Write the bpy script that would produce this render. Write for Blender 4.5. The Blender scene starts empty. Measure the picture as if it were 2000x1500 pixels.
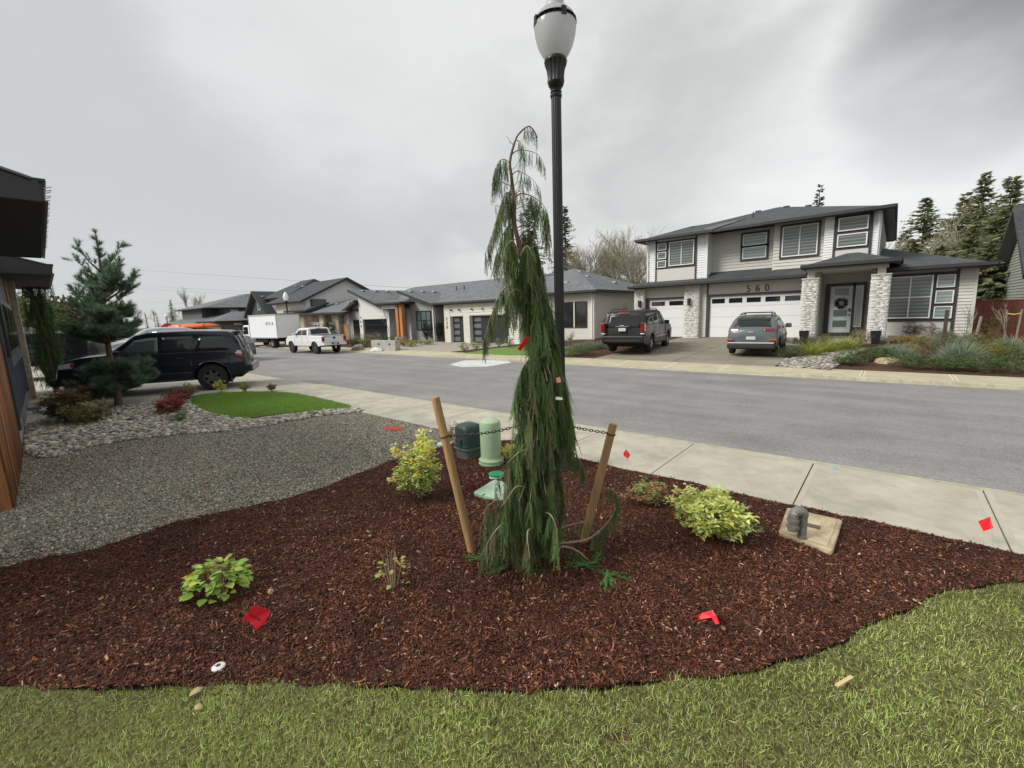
import bpy, math, random
import numpy as np
from mathutils import Matrix, Vector
S = bpy.context.scene
R = math.radians
rnd = random.Random(7)
RS = np.random.RandomState(11)
# ------------------------------------------------------------------ camera
CH = 2.15
CF = 867.7154
CR = np.array([[0.76255742, -0.07625574, 0.64241049], [0.6461447, 0.13839779, -0.75056184], [-0.03167354, 0.98743664, 0.15480851]])
cam = bpy.data.cameras.new('camera'); co = bpy.data.objects.new('camera', cam); S.collection.objects.link(co)
cam.sensor_width = 36; cam.lens = CF / 2000 * 36; cam.clip_start = .05; cam.clip_end = 3000
m4 = Matrix([list(CR[0]) + [0], list(CR[1]) + [0], list(CR[2]) + [CH], [0, 0, 0, 1]]); co.matrix_world = m4
S.camera = co
# survey helpers: turn a sighting of the photograph into a point of the real place (on the ground z or in a wall plane Y)
def ray(x, y): return CR @ np.array([x - 1000, 750 - y, -CF])
def G(x, y, z=.12):
    r = ray(x, y); t = (z - CH) / r[2]; return Vector((r[0] * t, r[1] * t, z))
def AY(x, y, Y):
    r = ray(x, y); t = Y / r[1]; return (r[0] * t, r[2] * t + CH)
# ------------------------------------------------------------------ world: overcast sky
W = bpy.data.worlds.new('World'); S.world = W; W.use_nodes = True
nt = W.node_tree; nt.nodes.clear(); N = nt.nodes.new; Lk = nt.links.new
SUN_EL, SUN_AZ = R(38), R(215)
sky = N('ShaderNodeTexSky'); sky.sky_type = 'NISHITA'; sky.sun_disc = False; sky.sun_elevation = SUN_EL; sky.sun_rotation = SUN_AZ
b1 = N('ShaderNodeBackground'); b1.inputs[1].default_value = .08; Lk(sky.outputs[0], b1.inputs[0])
tc = N('ShaderNodeTexCoord'); mp = N('ShaderNodeMapping'); mp.inputs['Scale'].default_value = (1, 1, 1.9); Lk(tc.outputs['Generated'], mp.inputs[0])
n1 = N('ShaderNodeTexNoise'); n1.inputs['Scale'].default_value = 2.1; n1.inputs['Detail'].default_value = 7; n1.inputs['Roughness'].default_value = .6; n1.inputs['Distortion'].default_value = .3
Lk(mp.outputs[0], n1.inputs[0])
rp = N('ShaderNodeValToRGB'); rp.color_ramp.elements[0].position = .32; rp.color_ramp.elements[0].color = (.37, .372, .37, 1)
rp.color_ramp.elements[1].position = .68; rp.color_ramp.elements[1].color = (.52, .522, .51, 1)
e = rp.color_ramp.elements.new(.5); e.color = (.43, .432, .425, 1)
Lk(n1.outputs[0], rp.inputs[0])
def blob(px, py, lo, hi, wob=.0):
    d = ray(px, py); d = d / np.linalg.norm(d)
    vn = N('ShaderNodeVectorMath'); vn.operation = 'NORMALIZE'; Lk(tc.outputs['Generated'], vn.inputs[0])
    dt = N('ShaderNodeVectorMath'); dt.operation = 'DOT_PRODUCT'; Lk(vn.outputs[0], dt.inputs[0]); dt.inputs[1].default_value = tuple(d)
    ad = N('ShaderNodeMath'); ad.operation = 'MULTIPLY_ADD'; Lk(n2.outputs[0], ad.inputs[0]); ad.inputs[1].default_value = wob; Lk(dt.outputs['Value'], ad.inputs[2])
    mr = N('ShaderNodeMapRange'); mr.interpolation_type = 'SMOOTHSTEP'; mr.inputs[1].default_value = lo + wob * .5; mr.inputs[2].default_value = hi + wob * .5; Lk(ad.outputs[0], mr.inputs[0]); return mr.outputs[0]
n2 = N('ShaderNodeTexNoise'); n2.inputs['Scale'].default_value = 5; n2.inputs['Detail'].default_value = 8; Lk(mp.outputs[0], n2.inputs[0])
cur = rp.outputs[0]
for (px, py, lo, hi, wob, col, am) in [(1850, 150, .9865, .9975, .02, (.16, .163, .161), .95), (1330, 300, .97, .995, .08, (.32, .322, .32), .6), (880, 330, .985, .999, .12, (.33, .335, .335), .6), (330, 420, .78, .99, .06, (.335, .345, .352), .85), (700, 20, .93, 1.0, .08, (.53, .532, .52), .6), (1650, 430, .95, 1.0, .05, (.56, .57, .56), .6)]:
    mx = N('ShaderNodeMix'); mx.data_type = 'RGBA'
    f = blob(px, py, lo, hi, wob); mm = N('ShaderNodeMath'); mm.operation = 'MULTIPLY'; Lk(f, mm.inputs[0]); mm.inputs[1].default_value = am
    Lk(mm.outputs[0], mx.inputs[0]); Lk(cur, mx.inputs[6]); mx.inputs[7].default_value = (*col, 1); cur = mx.outputs[2]
b2 = N('ShaderNodeBackground'); b2.inputs[1].default_value = .76; Lk(cur, b2.inputs[0])
ms = N('ShaderNodeMixShader'); ms.inputs[0].default_value = .95; Lk(b1.outputs[0], ms.inputs[1]); Lk(b2.outputs[0], ms.inputs[2])
wo = N('ShaderNodeOutputWorld'); Lk(ms.outputs[0], wo.inputs[0])
sl = bpy.data.lights.new('sun', 'SUN'); sl.energy = 1.5; sl.angle = R(24); sl.color = (1, .965, .9)
so = bpy.data.objects.new('sun', sl); S.collection.objects.link(so)
# the Nishita sun stands at azimuth SUN_AZ measured from +Y towards +X
sd = Vector((math.sin(SUN_AZ) * math.cos(SUN_EL), math.cos(SUN_AZ) * math.cos(SUN_EL), math.sin(SUN_EL)))
so.rotation_euler = sd.to_track_quat('Z', 'Y').to_euler()
S.view_settings.view_transform = 'Standard'; S.view_settings.look = 'None'; S.view_settings.gamma = 1; S.view_settings.exposure = 1.2
# ------------------------------------------------------------------ materials
MT = {}
def M(name, col, rough=.6, metal=0, var=.0, scale=4, bump=0, bscale=60, coat=0, spec=.4, stretch=(1, 1, 1), alpha_tr=0):
    if name in MT: return MT[name]
    m = bpy.data.materials.new(name); m.use_nodes = True; t = m.node_tree; b = t.nodes['Principled BSDF']
    b.inputs['Base Color'].default_value = (*col, 1); b.inputs['Roughness'].default_value = rough; b.inputs['Metallic'].default_value = metal
    b.inputs['Coat Weight'].default_value = coat; b.inputs['Coat Roughness'].default_value = .05; b.inputs['Specular IOR Level'].default_value = spec
    if alpha_tr: b.inputs['Transmission Weight'].default_value = alpha_tr
    if var or bump:
        tcn = t.nodes.new('ShaderNodeTexCoord'); mpn = t.nodes.new('ShaderNodeMapping'); mpn.inputs['Scale'].default_value = stretch; t.links.new(tcn.outputs['Object'], mpn.inputs[0])
    if var:
        n = t.nodes.new('ShaderNodeTexNoise'); n.inputs['Scale'].default_value = scale; n.inputs['Detail'].default_value = 8; n.inputs['Roughness'].default_value = .65; t.links.new(mpn.outputs[0], n.inputs[0])
        r = t.nodes.new('ShaderNodeMapRange'); r.inputs[1].default_value = .28; r.inputs[2].default_value = .72; r.inputs[3].default_value = 1 - var; r.inputs[4].default_value = 1 + var; t.links.new(n.outputs[0], r.inputs[0])
        x = t.nodes.new('ShaderNodeVectorMath'); x.operation = 'SCALE'; x.inputs[0].default_value = col; t.links.new(r.outputs[0], x.inputs['Scale']); t.links.new(x.outputs[0], b.inputs['Base Color'])
    if bump:
        n = t.nodes.new('ShaderNodeTexNoise'); n.inputs['Scale'].default_value = bscale; n.inputs['Detail'].default_value = 4; t.links.new(mpn.outputs[0], n.inputs[0])
        bn = t.nodes.new('ShaderNodeBump'); bn.inputs['Strength'].default_value = bump; bn.inputs['Distance'].default_value = .02; t.links.new(n.outputs[0], bn.inputs['Height']); t.links.new(bn.outputs[0], b.inputs['Normal'])
    MT[name] = m; return m
def MA(name, rough=.7, spec=.25, trans=0):           # colour from the per-piece attribute
    if name in MT: return MT[name]
    m = bpy.data.materials.new(name); m.use_nodes = True; t = m.node_tree; b = t.nodes['Principled BSDF']
    a = t.nodes.new('ShaderNodeAttribute'); a.attribute_name = 'Col'; t.links.new(a.outputs['Color'], b.inputs['Base Color'])
    b.inputs['Roughness'].default_value = rough; b.inputs['Specular IOR Level'].default_value = spec
    if trans:
        tr = t.nodes.new('ShaderNodeBsdfTranslucent'); t.links.new(a.outputs['Color'], tr.inputs[0])
        mx = t.nodes.new('ShaderNodeMixShader'); mx.inputs[0].default_value = trans; t.links.new(b.outputs[0], mx.inputs[1]); t.links.new(tr.outputs[0], mx.inputs[2]); t.links.new(mx.outputs[0], t.nodes['Material Output'].inputs[0])
    MT[name] = m; return m
leafM = MA('leaf', .5, .35, .25); needleM = MA('needle', .65, .2, .45); chipM = MA('chip', .75, .2); stoneM = MA('stone', .7, .3); grassM = MA('grass', .55, .3, .25)
# ------------------------------------------------------------------ object helpers
def setp(o, label=None, cat=None, group=None, kind=None):
    if label: o['label'] = label
    if cat: o['category'] = cat
    if group: o['group'] = group
    if kind: o['kind'] = kind
    return o
def thing(name, label, cat, loc=(0, 0, 0), rz=0, group=None, sc=1):
    o = bpy.data.objects.new(name, None); S.collection.objects.link(o); o.location = loc; o.rotation_euler = (0, 0, rz); o.scale = (sc, sc, sc); o.empty_display_size = .2
    return setp(o, label, cat, group)
def copy_tree(o, parent=None):
    c = o.copy(); S.collection.objects.link(c); c.parent = parent
    for ch in list(o.children): copy_tree(ch, c)
    return c
def woff(parent):
    v = Vector((0, 0, 0)); p = parent
    while p is not None: v += Vector(p.location); p = p.parent
    return v
def link(name, me, parent=None, mat=None, world=False):
    o = bpy.data.objects.new(name, me); S.collection.objects.link(o)
    if mat: me.materials.append(mat)
    if parent is not None:
        if world: me.transform(Matrix.Translation(-woff(parent)))
        o.parent = parent
    return o
class MB:
    def __init__(s): s.v = []; s.f = []; s.sm = False
    def add(s, vs, fs):
        n = len(s.v); s.v += [tuple(v) for v in vs]; s.f += [tuple(i + n for i in f) for f in fs]; return s
    def box(s, x0, x1, y0, y1, z0, z1):
        return s.add([(x0, y0, z0), (x1, y0, z0), (x1, y1, z0), (x0, y1, z0), (x0, y0, z1), (x1, y0, z1), (x1, y1, z1), (x0, y1, z1)], [(0, 3, 2, 1), (4, 5, 6, 7), (0, 1, 5, 4), (1, 2, 6, 5), (2, 3, 7, 6), (3, 0, 4, 7)])
    def quad(s, *p): return s.add(p, [tuple(range(len(p)))])
    def prism(s, poly, a, b, axis='y'):               # poly in (x,z) extruded along y, or (y,z) along x, or (x,y) along z
        f = {'y': lambda p, t: (p[0], t, p[1]), 'x': lambda p, t: (t, p[0], p[1]), 'z': lambda p, t: (p[0], p[1], t)}[axis]
        n = len(poly); vs = [f(p, a) for p in poly] + [f(p, b) for p in poly]
        return s.add(vs, [tuple(range(n))[::-1], tuple(range(n, 2 * n))] + [(i, (i + 1) % n, n + (i + 1) % n, n + i) for i in range(n)])
    def tube(s, path, rad, n=8, cap=True):
        P = [Vector(p) for p in path]; k = len(P); r = rad if isinstance(rad, (list, tuple)) else [rad] * k
        vs = []; fs = []; up = Vector((.31, .17, .94)).normalized()
        for i in range(k):
            d = (P[min(i + 1, k - 1)] - P[max(i - 1, 0)]).normalized(); a = d.cross(up)
            if a.length < .1: a = d.cross(Vector((1, 0, 0)))
            a.normalize(); b = d.cross(a)
            for j in range(n):
                t = 2 * math.pi * j / n; vs.append(P[i] + (a * math.cos(t) + b * math.sin(t)) * r[i])
        for i in range(k - 1):
            for j in range(n): fs.append((i * n + j, i * n + (j + 1) % n, (i + 1) * n + (j + 1) % n, (i + 1) * n + j))
        if cap: fs += [tuple(range(n))[::-1], tuple(range((k - 1) * n, k * n))]
        return s.add(vs, fs)
    def lathe(s, prof, n=24, c=(0, 0, 0), flute=0, fa=0):
        vs = []; fs = []; k = len(prof)
        for (r, z) in prof:
            for j in range(n):
                t = 2 * math.pi * j / n; q = r * (1 + (fa * math.cos(flute * t) if flute else 0)); vs.append((c[0] + q * math.cos(t), c[1] + q * math.sin(t), c[2] + z))
        for i in range(k - 1):
            for j in range(n): fs.append((i * n + j, i * n + (j + 1) % n, (i + 1) * n + (j + 1) % n, (i + 1) * n + j))
        fs += [tuple(range(n))[::-1], tuple(range((k - 1) * n, k * n))]
        return s.add(vs, fs)
    def build(s, name, mat, parent=None, world=False, smooth=None, bevel=0):
        me = bpy.data.meshes.new(name); me.from_pydata([tuple(v) for v in s.v], [], s.f); me.validate()
        if smooth is not None:
            me.polygons.foreach_set('use_smooth', [True] * len(me.polygons)); me.set_sharp_from_angle(angle=R(smooth))
        o = link(name, me, parent, mat, world)
        if bevel:
            b = o.modifiers.new('b', 'BEVEL'); b.width = bevel; b.segments = 2; b.limit_method = 'ANGLE'
        return o
def fast(name, V, F, mat, cols=None, parent=None, world=True, smooth=False):   # numpy verts, triangles, colours per vertex
    V = np.asarray(V, np.float32).reshape(-1, 3); F = np.asarray(F, np.int32).reshape(-1, 3)
    if parent is not None and world: V = V - np.array(woff(parent), np.float32)
    me = bpy.data.meshes.new(name); me.vertices.add(len(V)); me.vertices.foreach_set('co', V.ravel())
    me.loops.add(F.size); me.loops.foreach_set('vertex_index', F.ravel()); me.polygons.add(len(F))
    me.polygons.foreach_set('loop_start', np.arange(0, F.size, 3, dtype=np.int32)); me.polygons.foreach_set('loop_total', np.full(len(F), 3, np.int32))
    me.update(calc_edges=True)
    if cols is not None:
        a = me.color_attributes.new('Col', 'FLOAT_COLOR', 'POINT'); c = np.ones((len(V), 4), np.float32); c[:, :3] = cols; a.data.foreach_set('color', c.ravel())
    if smooth: me.polygons.foreach_set('use_smooth', np.ones(len(F), bool))
    return link(name, me, parent, mat)
def rotm(yaw, pitch, roll):                          # arrays -> (m,3,3): local x axis = forward, z = up; yaw about Z, pitch raises x
    cy, sy, cp, sp, cr, sr = np.cos(yaw), np.sin(yaw), np.cos(pitch), np.sin(pitch), np.cos(roll), np.sin(roll)
    z = np.zeros_like(cy); o = z + 1
    A = np.stack([cy, -sy, z, sy, cy, z, z, z, o], -1).reshape(-1, 3, 3); B = np.stack([cp, z, -sp, z, o, z, sp, z, cp], -1).reshape(-1, 3, 3); C = np.stack([o, z, z, z, cr, -sr, z, sr, cr], -1).reshape(-1, 3, 3)
    return A @ B @ C
def inst(tv, tf, P, RM, sc, cols=None):              # template stamped at P with rotation and scale -> (V,F,C)
    tv = np.asarray(tv, float); tf = np.asarray(tf, int); m = len(P); sc = np.asarray(sc, float)
    if sc.ndim == 1: sc = sc[:, None].repeat(3, 1)
    V = np.einsum('mij,mnj->mni', RM, tv[None] * sc[:, None, :]) + np.asarray(P)[:, None, :]
    F = (tf[None] + (np.arange(m) * len(tv))[:, None, None]).reshape(-1, 3)
    C = None if cols is None else np.repeat(np.asarray(cols), len(tv), axis=0)
    return V.reshape(-1, 3), F, C
def cat3(L):
    V = []; F = []; C = []; n = 0
    for v, f, c in L: V.append(v); F.append(f + n); C.append(c); n += len(v)
    return np.concatenate(V), np.concatenate(F), np.concatenate(C)
def pal(cols, m, jit=.25, hj=.06):
    cols = np.array(cols); c = cols[RS.randint(0, len(cols), m)]; return np.clip(c * (1 + jit * RS.uniform(-1, 1, (m, 1))) * (1 + hj * RS.uniform(-1, 1, (m, 3))), 0, 1)
def inpoly(P, poly):
    x, y = P[:, 0], P[:, 1]; c = np.zeros(len(P), bool); n = len(poly)
    for i in range(n):
        x1, y1 = poly[i]; x2, y2 = poly[(i + 1) % n]
        k = ((y1 > y) != (y2 > y)) & (x < (x2 - x1) * (y - y1) / (y2 - y1 + 1e-12) + x1); c ^= k
    return c
def sample(poly, n):
    a = np.array(poly); lo = a.min(0); hi = a.max(0); out = []; k = 0
    while k < n:
        P = RS.uniform(lo, hi, (n * 2, 2)); P = P[inpoly(P, poly)]; out.append(P); k += len(P)
    return np.concatenate(out)[:n]
def smoothpoly(pts, it=2):
    for _ in range(it):
        q = []
        for i in range(len(pts)):
            a, b = pts[i], pts[(i + 1) % len(pts)]; q += [(.75 * a[0] + .25 * b[0], .75 * a[1] + .25 * b[1]), (.25 * a[0] + .75 * b[0], .25 * a[1] + .75 * b[1])]
        pts = q
    return pts
LEAF = (np.array([(0, 0, 0), (.35, .22, .06), (.4, 0, -.02), (.35, -.22, .06), (.75, .16, .02), (.78, 0, -.06), (.75, -.16, .02), (1, 0, -.14)]), [(0, 2, 1), (0, 3, 2), (1, 2, 4), (2, 5, 4), (2, 3, 6), (2, 6, 5), (4, 5, 7), (5, 6, 7)])
BLADE = (np.array([(0, -.5, 0), (0, .5, 0), (.5, -.38, .04), (.5, .38, .04), (1, 0, -.1)]), [(0, 2, 1), (1, 2, 3), (2, 4, 3)])
OCT = (np.array([(1, 0, 0), (-1, 0, 0), (0, 1, 0), (0, -1, 0), (0, 0, 1), (0, 0, -1), (.7, .7, .25), (-.7, -.6, .3)]), [(0, 6, 4), (6, 2, 4), (2, 1, 4), (1, 7, 4), (7, 3, 4), (3, 0, 4), (6, 0, 5), (2, 6, 5), (1, 2, 5), (7, 1, 5), (3, 7, 5), (0, 3, 5)])
# ------------------------------------------------------------------ ground, road, pavements
ROADY0, ROADY1 = 6.86, 15.6
def ss(t): t = max(0, min(1, t)); return t * t * (3 - 2 * t)
def fz(x, y): return .118 + .3 * ss((x + 19) / 4) * max(0, min(1, (y - 17.1) / 10.9))
def sheet(name, x0, x1, y0, y1, z, mat, nx=2, ny=2, kind='structure', label=None, poly=None):
    b = MB(); xs = np.linspace(x0, x1, nx); ys = np.linspace(y0, y1, ny); zf = z if callable(z) else (lambda x, y: z)
    vs = [(x, y, zf(x, y)) for y in ys for x in xs]; fs = [(j * nx + i, j * nx + i + 1, (j + 1) * nx + i + 1, (j + 1) * nx + i) for j in range(ny - 1) for i in range(nx - 1)]
    b.add(vs, fs); o = b.build(name, mat); setp(o, label, None, None, kind); return o
def polysheet(name, poly, z, mat, th=.0, res=None):
    zf = z if callable(z) else (lambda x, y: z)
    import bmesh
    bm = bmesh.new(); vs = [bm.verts.new((p[0], p[1], 0)) for p in poly]; bm.faces.new(vs)
    if res:
        a = np.array(poly); lo, hi = a.min(0), a.max(0)
        for ax, n in ((0, Vector((1, 0, 0))), (1, Vector((0, 1, 0)))):
            for c in np.arange(lo[ax] + res, hi[ax], res):
                p = Vector((0, 0, 0)); p[ax] = c; bmesh.ops.bisect_plane(bm, geom=bm.verts[:] + bm.edges[:] + bm.faces[:], plane_co=p, plane_no=n)
    bmesh.ops.triangulate(bm, faces=bm.faces[:])
    for v in bm.verts: v.co.z = zf(v.co.x, v.co.y)
    bmesh.ops.recalc_face_normals(bm, faces=bm.faces[:])
    if sum(f.normal.z for f in bm.faces) < 0: bmesh.ops.reverse_faces(bm, faces=bm.faces[:])
    me = bpy.data.meshes.new(name); bm.to_mesh(me); bm.free(); me.polygons.foreach_set('use_smooth', [True] * len(me.polygons))
    o = link(name, me, None, mat); o['kind'] = 'structure'; return o
def groundmat(name, base, cols, scale, bump, bs, rough=.85, spec=.25, big=.15):
    m = bpy.data.materials.new(name); m.use_nodes = True; t = m.node_tree; b = t.nodes['Principled BSDF']; b.inputs['Roughness'].default_value = rough; b.inputs['Specular IOR Level'].default_value = spec
    c = t.nodes.new('ShaderNodeTexCoord')
    v = t.nodes.new('ShaderNodeTexVoronoi'); v.inputs['Scale'].default_value = scale; t.links.new(c.outputs['Object'], v.inputs[0])
    r = t.nodes.new('ShaderNodeValToRGB'); r.color_ramp.interpolation = 'LINEAR'
    r.color_ramp.elements[0].color = (*cols[0], 1); r.color_ramp.elements[1].color = (*cols[-1], 1)
    for i, k in enumerate(cols[1:-1]): e = r.color_ramp.elements.new((i + 1) / (len(cols) - 1)); e.color = (*k, 1)
    s = t.nodes.new('ShaderNodeSeparateColor'); t.links.new(v.outputs['Color'], s.inputs[0]); t.links.new(s.outputs[0], r.inputs[0])
    n = t.nodes.new('ShaderNodeTexNoise'); n.inputs['Scale'].default_value = .9; n.inputs['Detail'].default_value = 6; t.links.new(c.outputs['Object'], n.inputs[0])
    mr = t.nodes.new('ShaderNodeMapRange'); mr.inputs[1].default_value = .3; mr.inputs[2].default_value = .7; mr.inputs[3].default_value = 1 - big; mr.inputs[4].default_value = 1 + big; t.links.new(n.outputs[0], mr.inputs[0])
    x = t.nodes.new('ShaderNodeVectorMath'); x.operation = 'SCALE'; t.links.new(r.outputs[0], x.inputs[0]); t.links.new(mr.outputs[0], x.inputs['Scale']); t.links.new(x.outputs[0], b.inputs['Base Color'])
    bn = t.nodes.new('ShaderNodeBump'); bn.inputs['Strength'].default_value = bump; bn.inputs['Distance'].default_value = bs; t.links.new(v.outputs['Distance'], bn.inputs['Height']); bn.invert = True; t.links.new(bn.outputs[0], b.inputs['Normal'])
    return m
farground = M('field', (.09, .10, .045), .95, var=.35, scale=.3, bump=.3, bscale=3)
asphalt = groundmat('asphalt', None, [(.175, .173, .168), (.225, .222, .216), (.275, .27, .262)], 55, .35, .008, .8, .3, .10)
# tyre polish bands and pale scuffs along the lanes
t = asphalt.node_tree; b = t.nodes['Principled BSDF']; src = b.inputs['Base Color'].links[0].from_socket
c = t.nodes.new('ShaderNodeTexCoord'); mpn = t.nodes.new('ShaderNodeMapping'); mpn.inputs['Scale'].default_value = (.12, .8, 1); t.links.new(c.outputs['Object'], mpn.inputs[0])
n = t.nodes.new('ShaderNodeTexNoise'); n.inputs['Scale'].default_value = 1.6; n.inputs['Detail'].default_value = 7; n.inputs['Roughness'].default_value = .6; t.links.new(mpn.outputs[0], n.inputs[0])
mr = t.nodes.new('ShaderNodeMapRange'); mr.inputs[1].default_value = .35; mr.inputs[2].default_value = .65; mr.inputs[3].default_value = .87; mr.inputs[4].default_value = 1.13; t.links.new(n.outputs[0], mr.inputs[0])
x = t.nodes.new('ShaderNodeVectorMath'); x.operation = 'SCALE'; t.links.new(src, x.inputs[0]); t.links.new(mr.outputs[0], x.inputs['Scale'])
t.links.new(x.outputs[0], b.inputs['Base Color'])
conc = M('pavement_concrete', (.43, .405, .325), .85, var=.24, scale=2.6, bump=.25, bscale=90)
conc2 = M('far_pavement_concrete', (.43, .395, .27), .85, var=.16, scale=1.5, bump=.2, bscale=60)
kerbM = M('kerb_concrete', (.40, .37, .27), .9, var=.28, scale=5, bump=.3, bscale=80)
aggr = groundmat('aggregate', None, [(.17, .15, .115), (.24, .21, .165), (.31, .28, .22)], 45, .3, .006, .85, .2, .16)
sheet('ground', -600, 600, -300, 900, -.03, farground, 2, 2)
sheet('road', -160, 60, ROADY0 - .02, ROADY1 + .02, 0.0, asphalt, 60, 3)
def kerbh(x, segs, hi=.118, lo=.022):
    h = hi
    for a, b in segs:
        d = max(a - x, x - b, 0); h = min(h, lo + (hi - lo) * min(1, d / .9))
    return h
far_ap = [(-9.9, -2.85), (-42.0, -18.6)]
near_ap = [(-40, -14.8)]
def kerbstrip(name, y0, y1, x0, x1, segs, face):      # kerb with dropped stretches and a rounded arris
    b = MB(); xs = sorted(set(list(np.arange(x0, x1, 1.5)) + [q for a, c in segs for q in (a - .9, a, c, c + .9)])); vs = []; fs = []
    for x in xs:
        h = kerbh(x, segs)
        pr = [(y0, -.02), (y0 - face * -.015, h - .02), (y0 + face * .035, h), (y1, max(h, .118 if abs(y1 - y0) > .3 else h))]
        vs += [(x, p[0], p[1]) for p in pr]
    k = 4
    for i in range(len(xs) - 1):
        for j in range(3): fs.append((i * k + j, (i + 1) * k + j, (i + 1) * k + j + 1, i * k + j + 1))
    b.add(vs, fs); o = b.build(name, kerbM); o['kind'] = 'structure'; return o
kerbstrip('kerb_near', ROADY0, ROADY0 - .16, -120, 40, near_ap, -1)
kerbstrip('kerb_far', ROADY1, ROADY1 + .16, -120, 40, far_ap, 1)
def pavement(name, y0, y1, joints, mat, zf, x0, x1, mirror=False):
    # slabs with tooled smooth margins; gaps of 8 mm show the dark bed below
    b = MB(); b2 = MB(); js = sorted(j for j in joints if x0 < j < x1); e = [x0] + js + [x1]
    for a, c in zip(e[:-1], e[1:]):
        a2, c2 = a + .007, c - .007
        za0, za1, zc0, zc1 = zf(a2, y0), zf(a2, y1), zf(c2, y0), zf(c2, y1)
        b.add([(a2, y0, za0), (c2, y0, zc0), (c2, y1, zc1), (a2, y1, za1), (a2, y0, za0 - .1), (c2, y0, zc0 - .1), (c2, y1, zc1 - .1), (a2, y1, za1 - .1)], [(0, 1, 2, 3), (0, 4, 5, 1), (1, 5, 6, 2), (2, 6, 7, 3), (3, 7, 4, 0)])
        w = .055; d = .0015
        for (p, q, r_, s_) in ((a2, a2 + w, y0, y1), (c2 - w, c2, y0, y1), (a2 + w, c2 - w, y0, y0 + w), (a2 + w, c2 - w, y1 - w, y1)):
            f = lambda x, y: zf(x, y) + d
            b2.add([(p, r_, f(p, r_)), (q, r_, f(q, r_)), (q, s_, f(q, s_)), (p, s_, f(p, s_))], [(0, 1, 2, 3)])
    o = b.build(name, mat); o['kind'] = 'structure'
    o2 = b2.build('tooled_margin', M('tooled_' + name, ((.44, .415, .335) if 'near' in name else (.56, .525, .39)), .7, var=.06, scale=5)); o2.parent = o
    return o
nj = [.88 - 1.52 * k for k in range(-14, 60)]
pavement('pavement_near', 5.13, ROADY0 - .165, nj, conc, lambda x, y: .12 if y < 6 else (.12 if not (-41 < x < -14) else .12), -70, 22)
fj = [1.35 - 1.9 * k for k in range(-10, 45)]
pavement('pavement_far', ROADY1 + .165, 17.15, fj, conc2, lambda x, y: kerbh(x, far_ap, .12, .03) if y < 16.5 else .12, -75, 22)
# yards
soil = groundmat('soil', None, [(.05, .03, .02), (.08, .045, .03), (.12, .07, .05)], 30, .8, .02, .95, .1)
sheet('far_yard', -110, 30, 17.13, 60, lambda x, y: fz(x, y) - .012, soil, 120, 24)
sheet('near_yard', -120, 30, -60, 5.14, .1, soil, 3, 3)
sheet('far_driveway', -9.9, -2.95, 17.15, 28.05, lambda x, y: fz(x, y), aggr, 8, 12)
b = MB()
for X in (-6.45,):
    b.add([(X - .012, 17.16, fz(X, 17.16) + .003), (X + .012, 17.16, fz(X, 17.16) + .003), (X + .012, 28, fz(X, 28) + .003), (X - .012, 28, fz(X, 28) + .003)], [(0, 1, 2, 3)])
o = b.build('driveway_joint', M('joint', (.04, .035, .03), .9)); o['kind'] = 'structure'
sheet('middle_driveway', -28.5, -19.4, 17.15, 24.1, lambda x, y: fz(x, y), M('pale_drive', (.33, .30, .25), .9, var=.15, scale=3), 8, 6)
sheet('left_driveway', -60.5, -43.5, 17.15, 24.5, lambda x, y: fz(x, y), M('pale_drive', (.33, .30, .25)), 4, 4)
sheet('near_driveway', -36, -13.75, -6, 5.12, .124, M('near_drive', (.47, .45, .39), .85, var=.12, scale=1.5), 8, 6)
b = MB()                                             # patch of old white line paint on the road by the far kerb
pp = [G(878, 712, .004), G(905, 704, .004), G(985, 703, .004), G(1000, 708, .004), G(950, 716, .004), G(900, 717, .004)]
b.quad(*pp); o = b.build('pale_road_patch', M('patchpaint', (.55, .56, .57), .9, var=.25, scale=2.5)); o['kind'] = 'structure'
# the red locate-mark sprayed on the gravel and the blue dab on the pavement edge
def spray(name, poly, z, col):
    o = polysheet(name, poly, z, M(name, col, .9, var=.3, scale=30)); return o
# ------------------------------------------------------------------ planting bed, gravel, lawns
bed_e = [(0, 1108), (200, 1068), (330, 1022), (500, 985), (620, 958), (700, 925), (770, 897), (830, 880), (900, 862), (1010, 862)]
lawn_e = [(2000, 1133), (1850, 1152), (1700, 1222), (1600, 1272), (1400, 1322), (1200, 1342), (1000, 1347), (850, 1343), (700, 1336), (500, 1331), (300, 1347), (150, 1348), (0, 1338)]
def wobble(pts, amp, n=7):
    o = []
    for a, b in zip(pts[:-1], pts[1:]):
        for i in range(n):
            t = i / n; x, y = a[0] + (b[0] - a[0]) * t, a[1] + (b[1] - a[1]) * t; o.append((x + amp * (math.sin(x * 17 + y * 11) + .7 * math.sin(x * 41 - y * 29)), y + amp * (math.sin(y * 19 - x * 13) + .7 * math.sin(x * 37 + y * 43))))
    return o + [pts[-1]]
BE = wobble([tuple(G(*p)[:2]) for p in bed_e], .014); LE = wobble([tuple(G(*p)[:2]) for p in lawn_e], .011)
BED = [(-6.6, -1.4)] + BE + [(-4.4, 5.12), (1.2, 5.12), (2.6, 5.12)] + [(1.6, 5.05)] + LE + [(-4.6, -.9)]
LAWN = [(4.5, 5.12), (2.6, 5.12), (1.6, 5.05)] + LE + [(-4.6, -.9), (-6.6, -1.8), (-6, -5), (5, -5)]
GRAV = [(-6.6, -1.4)] + BE + [(-4.4, 5.12), (-9.0, 5.12), (-9.9, 4.75), (-10.4, 4.15), (-10.9, 3.2), (-12.5, 2.9), (-15.4, 3.7), (-17, 3.6), (-17.2, .3), (-7.5, -.2)]
PATCH = smoothpoly([tuple(G(*p)[:2]) for p in [(375, 772), (450, 766), (560, 765), (640, 781), (703, 797), (620, 803), (560, 806), (510, 814), (470, 818), (430, 812), (395, 800), (372, 787)]], 1)
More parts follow.
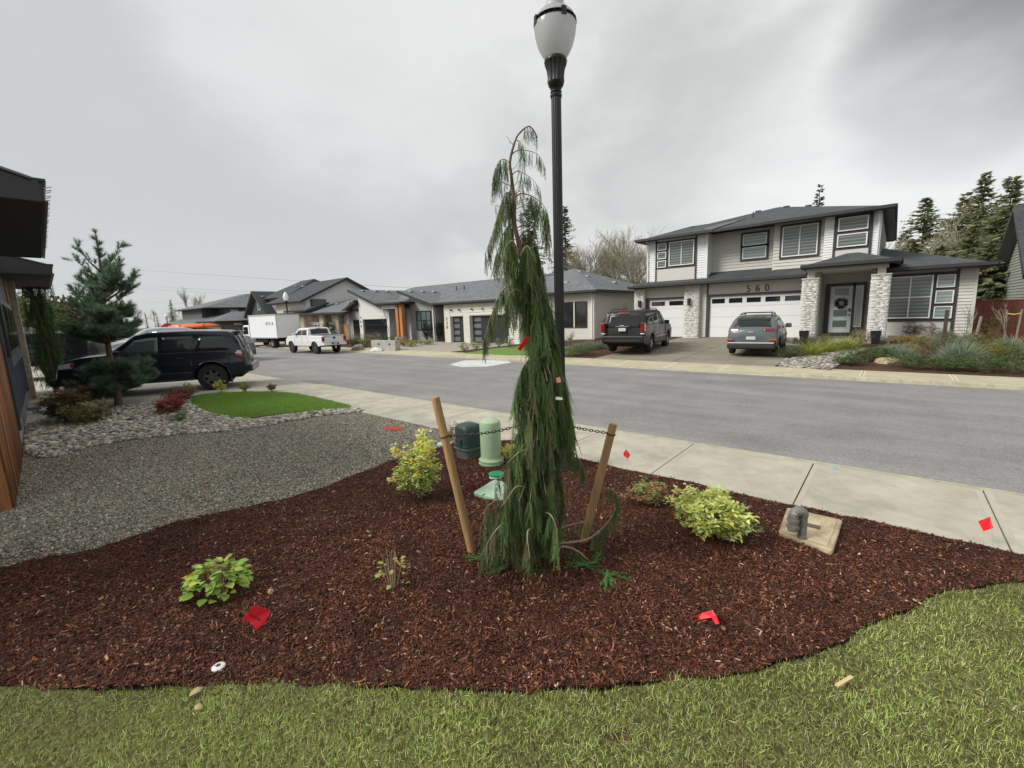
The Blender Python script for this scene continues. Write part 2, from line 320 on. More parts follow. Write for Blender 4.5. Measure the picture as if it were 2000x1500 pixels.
def noise2(x, y, s=1.0):
    return (math.sin(x * 3.1 * s + 1.3 * math.sin(y * 2.3 * s)) + math.sin(y * 4.3 * s + 1.7 * math.sin(x * 1.9 * s + 1)) + .6 * math.sin(x * 9.1 * s + y * 7.3 * s) + .5 * math.sin(x * 13.7 * s - y * 11.9 * s)) / 3.1
def bedz(x, y): return .125 + .022 * noise2(x, y, 1.2)
def NV(P, f): return np.array([f(a, b) for a, b in P])
def vnoise(P, s=1.0):
    x, y = P[:, 0], P[:, 1]
    return (np.sin(x * 3.1 * s + 1.3 * np.sin(y * 2.3 * s)) + np.sin(y * 4.3 * s + 1.7 * np.sin(x * 1.9 * s + 1)) + .6 * np.sin(x * 9.1 * s + y * 7.3 * s) + .5 * np.sin(x * 13.7 * s - y * 11.9 * s)) / 3.1
mulchM = groundmat('mulch', None, [(.03, .013, .01), (.058, .022, .015), (.09, .035, .023), (.13, .054, .034)], 90, 1, .015, .85, .2, .25)
polysheet('mulch_bed', BED, bedz, mulchM, res=.12)
gravM = groundmat('gravel', None, [(.14, .13, .107), (.25, .235, .19), (.36, .335, .27), (.5, .465, .37)], 70, 1, .012, .8, .3, .2)
polysheet('gravel_ground', GRAV, .112, gravM)
turfM = groundmat('turf', None, [(.06, .05, .022), (.10, .10, .036), (.14, .155, .05)], 60, .8, .01, .9, .1)
polysheet('lawn_ground', LAWN, lambda x, y: .108 + .012 * noise2(x, y, .8), turfM, res=.25)
turf2 = M('turf2', (.12, .22, .035), .9, var=.2, scale=8, bump=.5, bscale=120)
polysheet('small_lawn_ground', PATCH, .128, turf2)
# mulch chips
def near_weight(P): d = np.hypot(P[:, 0], P[:, 1]); return RS.uniform(0, 1, len(P)) < np.clip((3.4 / d) ** 1.6, .12, 1)
P = sample(BED, 330000); P = P[(P[:, 0] < 1.6)]; P = P[near_weight(P)][:170000]
m = len(P); z = .125 + .022 * vnoise(P, 1.2) + RS.uniform(-.002, .012, m)
CHIP = (np.array([(-1, -.7, 0), (-.8, 1, .1), (.9, .8, -.1), (1.1, -.9, .15), (0, 0, .5)]), [(0, 3, 4), (3, 2, 4), (2, 1, 4), (1, 0, 4)])
c = pal([(.034, .015, .011), (.064, .024, .016), (.10, .036, .022), (.14, .052, .030), (.2, .078, .042), (.082, .031, .019), (.048, .02, .014)], m, .35)
k = RS.rand(m) < .035; c[k] = pal([(.42, .22, .12), (.36, .15, .07), (.46, .33, .22)], k.sum(), .2)
big = 1 + .28 * vnoise(P * .7 + 5, 1)[:, None] + .2 * vnoise(P * 2.7 + 2, 1)[:, None]; c = c * big
ln = RS.gamma(2.2, .0042, m) + .003; V, F, C = inst(*CHIP, np.c_[P, z], rotm(RS.uniform(0, 6.28, m), RS.normal(0, .38, m), RS.normal(0, .4, m)), np.c_[ln, RS.gamma(3, .0011, m) + .0008, np.full(m, .0035)], c)
setp(fast('bark_mulch', V, F, chipM, C), 'loose dark red bark chips covering the planting bed', 'mulch', None, 'stuff')
# gravel stones
P = sample(GRAV, 330000); d = np.hypot(P[:, 0], P[:, 1]); P = P[RS.rand(len(P)) < np.clip((4.6 / d) ** 1.7, .1, 1)][:120000]; m = len(P)
far_ = P[:, 0] < -1e9
c = pal([(.12, .113, .096), (.21, .197, .163), (.32, .30, .243), (.44, .41, .325), (.58, .54, .43), (.16, .153, .135), (.38, .33, .23)], m, .25)
sz = RS.gamma(4, .0014, m) + .0024
V, F, C = inst(*OCT, np.c_[P, .114 + sz * .3], rotm(RS.uniform(0, 6.28, m), RS.normal(0, .3, m), RS.normal(0, .3, m)), np.c_[sz * 1.2, sz, sz * .65], c)
setp(fast('pea_gravel', V, F, stoneM, C), 'small dark and pale crushed gravel spread between bed and house', 'gravel', None, 'stuff')
RIV = smoothpoly([tuple(G(*p)[:2]) for p in [(42, 880), (60, 815), (250, 792), (370, 787), (400, 806), (470, 822), (560, 812), (640, 801), (715, 798), (700, 806), (600, 815), (480, 840), (330, 850), (180, 870), (90, 900)]], 1)
P = sample(RIV, 14000); m = len(P); sz = RS.gamma(6, .0045, m) + .007
V, F, C = inst(*OCT, np.c_[P, .12 + sz * .25], rotm(RS.uniform(0, 6.28, m), RS.normal(0, .2, m), RS.normal(0, .2, m)), np.c_[sz * 1.3, sz, sz * .6], pal([(.38, .36, .31), (.5, .47, .4), (.24, .23, .21), (.17, .165, .15), (.6, .56, .48), (.4, .33, .24)], m, .2))
setp(fast('river_rock', V, F, stoneM, C, smooth=True), 'band of pale rounded river rock round the pine and small lawn', 'river rock', None, 'stuff')
# near lawn
def blades(P, z, hmin, hmax, w, cols, lean=.55, jit=.25):
    m = len(P); h = RS.uniform(hmin, hmax, m) * np.clip(1 + .35 * vnoise(P, 4.3), .5, 1.6)
    return inst(*BLADE, np.c_[P, z], rotm(RS.uniform(0, 6.28, m), np.clip(RS.normal(1.0, lean, m), .08, 2.6), RS.uniform(-1, 1, m)), np.c_[h, w * RS.uniform(.7, 1.3, m), h], pal(cols, m, jit))
P = sample(LAWN, 950000); d = np.hypot(P[:, 0], P[:, 1]); fw = -P[:, 0] * .642 + P[:, 1] * .7506
P = P[(fw > .2) & (d < 5.8) & (RS.rand(len(P)) < np.clip(2.2 / d, .3, 1))][:400000]
nz = vnoise(P, 1.6); z = .108 + .012 * vnoise(P, .8); keep = RS.rand(len(P)) < np.clip(.85 + .7 * vnoise(P, 2.7) + .3 * nz, .22, 1); P = P[keep]; z = z[keep]; nz = nz[keep]
P = P + RS.normal(0, .026, P.shape)
G1 = [(.42, .54, .13), (.52, .64, .18), (.60, .68, .25), (.32, .45, .09), (.68, .69, .36), (.46, .58, .15), (.26, .38, .08)]
V, F, C = blades(P, z, .016, .046, .0023, G1, .6)
bn = np.repeat(1 + .2 * vnoise(P * .45 + 3, 1) + .14 * vnoise(P * 2.3, 1), 5)[:, None]; C = C * bn
k = np.repeat(RS.rand(len(P)) < np.clip(.15 + .25 * vnoise(P * .8 + 9, 1.7), .08, .5), 5); C[k] = C[k] * 0 + np.array([.42, .36, .2]) * RS.uniform(.6, 1.2, (k.sum(), 1))
setp(fast('lawn_grass', V, F, grassM, C), 'damp green lawn grass with straw blades in the foreground', 'grass', None, 'stuff')
P = sample(PATCH, 60000); V, F, C = blades(P, np.full(len(P), .126), .02, .045, .005, [(.17, .31, .04), (.21, .36, .05), (.25, .39, .07)], .4, .15)
setp(fast('small_lawn_grass', V, F, grassM, C), 'bright green mown grass of the small curved lawn', 'grass', None, 'stuff')
NL = [tuple(G(*p)[:2]) for p in [(905, 690), (960, 681), (1060, 674), (1135, 683), (1155, 688), (1100, 694), (1000, 694)]]
polysheet('across_lawn', NL, lambda x, y: fz(x, y) + .015, turf2)
# ------------------------------------------------------------------ near street lamp
blackM = M('black_enamel', (.007, .007, .008), .4, var=.15, scale=12, coat=.08)
LX, LY = G(1097, 912, .12)[:2]
t_ = thing('street_lamp', 'tall black fluted street lamp with frosted acorn globe right behind the weeping cedar', 'street lamp', (LX, LY, .11), 0, 'black acorn street lamps')
MB().lathe([(.21, 0), (.21, .03), (.19, .05), (.17, .16), (.13, .34), (.105, .42), (.12, .44), (.12, .47), (.085, .5)], 32, flute=8, fa=.03).build('base', blackM, t_, smooth=35)
MB().lathe([(.062, .5), (.059, 2.4), (.057, 4.56)], 96, flute=16, fa=.045).build('pole', blackM, t_, smooth=60)
MB().lathe([(.066, 4.54), (.07, 4.56), (.06, 4.58), (.068, 4.595), (.06, 4.61), (.066, 4.63)], 32).build('collar', blackM, t_, smooth=35)
MB().lathe([(.062, 4.63), (.088, 4.665), (.096, 4.70)], 32).lathe([(.096, 4.70), (.092, 4.76), (.103, 4.84), (.127, 4.905)], 96, flute=16, fa=.05).lathe([(.127, 4.905), (.134, 4.92), (.13, 4.935), (.122, 4.95)], 32).build('capital', blackM, t_, smooth=40)
gl = M('frosted_globe', (.74, .76, .76), .25, bump=.5, bscale=9, stretch=(1, 1, .15), spec=.5); g_ = gl.node_tree
bs = g_.nodes['Principled BSDF']; bs.inputs['Coat Weight'].default_value = .6
tr = g_.nodes.new('ShaderNodeBsdfTranslucent'); tr.inputs[0].default_value = (.93, .95, .95, 1); mx = g_.nodes.new('ShaderNodeMixShader'); mx.inputs[0].default_value = .62
g_.links.new(bs.outputs[0], mx.inputs[1]); g_.links.new(tr.outputs[0], mx.inputs[2]); g_.links.new(mx.outputs[0], g_.nodes['Material Output'].inputs[0])
MB().lathe([(.12, 4.95), (.15, 4.99), (.2, 5.08), (.23, 5.19), (.24, 5.27), (.238, 5.31)], 96, flute=30, fa=.006).build('globe', gl, t_, smooth=50)
MB().lathe([(.235, 5.34), (.215, 5.39), (.16, 5.445), (.11, 5.475), (.1, 5.48)], 48).build('dome', gl, t_, smooth=50)
MB().lathe([(.098, 5.48), (.1, 5.53), (.105, 5.545), (.1, 5.56), (.098, 5.6), (.06, 5.63)], 32).build('cap', M('lamp_cap', (.55, .57, .58), .3), t_, smooth=40)
b = MB().lathe([(.243, 5.305), (.247, 5.31), (.243, 5.316)], 48).lathe([(.240, 5.335), (.244, 5.34), (.24, 5.346)], 48)
for k in range(24):
    a = k * math.pi / 12; a2 = a + .13; q = .243
    b.tube([(q * math.cos(a), q * math.sin(a), 5.315), (q * math.cos(a2), q * math.sin(a2), 5.336)], .003, 4)
    b.tube([(q * math.cos(a2), q * math.sin(a2), 5.315), (q * math.cos(a), q * math.sin(a), 5.336)], .003, 4)
for k in range(4):
    a = k * math.pi / 2 - .55; c_, s_ = math.cos(a), math.sin(a); x0 = .25
    pr = [Vector((c_ * x0 - s_ * u, s_ * x0 + c_ * u, z)) for z in (5.28, 5.365) for u in (-.028, .028)]; pi = [p - Vector((c_ * .02, s_ * .02, 0)) for p in pr]
    b.add(pr + pi, [(0, 1, 3, 2), (4, 6, 7, 5), (0, 4, 5, 1), (2, 3, 7, 6), (0, 2, 6, 4), (1, 5, 7, 3)])
b.build('band', blackM, t_)
# ------------------------------------------------------------------ weeping cedar
TB = G(1047, 1098, .12); TN = Vector((TB.x, TB.y, 0)).normalized(); TRt = Vector((TN.y, -TN.x, 0))
def TP(px, py, dd=0):
    r = Vector(ray(px, py)); n = TN; t = (Vector((TB.x, TB.y, 0)).dot(n) + dd) / r.dot(n); p = r * t; p.z += CH; return p
tree = thing('weeping_cedar', 'young weeping cedar with drooping dark green sprays, staked in front of the lamp', 'tree', (TB.x, TB.y, .11))
barkM = M('cedar_bark', (.13, .075, .05), .85, var=.35, scale=30, bump=.6, bscale=80, stretch=(1, 1, .2))
tp = [TP(*p) for p in [(1047, 1103), (1049, 1000), (1054, 850), (1057, 777), (1048, 705), (1038, 620), (1028, 557), (1014, 479), (1005, 438), (1004, 391), (998.5, 342), (996, 316), (1004, 282), (1013, 262), (1031, 247), (1043, 256), (1049, 270)]]
tp[0].z = .08
def cr(P, k=5):                                      # Catmull-Rom
    P = [Vector(p) for p in P]; Q = [P[0] * 2 - P[1]] + P + [P[-1] * 2 - P[-2]]; o = []
    for i in range(1, len(Q) - 2):
        for j in range(k):
            t = j / k; a, b_, c_, d = Q[i - 1], Q[i], Q[i + 1], Q[i + 2]
            o.append(.5 * ((2 * b_) + (c_ - a) * t + (2 * a - 5 * b_ + 4 * c_ - d) * t * t + (3 * b_ - a - 3 * c_ + d) * t ** 3))
    return o + [P[-1]]
tc_ = cr(tp, 4); n_ = len(tc_)
MB().tube(tc_, [max(.0035, .034 * (1 - i / n_) ** 1.15) for i in range(n_)], 10).build('trunk', barkM, tree, True, smooth=60)
def trunk_at(z):
    for a, b_ in zip(tp[:-1], tp[1:]):
        if a.z <= z <= b_.z: return a.lerp(b_, (z - a.z) / max(1e-6, b_.z - a.z))
    return tp[-3]
# spray template: hanging along -z, flat in xz plane, unit length
def mkspray(seed, ns=8):
    """a hanging tassel: several near-vertical strands leaving one stem, each set with short scaly twiglets"""
    r = random.Random(seed); v = []; f = []
    def strip(a, b_, w0, w1):
        a, b_ = Vector(a), Vector(b_); d = (b_ - a); s = Vector((-d.z, 0, d.x)); s = s.normalized() if s.length > 1e-6 else Vector((1, 0, 0)); n = len(v)
        v.extend([a - s * w0, a + s * w0, b_ + s * w1, b_ - s * w1]); f.extend([(n, n + 1, n + 2), (n, n + 2, n + 3)])
    def strand(p0, L, dx, dy):
        k = max(3, int(L / .085)); p = Vector(p0); d = Vector((dx, dy, -1)).normalized(); st = L / k
        for i in range(k):
            d = (d + Vector((r.gauss(0, .05) - dx * .08, r.gauss(0, .05), -.12))).normalized(); q = p + d * st; strip(p, q, .0055, .0045)
            for sgn in (-1, 1):
                for u in (.25, .75):
                    if r.random() < .88: l = r.uniform(.03, .062) * (1.15 - i / k * .5); a2 = sgn * R(r.uniform(22, 48)); e_ = p.lerp(q, u) + Vector((math.sin(a2) * l + d.x * l, d.y * l + r.uniform(-.02, .02), -math.cos(a2) * l)); strip(p.lerp(q, u), e_, .0062, .0025)
            p = q
    strand((0, 0, 0), 1.0, 0, 0)
    for i in range(ns):
        z = -.02 - .62 * i / ns * r.uniform(.7, 1.1); sg = 1 if i % 2 else -1; strand((0, 0, z), min(r.uniform(.28, .62), 1.02 + z), sg * r.uniform(.12, .42), r.uniform(-.25, .25))
    return np.array([tuple(k) for k in v]), np.array(f)
SPR = [mkspray(i) for i in range(6)]
sprays = []                                          # (pos, yaw, tilt, len, width, colour)
def spray_add(p, L, yaw=None, tilt=None, wid=1., col=None):
    sprays.append((tuple(p), RS.uniform(0, 6.28) if yaw is None else yaw, RS.normal(0, .16) if tilt is None else tilt, L, wid, col if col is not None else pal(CG, 1, .3)[0]))
CG = [(.08, .14, .055), (.105, .175, .06), (.13, .21, .07), (.155, .24, .08), (.085, .13, .06), (.19, .27, .10), (.13, .155, .075), (.2, .18, .10)]
CY = [(.2, .29, .07), (.24, .32, .09)]
brs = MB()
def branch(pts, r0, hang, n, t0=.25, dd=0, cols=CG, wid=1., Lj=.25):
    c_ = cr([Vector(p) for p in pts], 5); k = len(c_)
    brs.tube(c_, [max(.0016, r0 * (1 - i / k)) for i in range(k)], 6)
    for i in range(n):
        t = t0 + (1 - t0) * (i + RS.rand()) / n; q = min(k - 1.001, t * (k - 1)); p = c_[int(q)].lerp(c_[int(q) + 1], q % 1)
        h = hang[0] + (hang[1] - hang[0]) * t; spray_add(p, h * RS.uniform(1 - Lj, 1 + Lj), wid=wid, col=pal(cols, 1, .3)[0], yaw=math.atan2(TRt.y, TRt.x) + RS.normal(0, .7))
T = lambda *a: TP(*a)
branch([T(1004, 284), T(996, 276), T(990, 266)], .004, (.02, .02), 1)
branch([T(1012, 264), T(1026, 250), T(1034, 246), T(1043, 254), T(1050, 268)], .004, (.13, .1), 9, .15)
branch([T(1008, 274), T(1016, 277), T(1026, 290)], .004, (.12, .1), 5, .3)
branch([T(999, 302), T(1010, 294), T(1024, 293), T(1046, 299), T(1058, 312), T(1066, 332)], .005, (.22, .08), 12, .3)
branch([T(996, 322), T(988, 312), T(977, 313), T(968, 328), T(963, 350)], .005, (.16, .2), 14, .2)
branch([T(999, 342), T(1010, 334), T(1022, 338), T(1040, 350), T(1056, 372)], .005, (.12, .12), 13, .35)
branch([T(1003, 382), T(990, 376), T(982, 390), T(972, 420), T(962, 455), T(948, 495)], .007, (.22, .16), 24, .12)
branch([T(1005, 386), T(1018, 378), T(1038, 383), T(1056, 395), T(1068, 412), T(1073, 435)], .007, (.15, .28), 16, .3)
branch([T(1000, 362), T(996, 372), T(996, 400)], .005, (.2, .25), 8, .3)
branch([T(1008, 450), T(995, 440), T(980, 465), T(966, 510)], .008, (.25, .2), 20, .1)
branch([T(1010, 470, .08), T(1028, 452, .08), T(1046, 475, .08), T(1056, 515, .08)], .008, (.25, .3), 20, .1)
branch([T(1012, 490, -.1), T(1000, 470, -.12), T(985, 485, -.14)], .008, (.3, .34), 18, .1, cols=CG + CY)
branch([T(1016, 500, -.1), T(1030, 480, -.12), T(1040, 500, -.14)], .008, (.35, .4), 16, .1)
branch([T(1026, 560), T(1005, 556), T(982, 566), T(968, 592), T(960, 615), T(950, 645), T(944, 672)], .009, (.2, .14), 34, .15)
branch([T(1024, 575, -.08), T(1006, 565, -.1), T(992, 580, -.12), T(988, 600, -.12)], .008, (.26, .26), 14, .2)
branch([T(1030, 575), T(1052, 562), T(1068, 585), T(1080, 625), T(1086, 665)], .009, (.28, .3), 30, .1)
branch([T(1040, 640, .1), T(1064, 640, .1), T(1090, 690, .08), T(1100, 740, .06)], .01, (.3, .3), 26, .1)
branch([T(1050, 700, -.05), T(1030, 705, -.1), T(1016, 730, -.12), T(1008, 770, -.12)], .01, (.3, .3), 26, .1)
branch([T(1057, 780, .05), T(1085, 775, .05), T(1110, 800, .03), T(1120, 830, 0)], .011, (.3, .3), 26, .1)
branch([T(1054, 860, .1), T(1090, 862, .12), T(1116, 880, .1), T(1134, 900, .08), T(1140, 915, .08)], .01, (.2, .22), 16, .35)
branch([T(1053, 880, -.1), T(1020, 880, -.16), T(990, 905, -.2)], .01, (.3, .34), 20, .2)
# hanging body: attachments on drooping limbs all round the stem
SIL = [(500, 975, 1062), (560, 990, 1066), (600, 995, 1078), (650, 1008, 1086), (700, 1018, 1094), (750, 1008, 1106), (800, 1002, 1118), (850, 998, 1124), (900, 990, 1112), (950, 972, 1106), (1000, 952, 1108), (1050, 932, 1116), (1090, 925, 1095), (1110, 930, 1080)]
def sil(y): return np.interp(y, [s[0] for s in SIL], [s[1] for s in SIL]), np.interp(y, [s[0] for s in SIL], [s[2] for s in SIL])
for k in range(900):
    y = 505 + 560 * RS.rand() ** .85; ys = y; L = RS.uniform(.2, .38); 
    l, r_ = sil(y + 60); cx = (l + r_) / 2; hw = (r_ - l) / 2; a = RS.uniform(0, 6.28); rr = RS.uniform(.35, 1) ** .7
    dd = math.sin(a) * rr * hw / 262 * .9; px = cx + math.cos(a) * rr * (hw - 9)
    if 655 < y < 735 and px < 1035: continue
    p = T(px, y, dd); L = min(L, p.z - .13)
    if L < .1: continue
    outw = a; spray_add(p, L, yaw=a + 1.57 + math.atan2(TRt.y, TRt.x) + RS.normal(0, .5), tilt=RS.normal(0, .12), wid=RS.uniform(.8, 1.2))
    if k % 6 == 0:
        q = trunk_at(min(p.z + .12, 3.2)); mid = (q + p) / 2 + Vector((0, 0, .08)); brs.tube(cr([q, mid, p], 3), [.006, .005, .004, .004, .003, .003, .002], 5)
for k in range(46):                                  # short side sprays on the upper stem
    z_ = RS.uniform(2.2, 3.25); p = trunk_at(z_); a = RS.uniform(0, 6.28); l = RS.uniform(.04, .12) * (1.5 - .3 * z_ / 3); q = p + Vector((math.cos(a) * l, math.sin(a) * l, l * .5)); brs.tube([p, q], [.003, .002], 4); spray_add(q, RS.uniform(.1, .2) * (1.7 - z_ * .3))
# skirt lying out over the mulch
for (pts, h, n) in [([T(1045, 1010, -.1), T(1000, 1012, -.25), T(965, 1040, -.3), T(940, 1085, -.32)], (.3, .22), 30), ([T(1046, 1030, -.15), T(1030, 1040, -.35), T(1035, 1090, -.45)], (.3, .2), 22), ([T(1048, 1000, -.1), T(1075, 1005, -.25), T(1090, 1040, -.3)], (.3, .25), 18), ([T(1046, 960, -.1), T(1010, 950, -.25), T(985, 985, -.3)], (.32, .3), 22)]:
    branch(pts, .01, h, n, .25)
# low limbs trailing on the ground to the right
palew = M('pale_twig', (.30, .235, .165), .8, var=.2, scale=20)
for (pts, h, n) in [([T(1052, 1088), T(1080, 1072), T(1105, 1068), T(1130, 1078), T(1160, 1103), T(1190, 1122), T(1215, 1134)], (.12, .05), 22),
                    ([T(1060, 1062, .1), T(1110, 1060, .12), T(1150, 1052, .14), T(1180, 1028, .14), T(1200, 1000, .14), T(1207, 972, .14), T(1196, 957, .14), T(1180, 954, .14)], (.22, .1), 40),
                    ([T(1055, 1050, .2), T(1100, 1030, .22), T(1140, 1020, .22), T(1165, 1022, .22)], (.15, .12), 12)]:
    branch([p for p in pts], .0125, h, n, .3, cols=[(.12, .2, .07), (.15, .24, .09), (.1, .17, .07)])
for k in range(16):                                  # flat sprays lying on the mulch
    p = [G(1170, 1110), G(1200, 1128), G(1150, 1120), G(960, 1100), G(1000, 1105), G(1020, 1120), G(935, 1095)][k % 7]
    sprays.append(((p.x + RS.normal(0, .03), p.y + RS.normal(0, .03), .165), RS.uniform(0, 6.28), 1.45, RS.uniform(.16, .28), 1.6, pal([(.14, .3, .09), (.11, .24, .07)], 1, .2)[0]))
brs.build('branch', palew, tree, True, smooth=60)
L_ = []
for q in range(6):
    s_ = sprays[q::6]; Pp = np.array([s[0] for s in s_]); yaw = np.array([s[1] for s in s_]); til = np.array([s[2] for s in s_]); ln = np.array([s[3] for s in s_]); wd = np.array([s[4] for s in s_]); cc = np.array([s[5] for s in s_])
    RM = rotm(yaw, np.zeros_like(yaw), til); tv, tf = SPR[q]; wln = np.minimum(ln, .3) * wd * 1.1; L_.append(inst(tv, tf, Pp, RM, np.c_[wln, ln, ln], cc))
V, F, C = cat3(L_); V[:, 2] = np.maximum(V[:, 2], .135 + .02 * RS.rand(len(V))); print('cedar tris', len(F))
fast('foliage', V, F, needleM, C, tree)
o = MB().quad(T(1011, 682, -.22), T(1017, 686, -.2), T(1036, 660, -.2), T(1027, 657, -.22)).build('ribbon', M('red_ribbon', (.65, .02, .015), .5), tree, True); o['label'] = 'red marking ribbon tied in the cedar'
o.modifiers.new('s', 'SOLIDIFY').thickness = .002
for nm, ps, mt in (('tag', [(1086, 738), (1094, 736), (1096, 746), (1088, 748)], M('tagpink', (.6, .25, .2), .5)), ('tag', [(1085, 775), (1098, 776), (1099, 781), (1086, 781)], M('tagwhite', (.7, .7, .7), .5))):
    o = MB().quad(*[T(*p, -.2) for p in ps]).build(nm, mt, tree, True); o.modifiers.new('s', 'SOLIDIFY').thickness = .002
# ------------------------------------------------------------------ stakes and chain
woodS = M('stake_wood', (.36, .215, .10), .75, var=.3, scale=7, bump=.5, bscale=30, stretch=(1, 1, .12))
def stake(lab, a, b_):
    A_ = G(*a); n = Vector((A_.x, A_.y, 0)).normalized(); r = Vector(ray(*b_)); t = Vector((A_.x, A_.y, 0)).dot(n) / r.dot(n); B_ = r * t; B_.z += CH
    th = thing('tree_stake', lab, 'stake', tuple(A_), 0, 'round stakes of the cedar'); d = (B_ - A_).normalized()
    MB().tube([A_ - d * .1, B_ - d * .012, B_], [.037, .034, .031], 20).build('post', woodS, th, True, smooth=40)
    return A_, B_
sA = stake('leaning round wooden stake on the left of the cedar beside the variegated shrub', (922, 1078), (850, 776))
sB = stake('leaning round wooden stake on the right of the cedar', (1140, 1058), (1198, 828))
cA = sA[0].lerp(sA[1], .76); cB = sB[0].lerp(sB[1], .92); chM = M('black_rubber', (.02, .02, .022), .5)
def chain(name, lab, P0, P1, P2, rr, st):
    th = thing(name, lab, 'chain', tuple(P0), 0, 'black chain ties of the cedar'); b = MB(); path = cr([P0, P1, P2], 40); s = 0; pts = [path[0]]
    for a, c_ in zip(path[:-1], path[1:]):
        s += (c_ - a).length
        if s > .026: pts.append(c_); s = 0
    for i, (a, c_) in enumerate(zip(pts[:-1], pts[1:])):
        d = (c_ - a).normalized(); u = d.cross(Vector((0, 0, 1))).normalized(); w = d.cross(u); s_ = u if i % 2 else w; mid = (a + c_) / 2; ring = [mid + d * (.021 * math.cos(q)) + s_ * (.010 * math.sin(q)) for q in np.linspace(0, 2 * math.pi, 11)]
        b.tube(ring, .0035, 5, False)
    b.build('links', chM, th, True)
    d = (st[1] - st[0]).normalized(); u = d.cross(Vector((0, 0, 1))).normalized(); w = d.cross(u)
    b = MB(); b.tube([P0 + u * .038 * math.cos(q) + w * .038 * math.sin(q) + (u * 0) for q in np.linspace(0, 2 * math.pi, 21)], .005, 6, False); b.build('loop', chM, th, True)
q0 = T(1050, 822)
chain('tree_chain', 'black chain tie running from the left stake to the cedar trunk', cA, cA.lerp(q0, .5) - Vector((0, 0, .03)), q0, .036, sA)
chain('tree_chain', 'black chain tie running from the right stake to the cedar trunk', cB, cB.lerp(q0, .45) - Vector((0, 0, .0)), q0 + Vector((0, 0, .02)), .036, sB)
# ------------------------------------------------------------------ utility pedestals, lids, valve, pad
p = G(917, 893); th = thing('utility_pedestal', 'dark green square utility pedestal with domed top on a grey base', 'utility box', tuple(p), R(-8))
dg = M('dark_green_plastic', (.028, .06, .058), .45, var=.12, scale=14, bump=.15, bscale=120)
b = MB(); prof = [(.17, .16), (.17, .21), (.158, .215), (.157, .42), (.153, .46), (.135, .49), (.09, .508), (.02, .515)]
def sqlathe(b, prof, n=32, e=5., ry=1.0):
    vs = []; k = len(prof)
    for r, z in prof:
        for j in range(n):
            t = 2 * math.pi * (j + .5) / n; c_, s_ = math.cos(t), math.sin(t); q = r / ((abs(c_) ** e + abs(s_) ** e) ** (1 / e)); vs.append((q * c_, q * s_ * ry, z))
    fs = [(i * n + j, i * n + (j + 1) % n, (i + 1) * n + (j + 1) % n, (i + 1) * n + j) for i in range(k - 1) for j in range(n)] + [tuple(range(n))[::-1], tuple(range((k - 1) * n, k * n))]
    return b.add(vs, fs)
sqlathe(b, prof).build('cover', dg, th, smooth=40)
sqlathe(MB(), [(.178, .155), (.178, .17), (.165, .178)]).build('rim', M('green_edge', (.10, .15, .14), .4), th, smooth=40)
sqlathe(MB(), [(.15, -.05), (.15, .16)]).build('base', M('ped_base', (.09, .1, .1), .8, var=.2, scale=12), th, smooth=40)
MB().box(-.05, .04, -.172, -.158, .2, .3).box(.03, .05, -.18, -.158, .17, .3).box(-.11, .04, -.168, -.158, .26, .285).build('latch', dg, th, bevel=.003)
p = G(960, 905); th = thing('utility_post', 'pale green cylindrical utility post with rounded cap', 'utility post', tuple(p))
lg = M('pale_green_plastic', (.36, .50, .32), .5, var=.08, scale=6, bump=.1, bscale=90)
MB().lathe([(.142, .09), (.144, .5), (.146, .56), (.137, .6), (.09, .635), (.01, .645)], 36).build('cover', lg, th, smooth=40)
MB().lathe([(.178, -.05), (.178, .02), (.162, .025), (.162, .05), (.172, .055), (.172, .07), (.155, .075), (.144, .1)], 36).build('base_ring', lg, th, smooth=35)
MB().box(-.108, -.095, -.02, .02, .42, .46).build('lock', M('lockgrey', (.2, .2, .19), .5), th)
p = G(970, 931); th = thing('valve_lid', 'bright green round lid on a white pipe ring', 'valve lid', tuple(p))
MB().lathe([(.095, -.05), (.095, .03), (.085, .035)], 32).build('ring', M('white_pvc', (.7, .7, .66), .5), th, smooth=40)
MB().lathe([(.1, .03), (.1, .045), (.09, .05), (.01, .052)], 32).build('lid', M('bright_green', (.015, .27, .12), .4, var=.15, scale=20), th, smooth=40)
def slab(name, lab, cat, quadpx, mat, r, z0=.1, z1=.15, n=6):
    P_ = [G(*q, .14) for q in quadpx]; c = sum(P_, Vector()) / 4; th = thing(name, lab, cat, (c.x, c.y, .12)); pl = []
    for i in range(4):
        a, o_, d = P_[i - 1], P_[i], P_[(i + 1) % 4]; p0 = o_ + (a - o_).normalized() * r; p1 = o_ + (d - o_).normalized() * r
        for k in range(n + 1): t = k / n; pl.append(tuple((p0 * (1 - t) ** 2 + o_ * 2 * t * (1 - t) + p1 * t * t)[:2]))
    return th, pl, P_
th, pl, _ = slab('irrigation_lid', 'pale green flat irrigation box cover lying in the mulch', 'box cover', [(922, 965), (966, 938), (1003, 950), (985, 979)], None, .06)
MB().prism(pl, .1, .155, 'z').build('lid', M('pale_mint', (.42, .58, .44), .5, var=.15, scale=9), th, True, bevel=.004)
MB().tube([G(942, 967, .157), G(948, 966, .157)], .006, 6).build('handle_slot', M('slot', (.03, .05, .03), .8), th, True)
p = G(868, 868); th = thing('irrigation_lid', 'small pale green round cover half hidden behind the left stake', 'box cover', tuple(p)); MB().lathe([(.12, -.03), (.12, .02), (.1, .03), (.01, .032)], 24).build('lid', MT['pale_mint'], th, smooth=40)
th, pl, P4 = slab('concrete_valve_box', 'dirty tan concrete valve box with an iron plate and a bent pipe beside it', 'valve box', [(1537, 994), (1646, 1019), (1626, 1080), (1520, 1043)], None, .03)
MB().prism(pl, .05, .16, 'z').build('box', M('dirty_concrete', (.40, .335, .21), .85, var=.45, scale=7, bump=.7, bscale=40), th, True, bevel=.01)
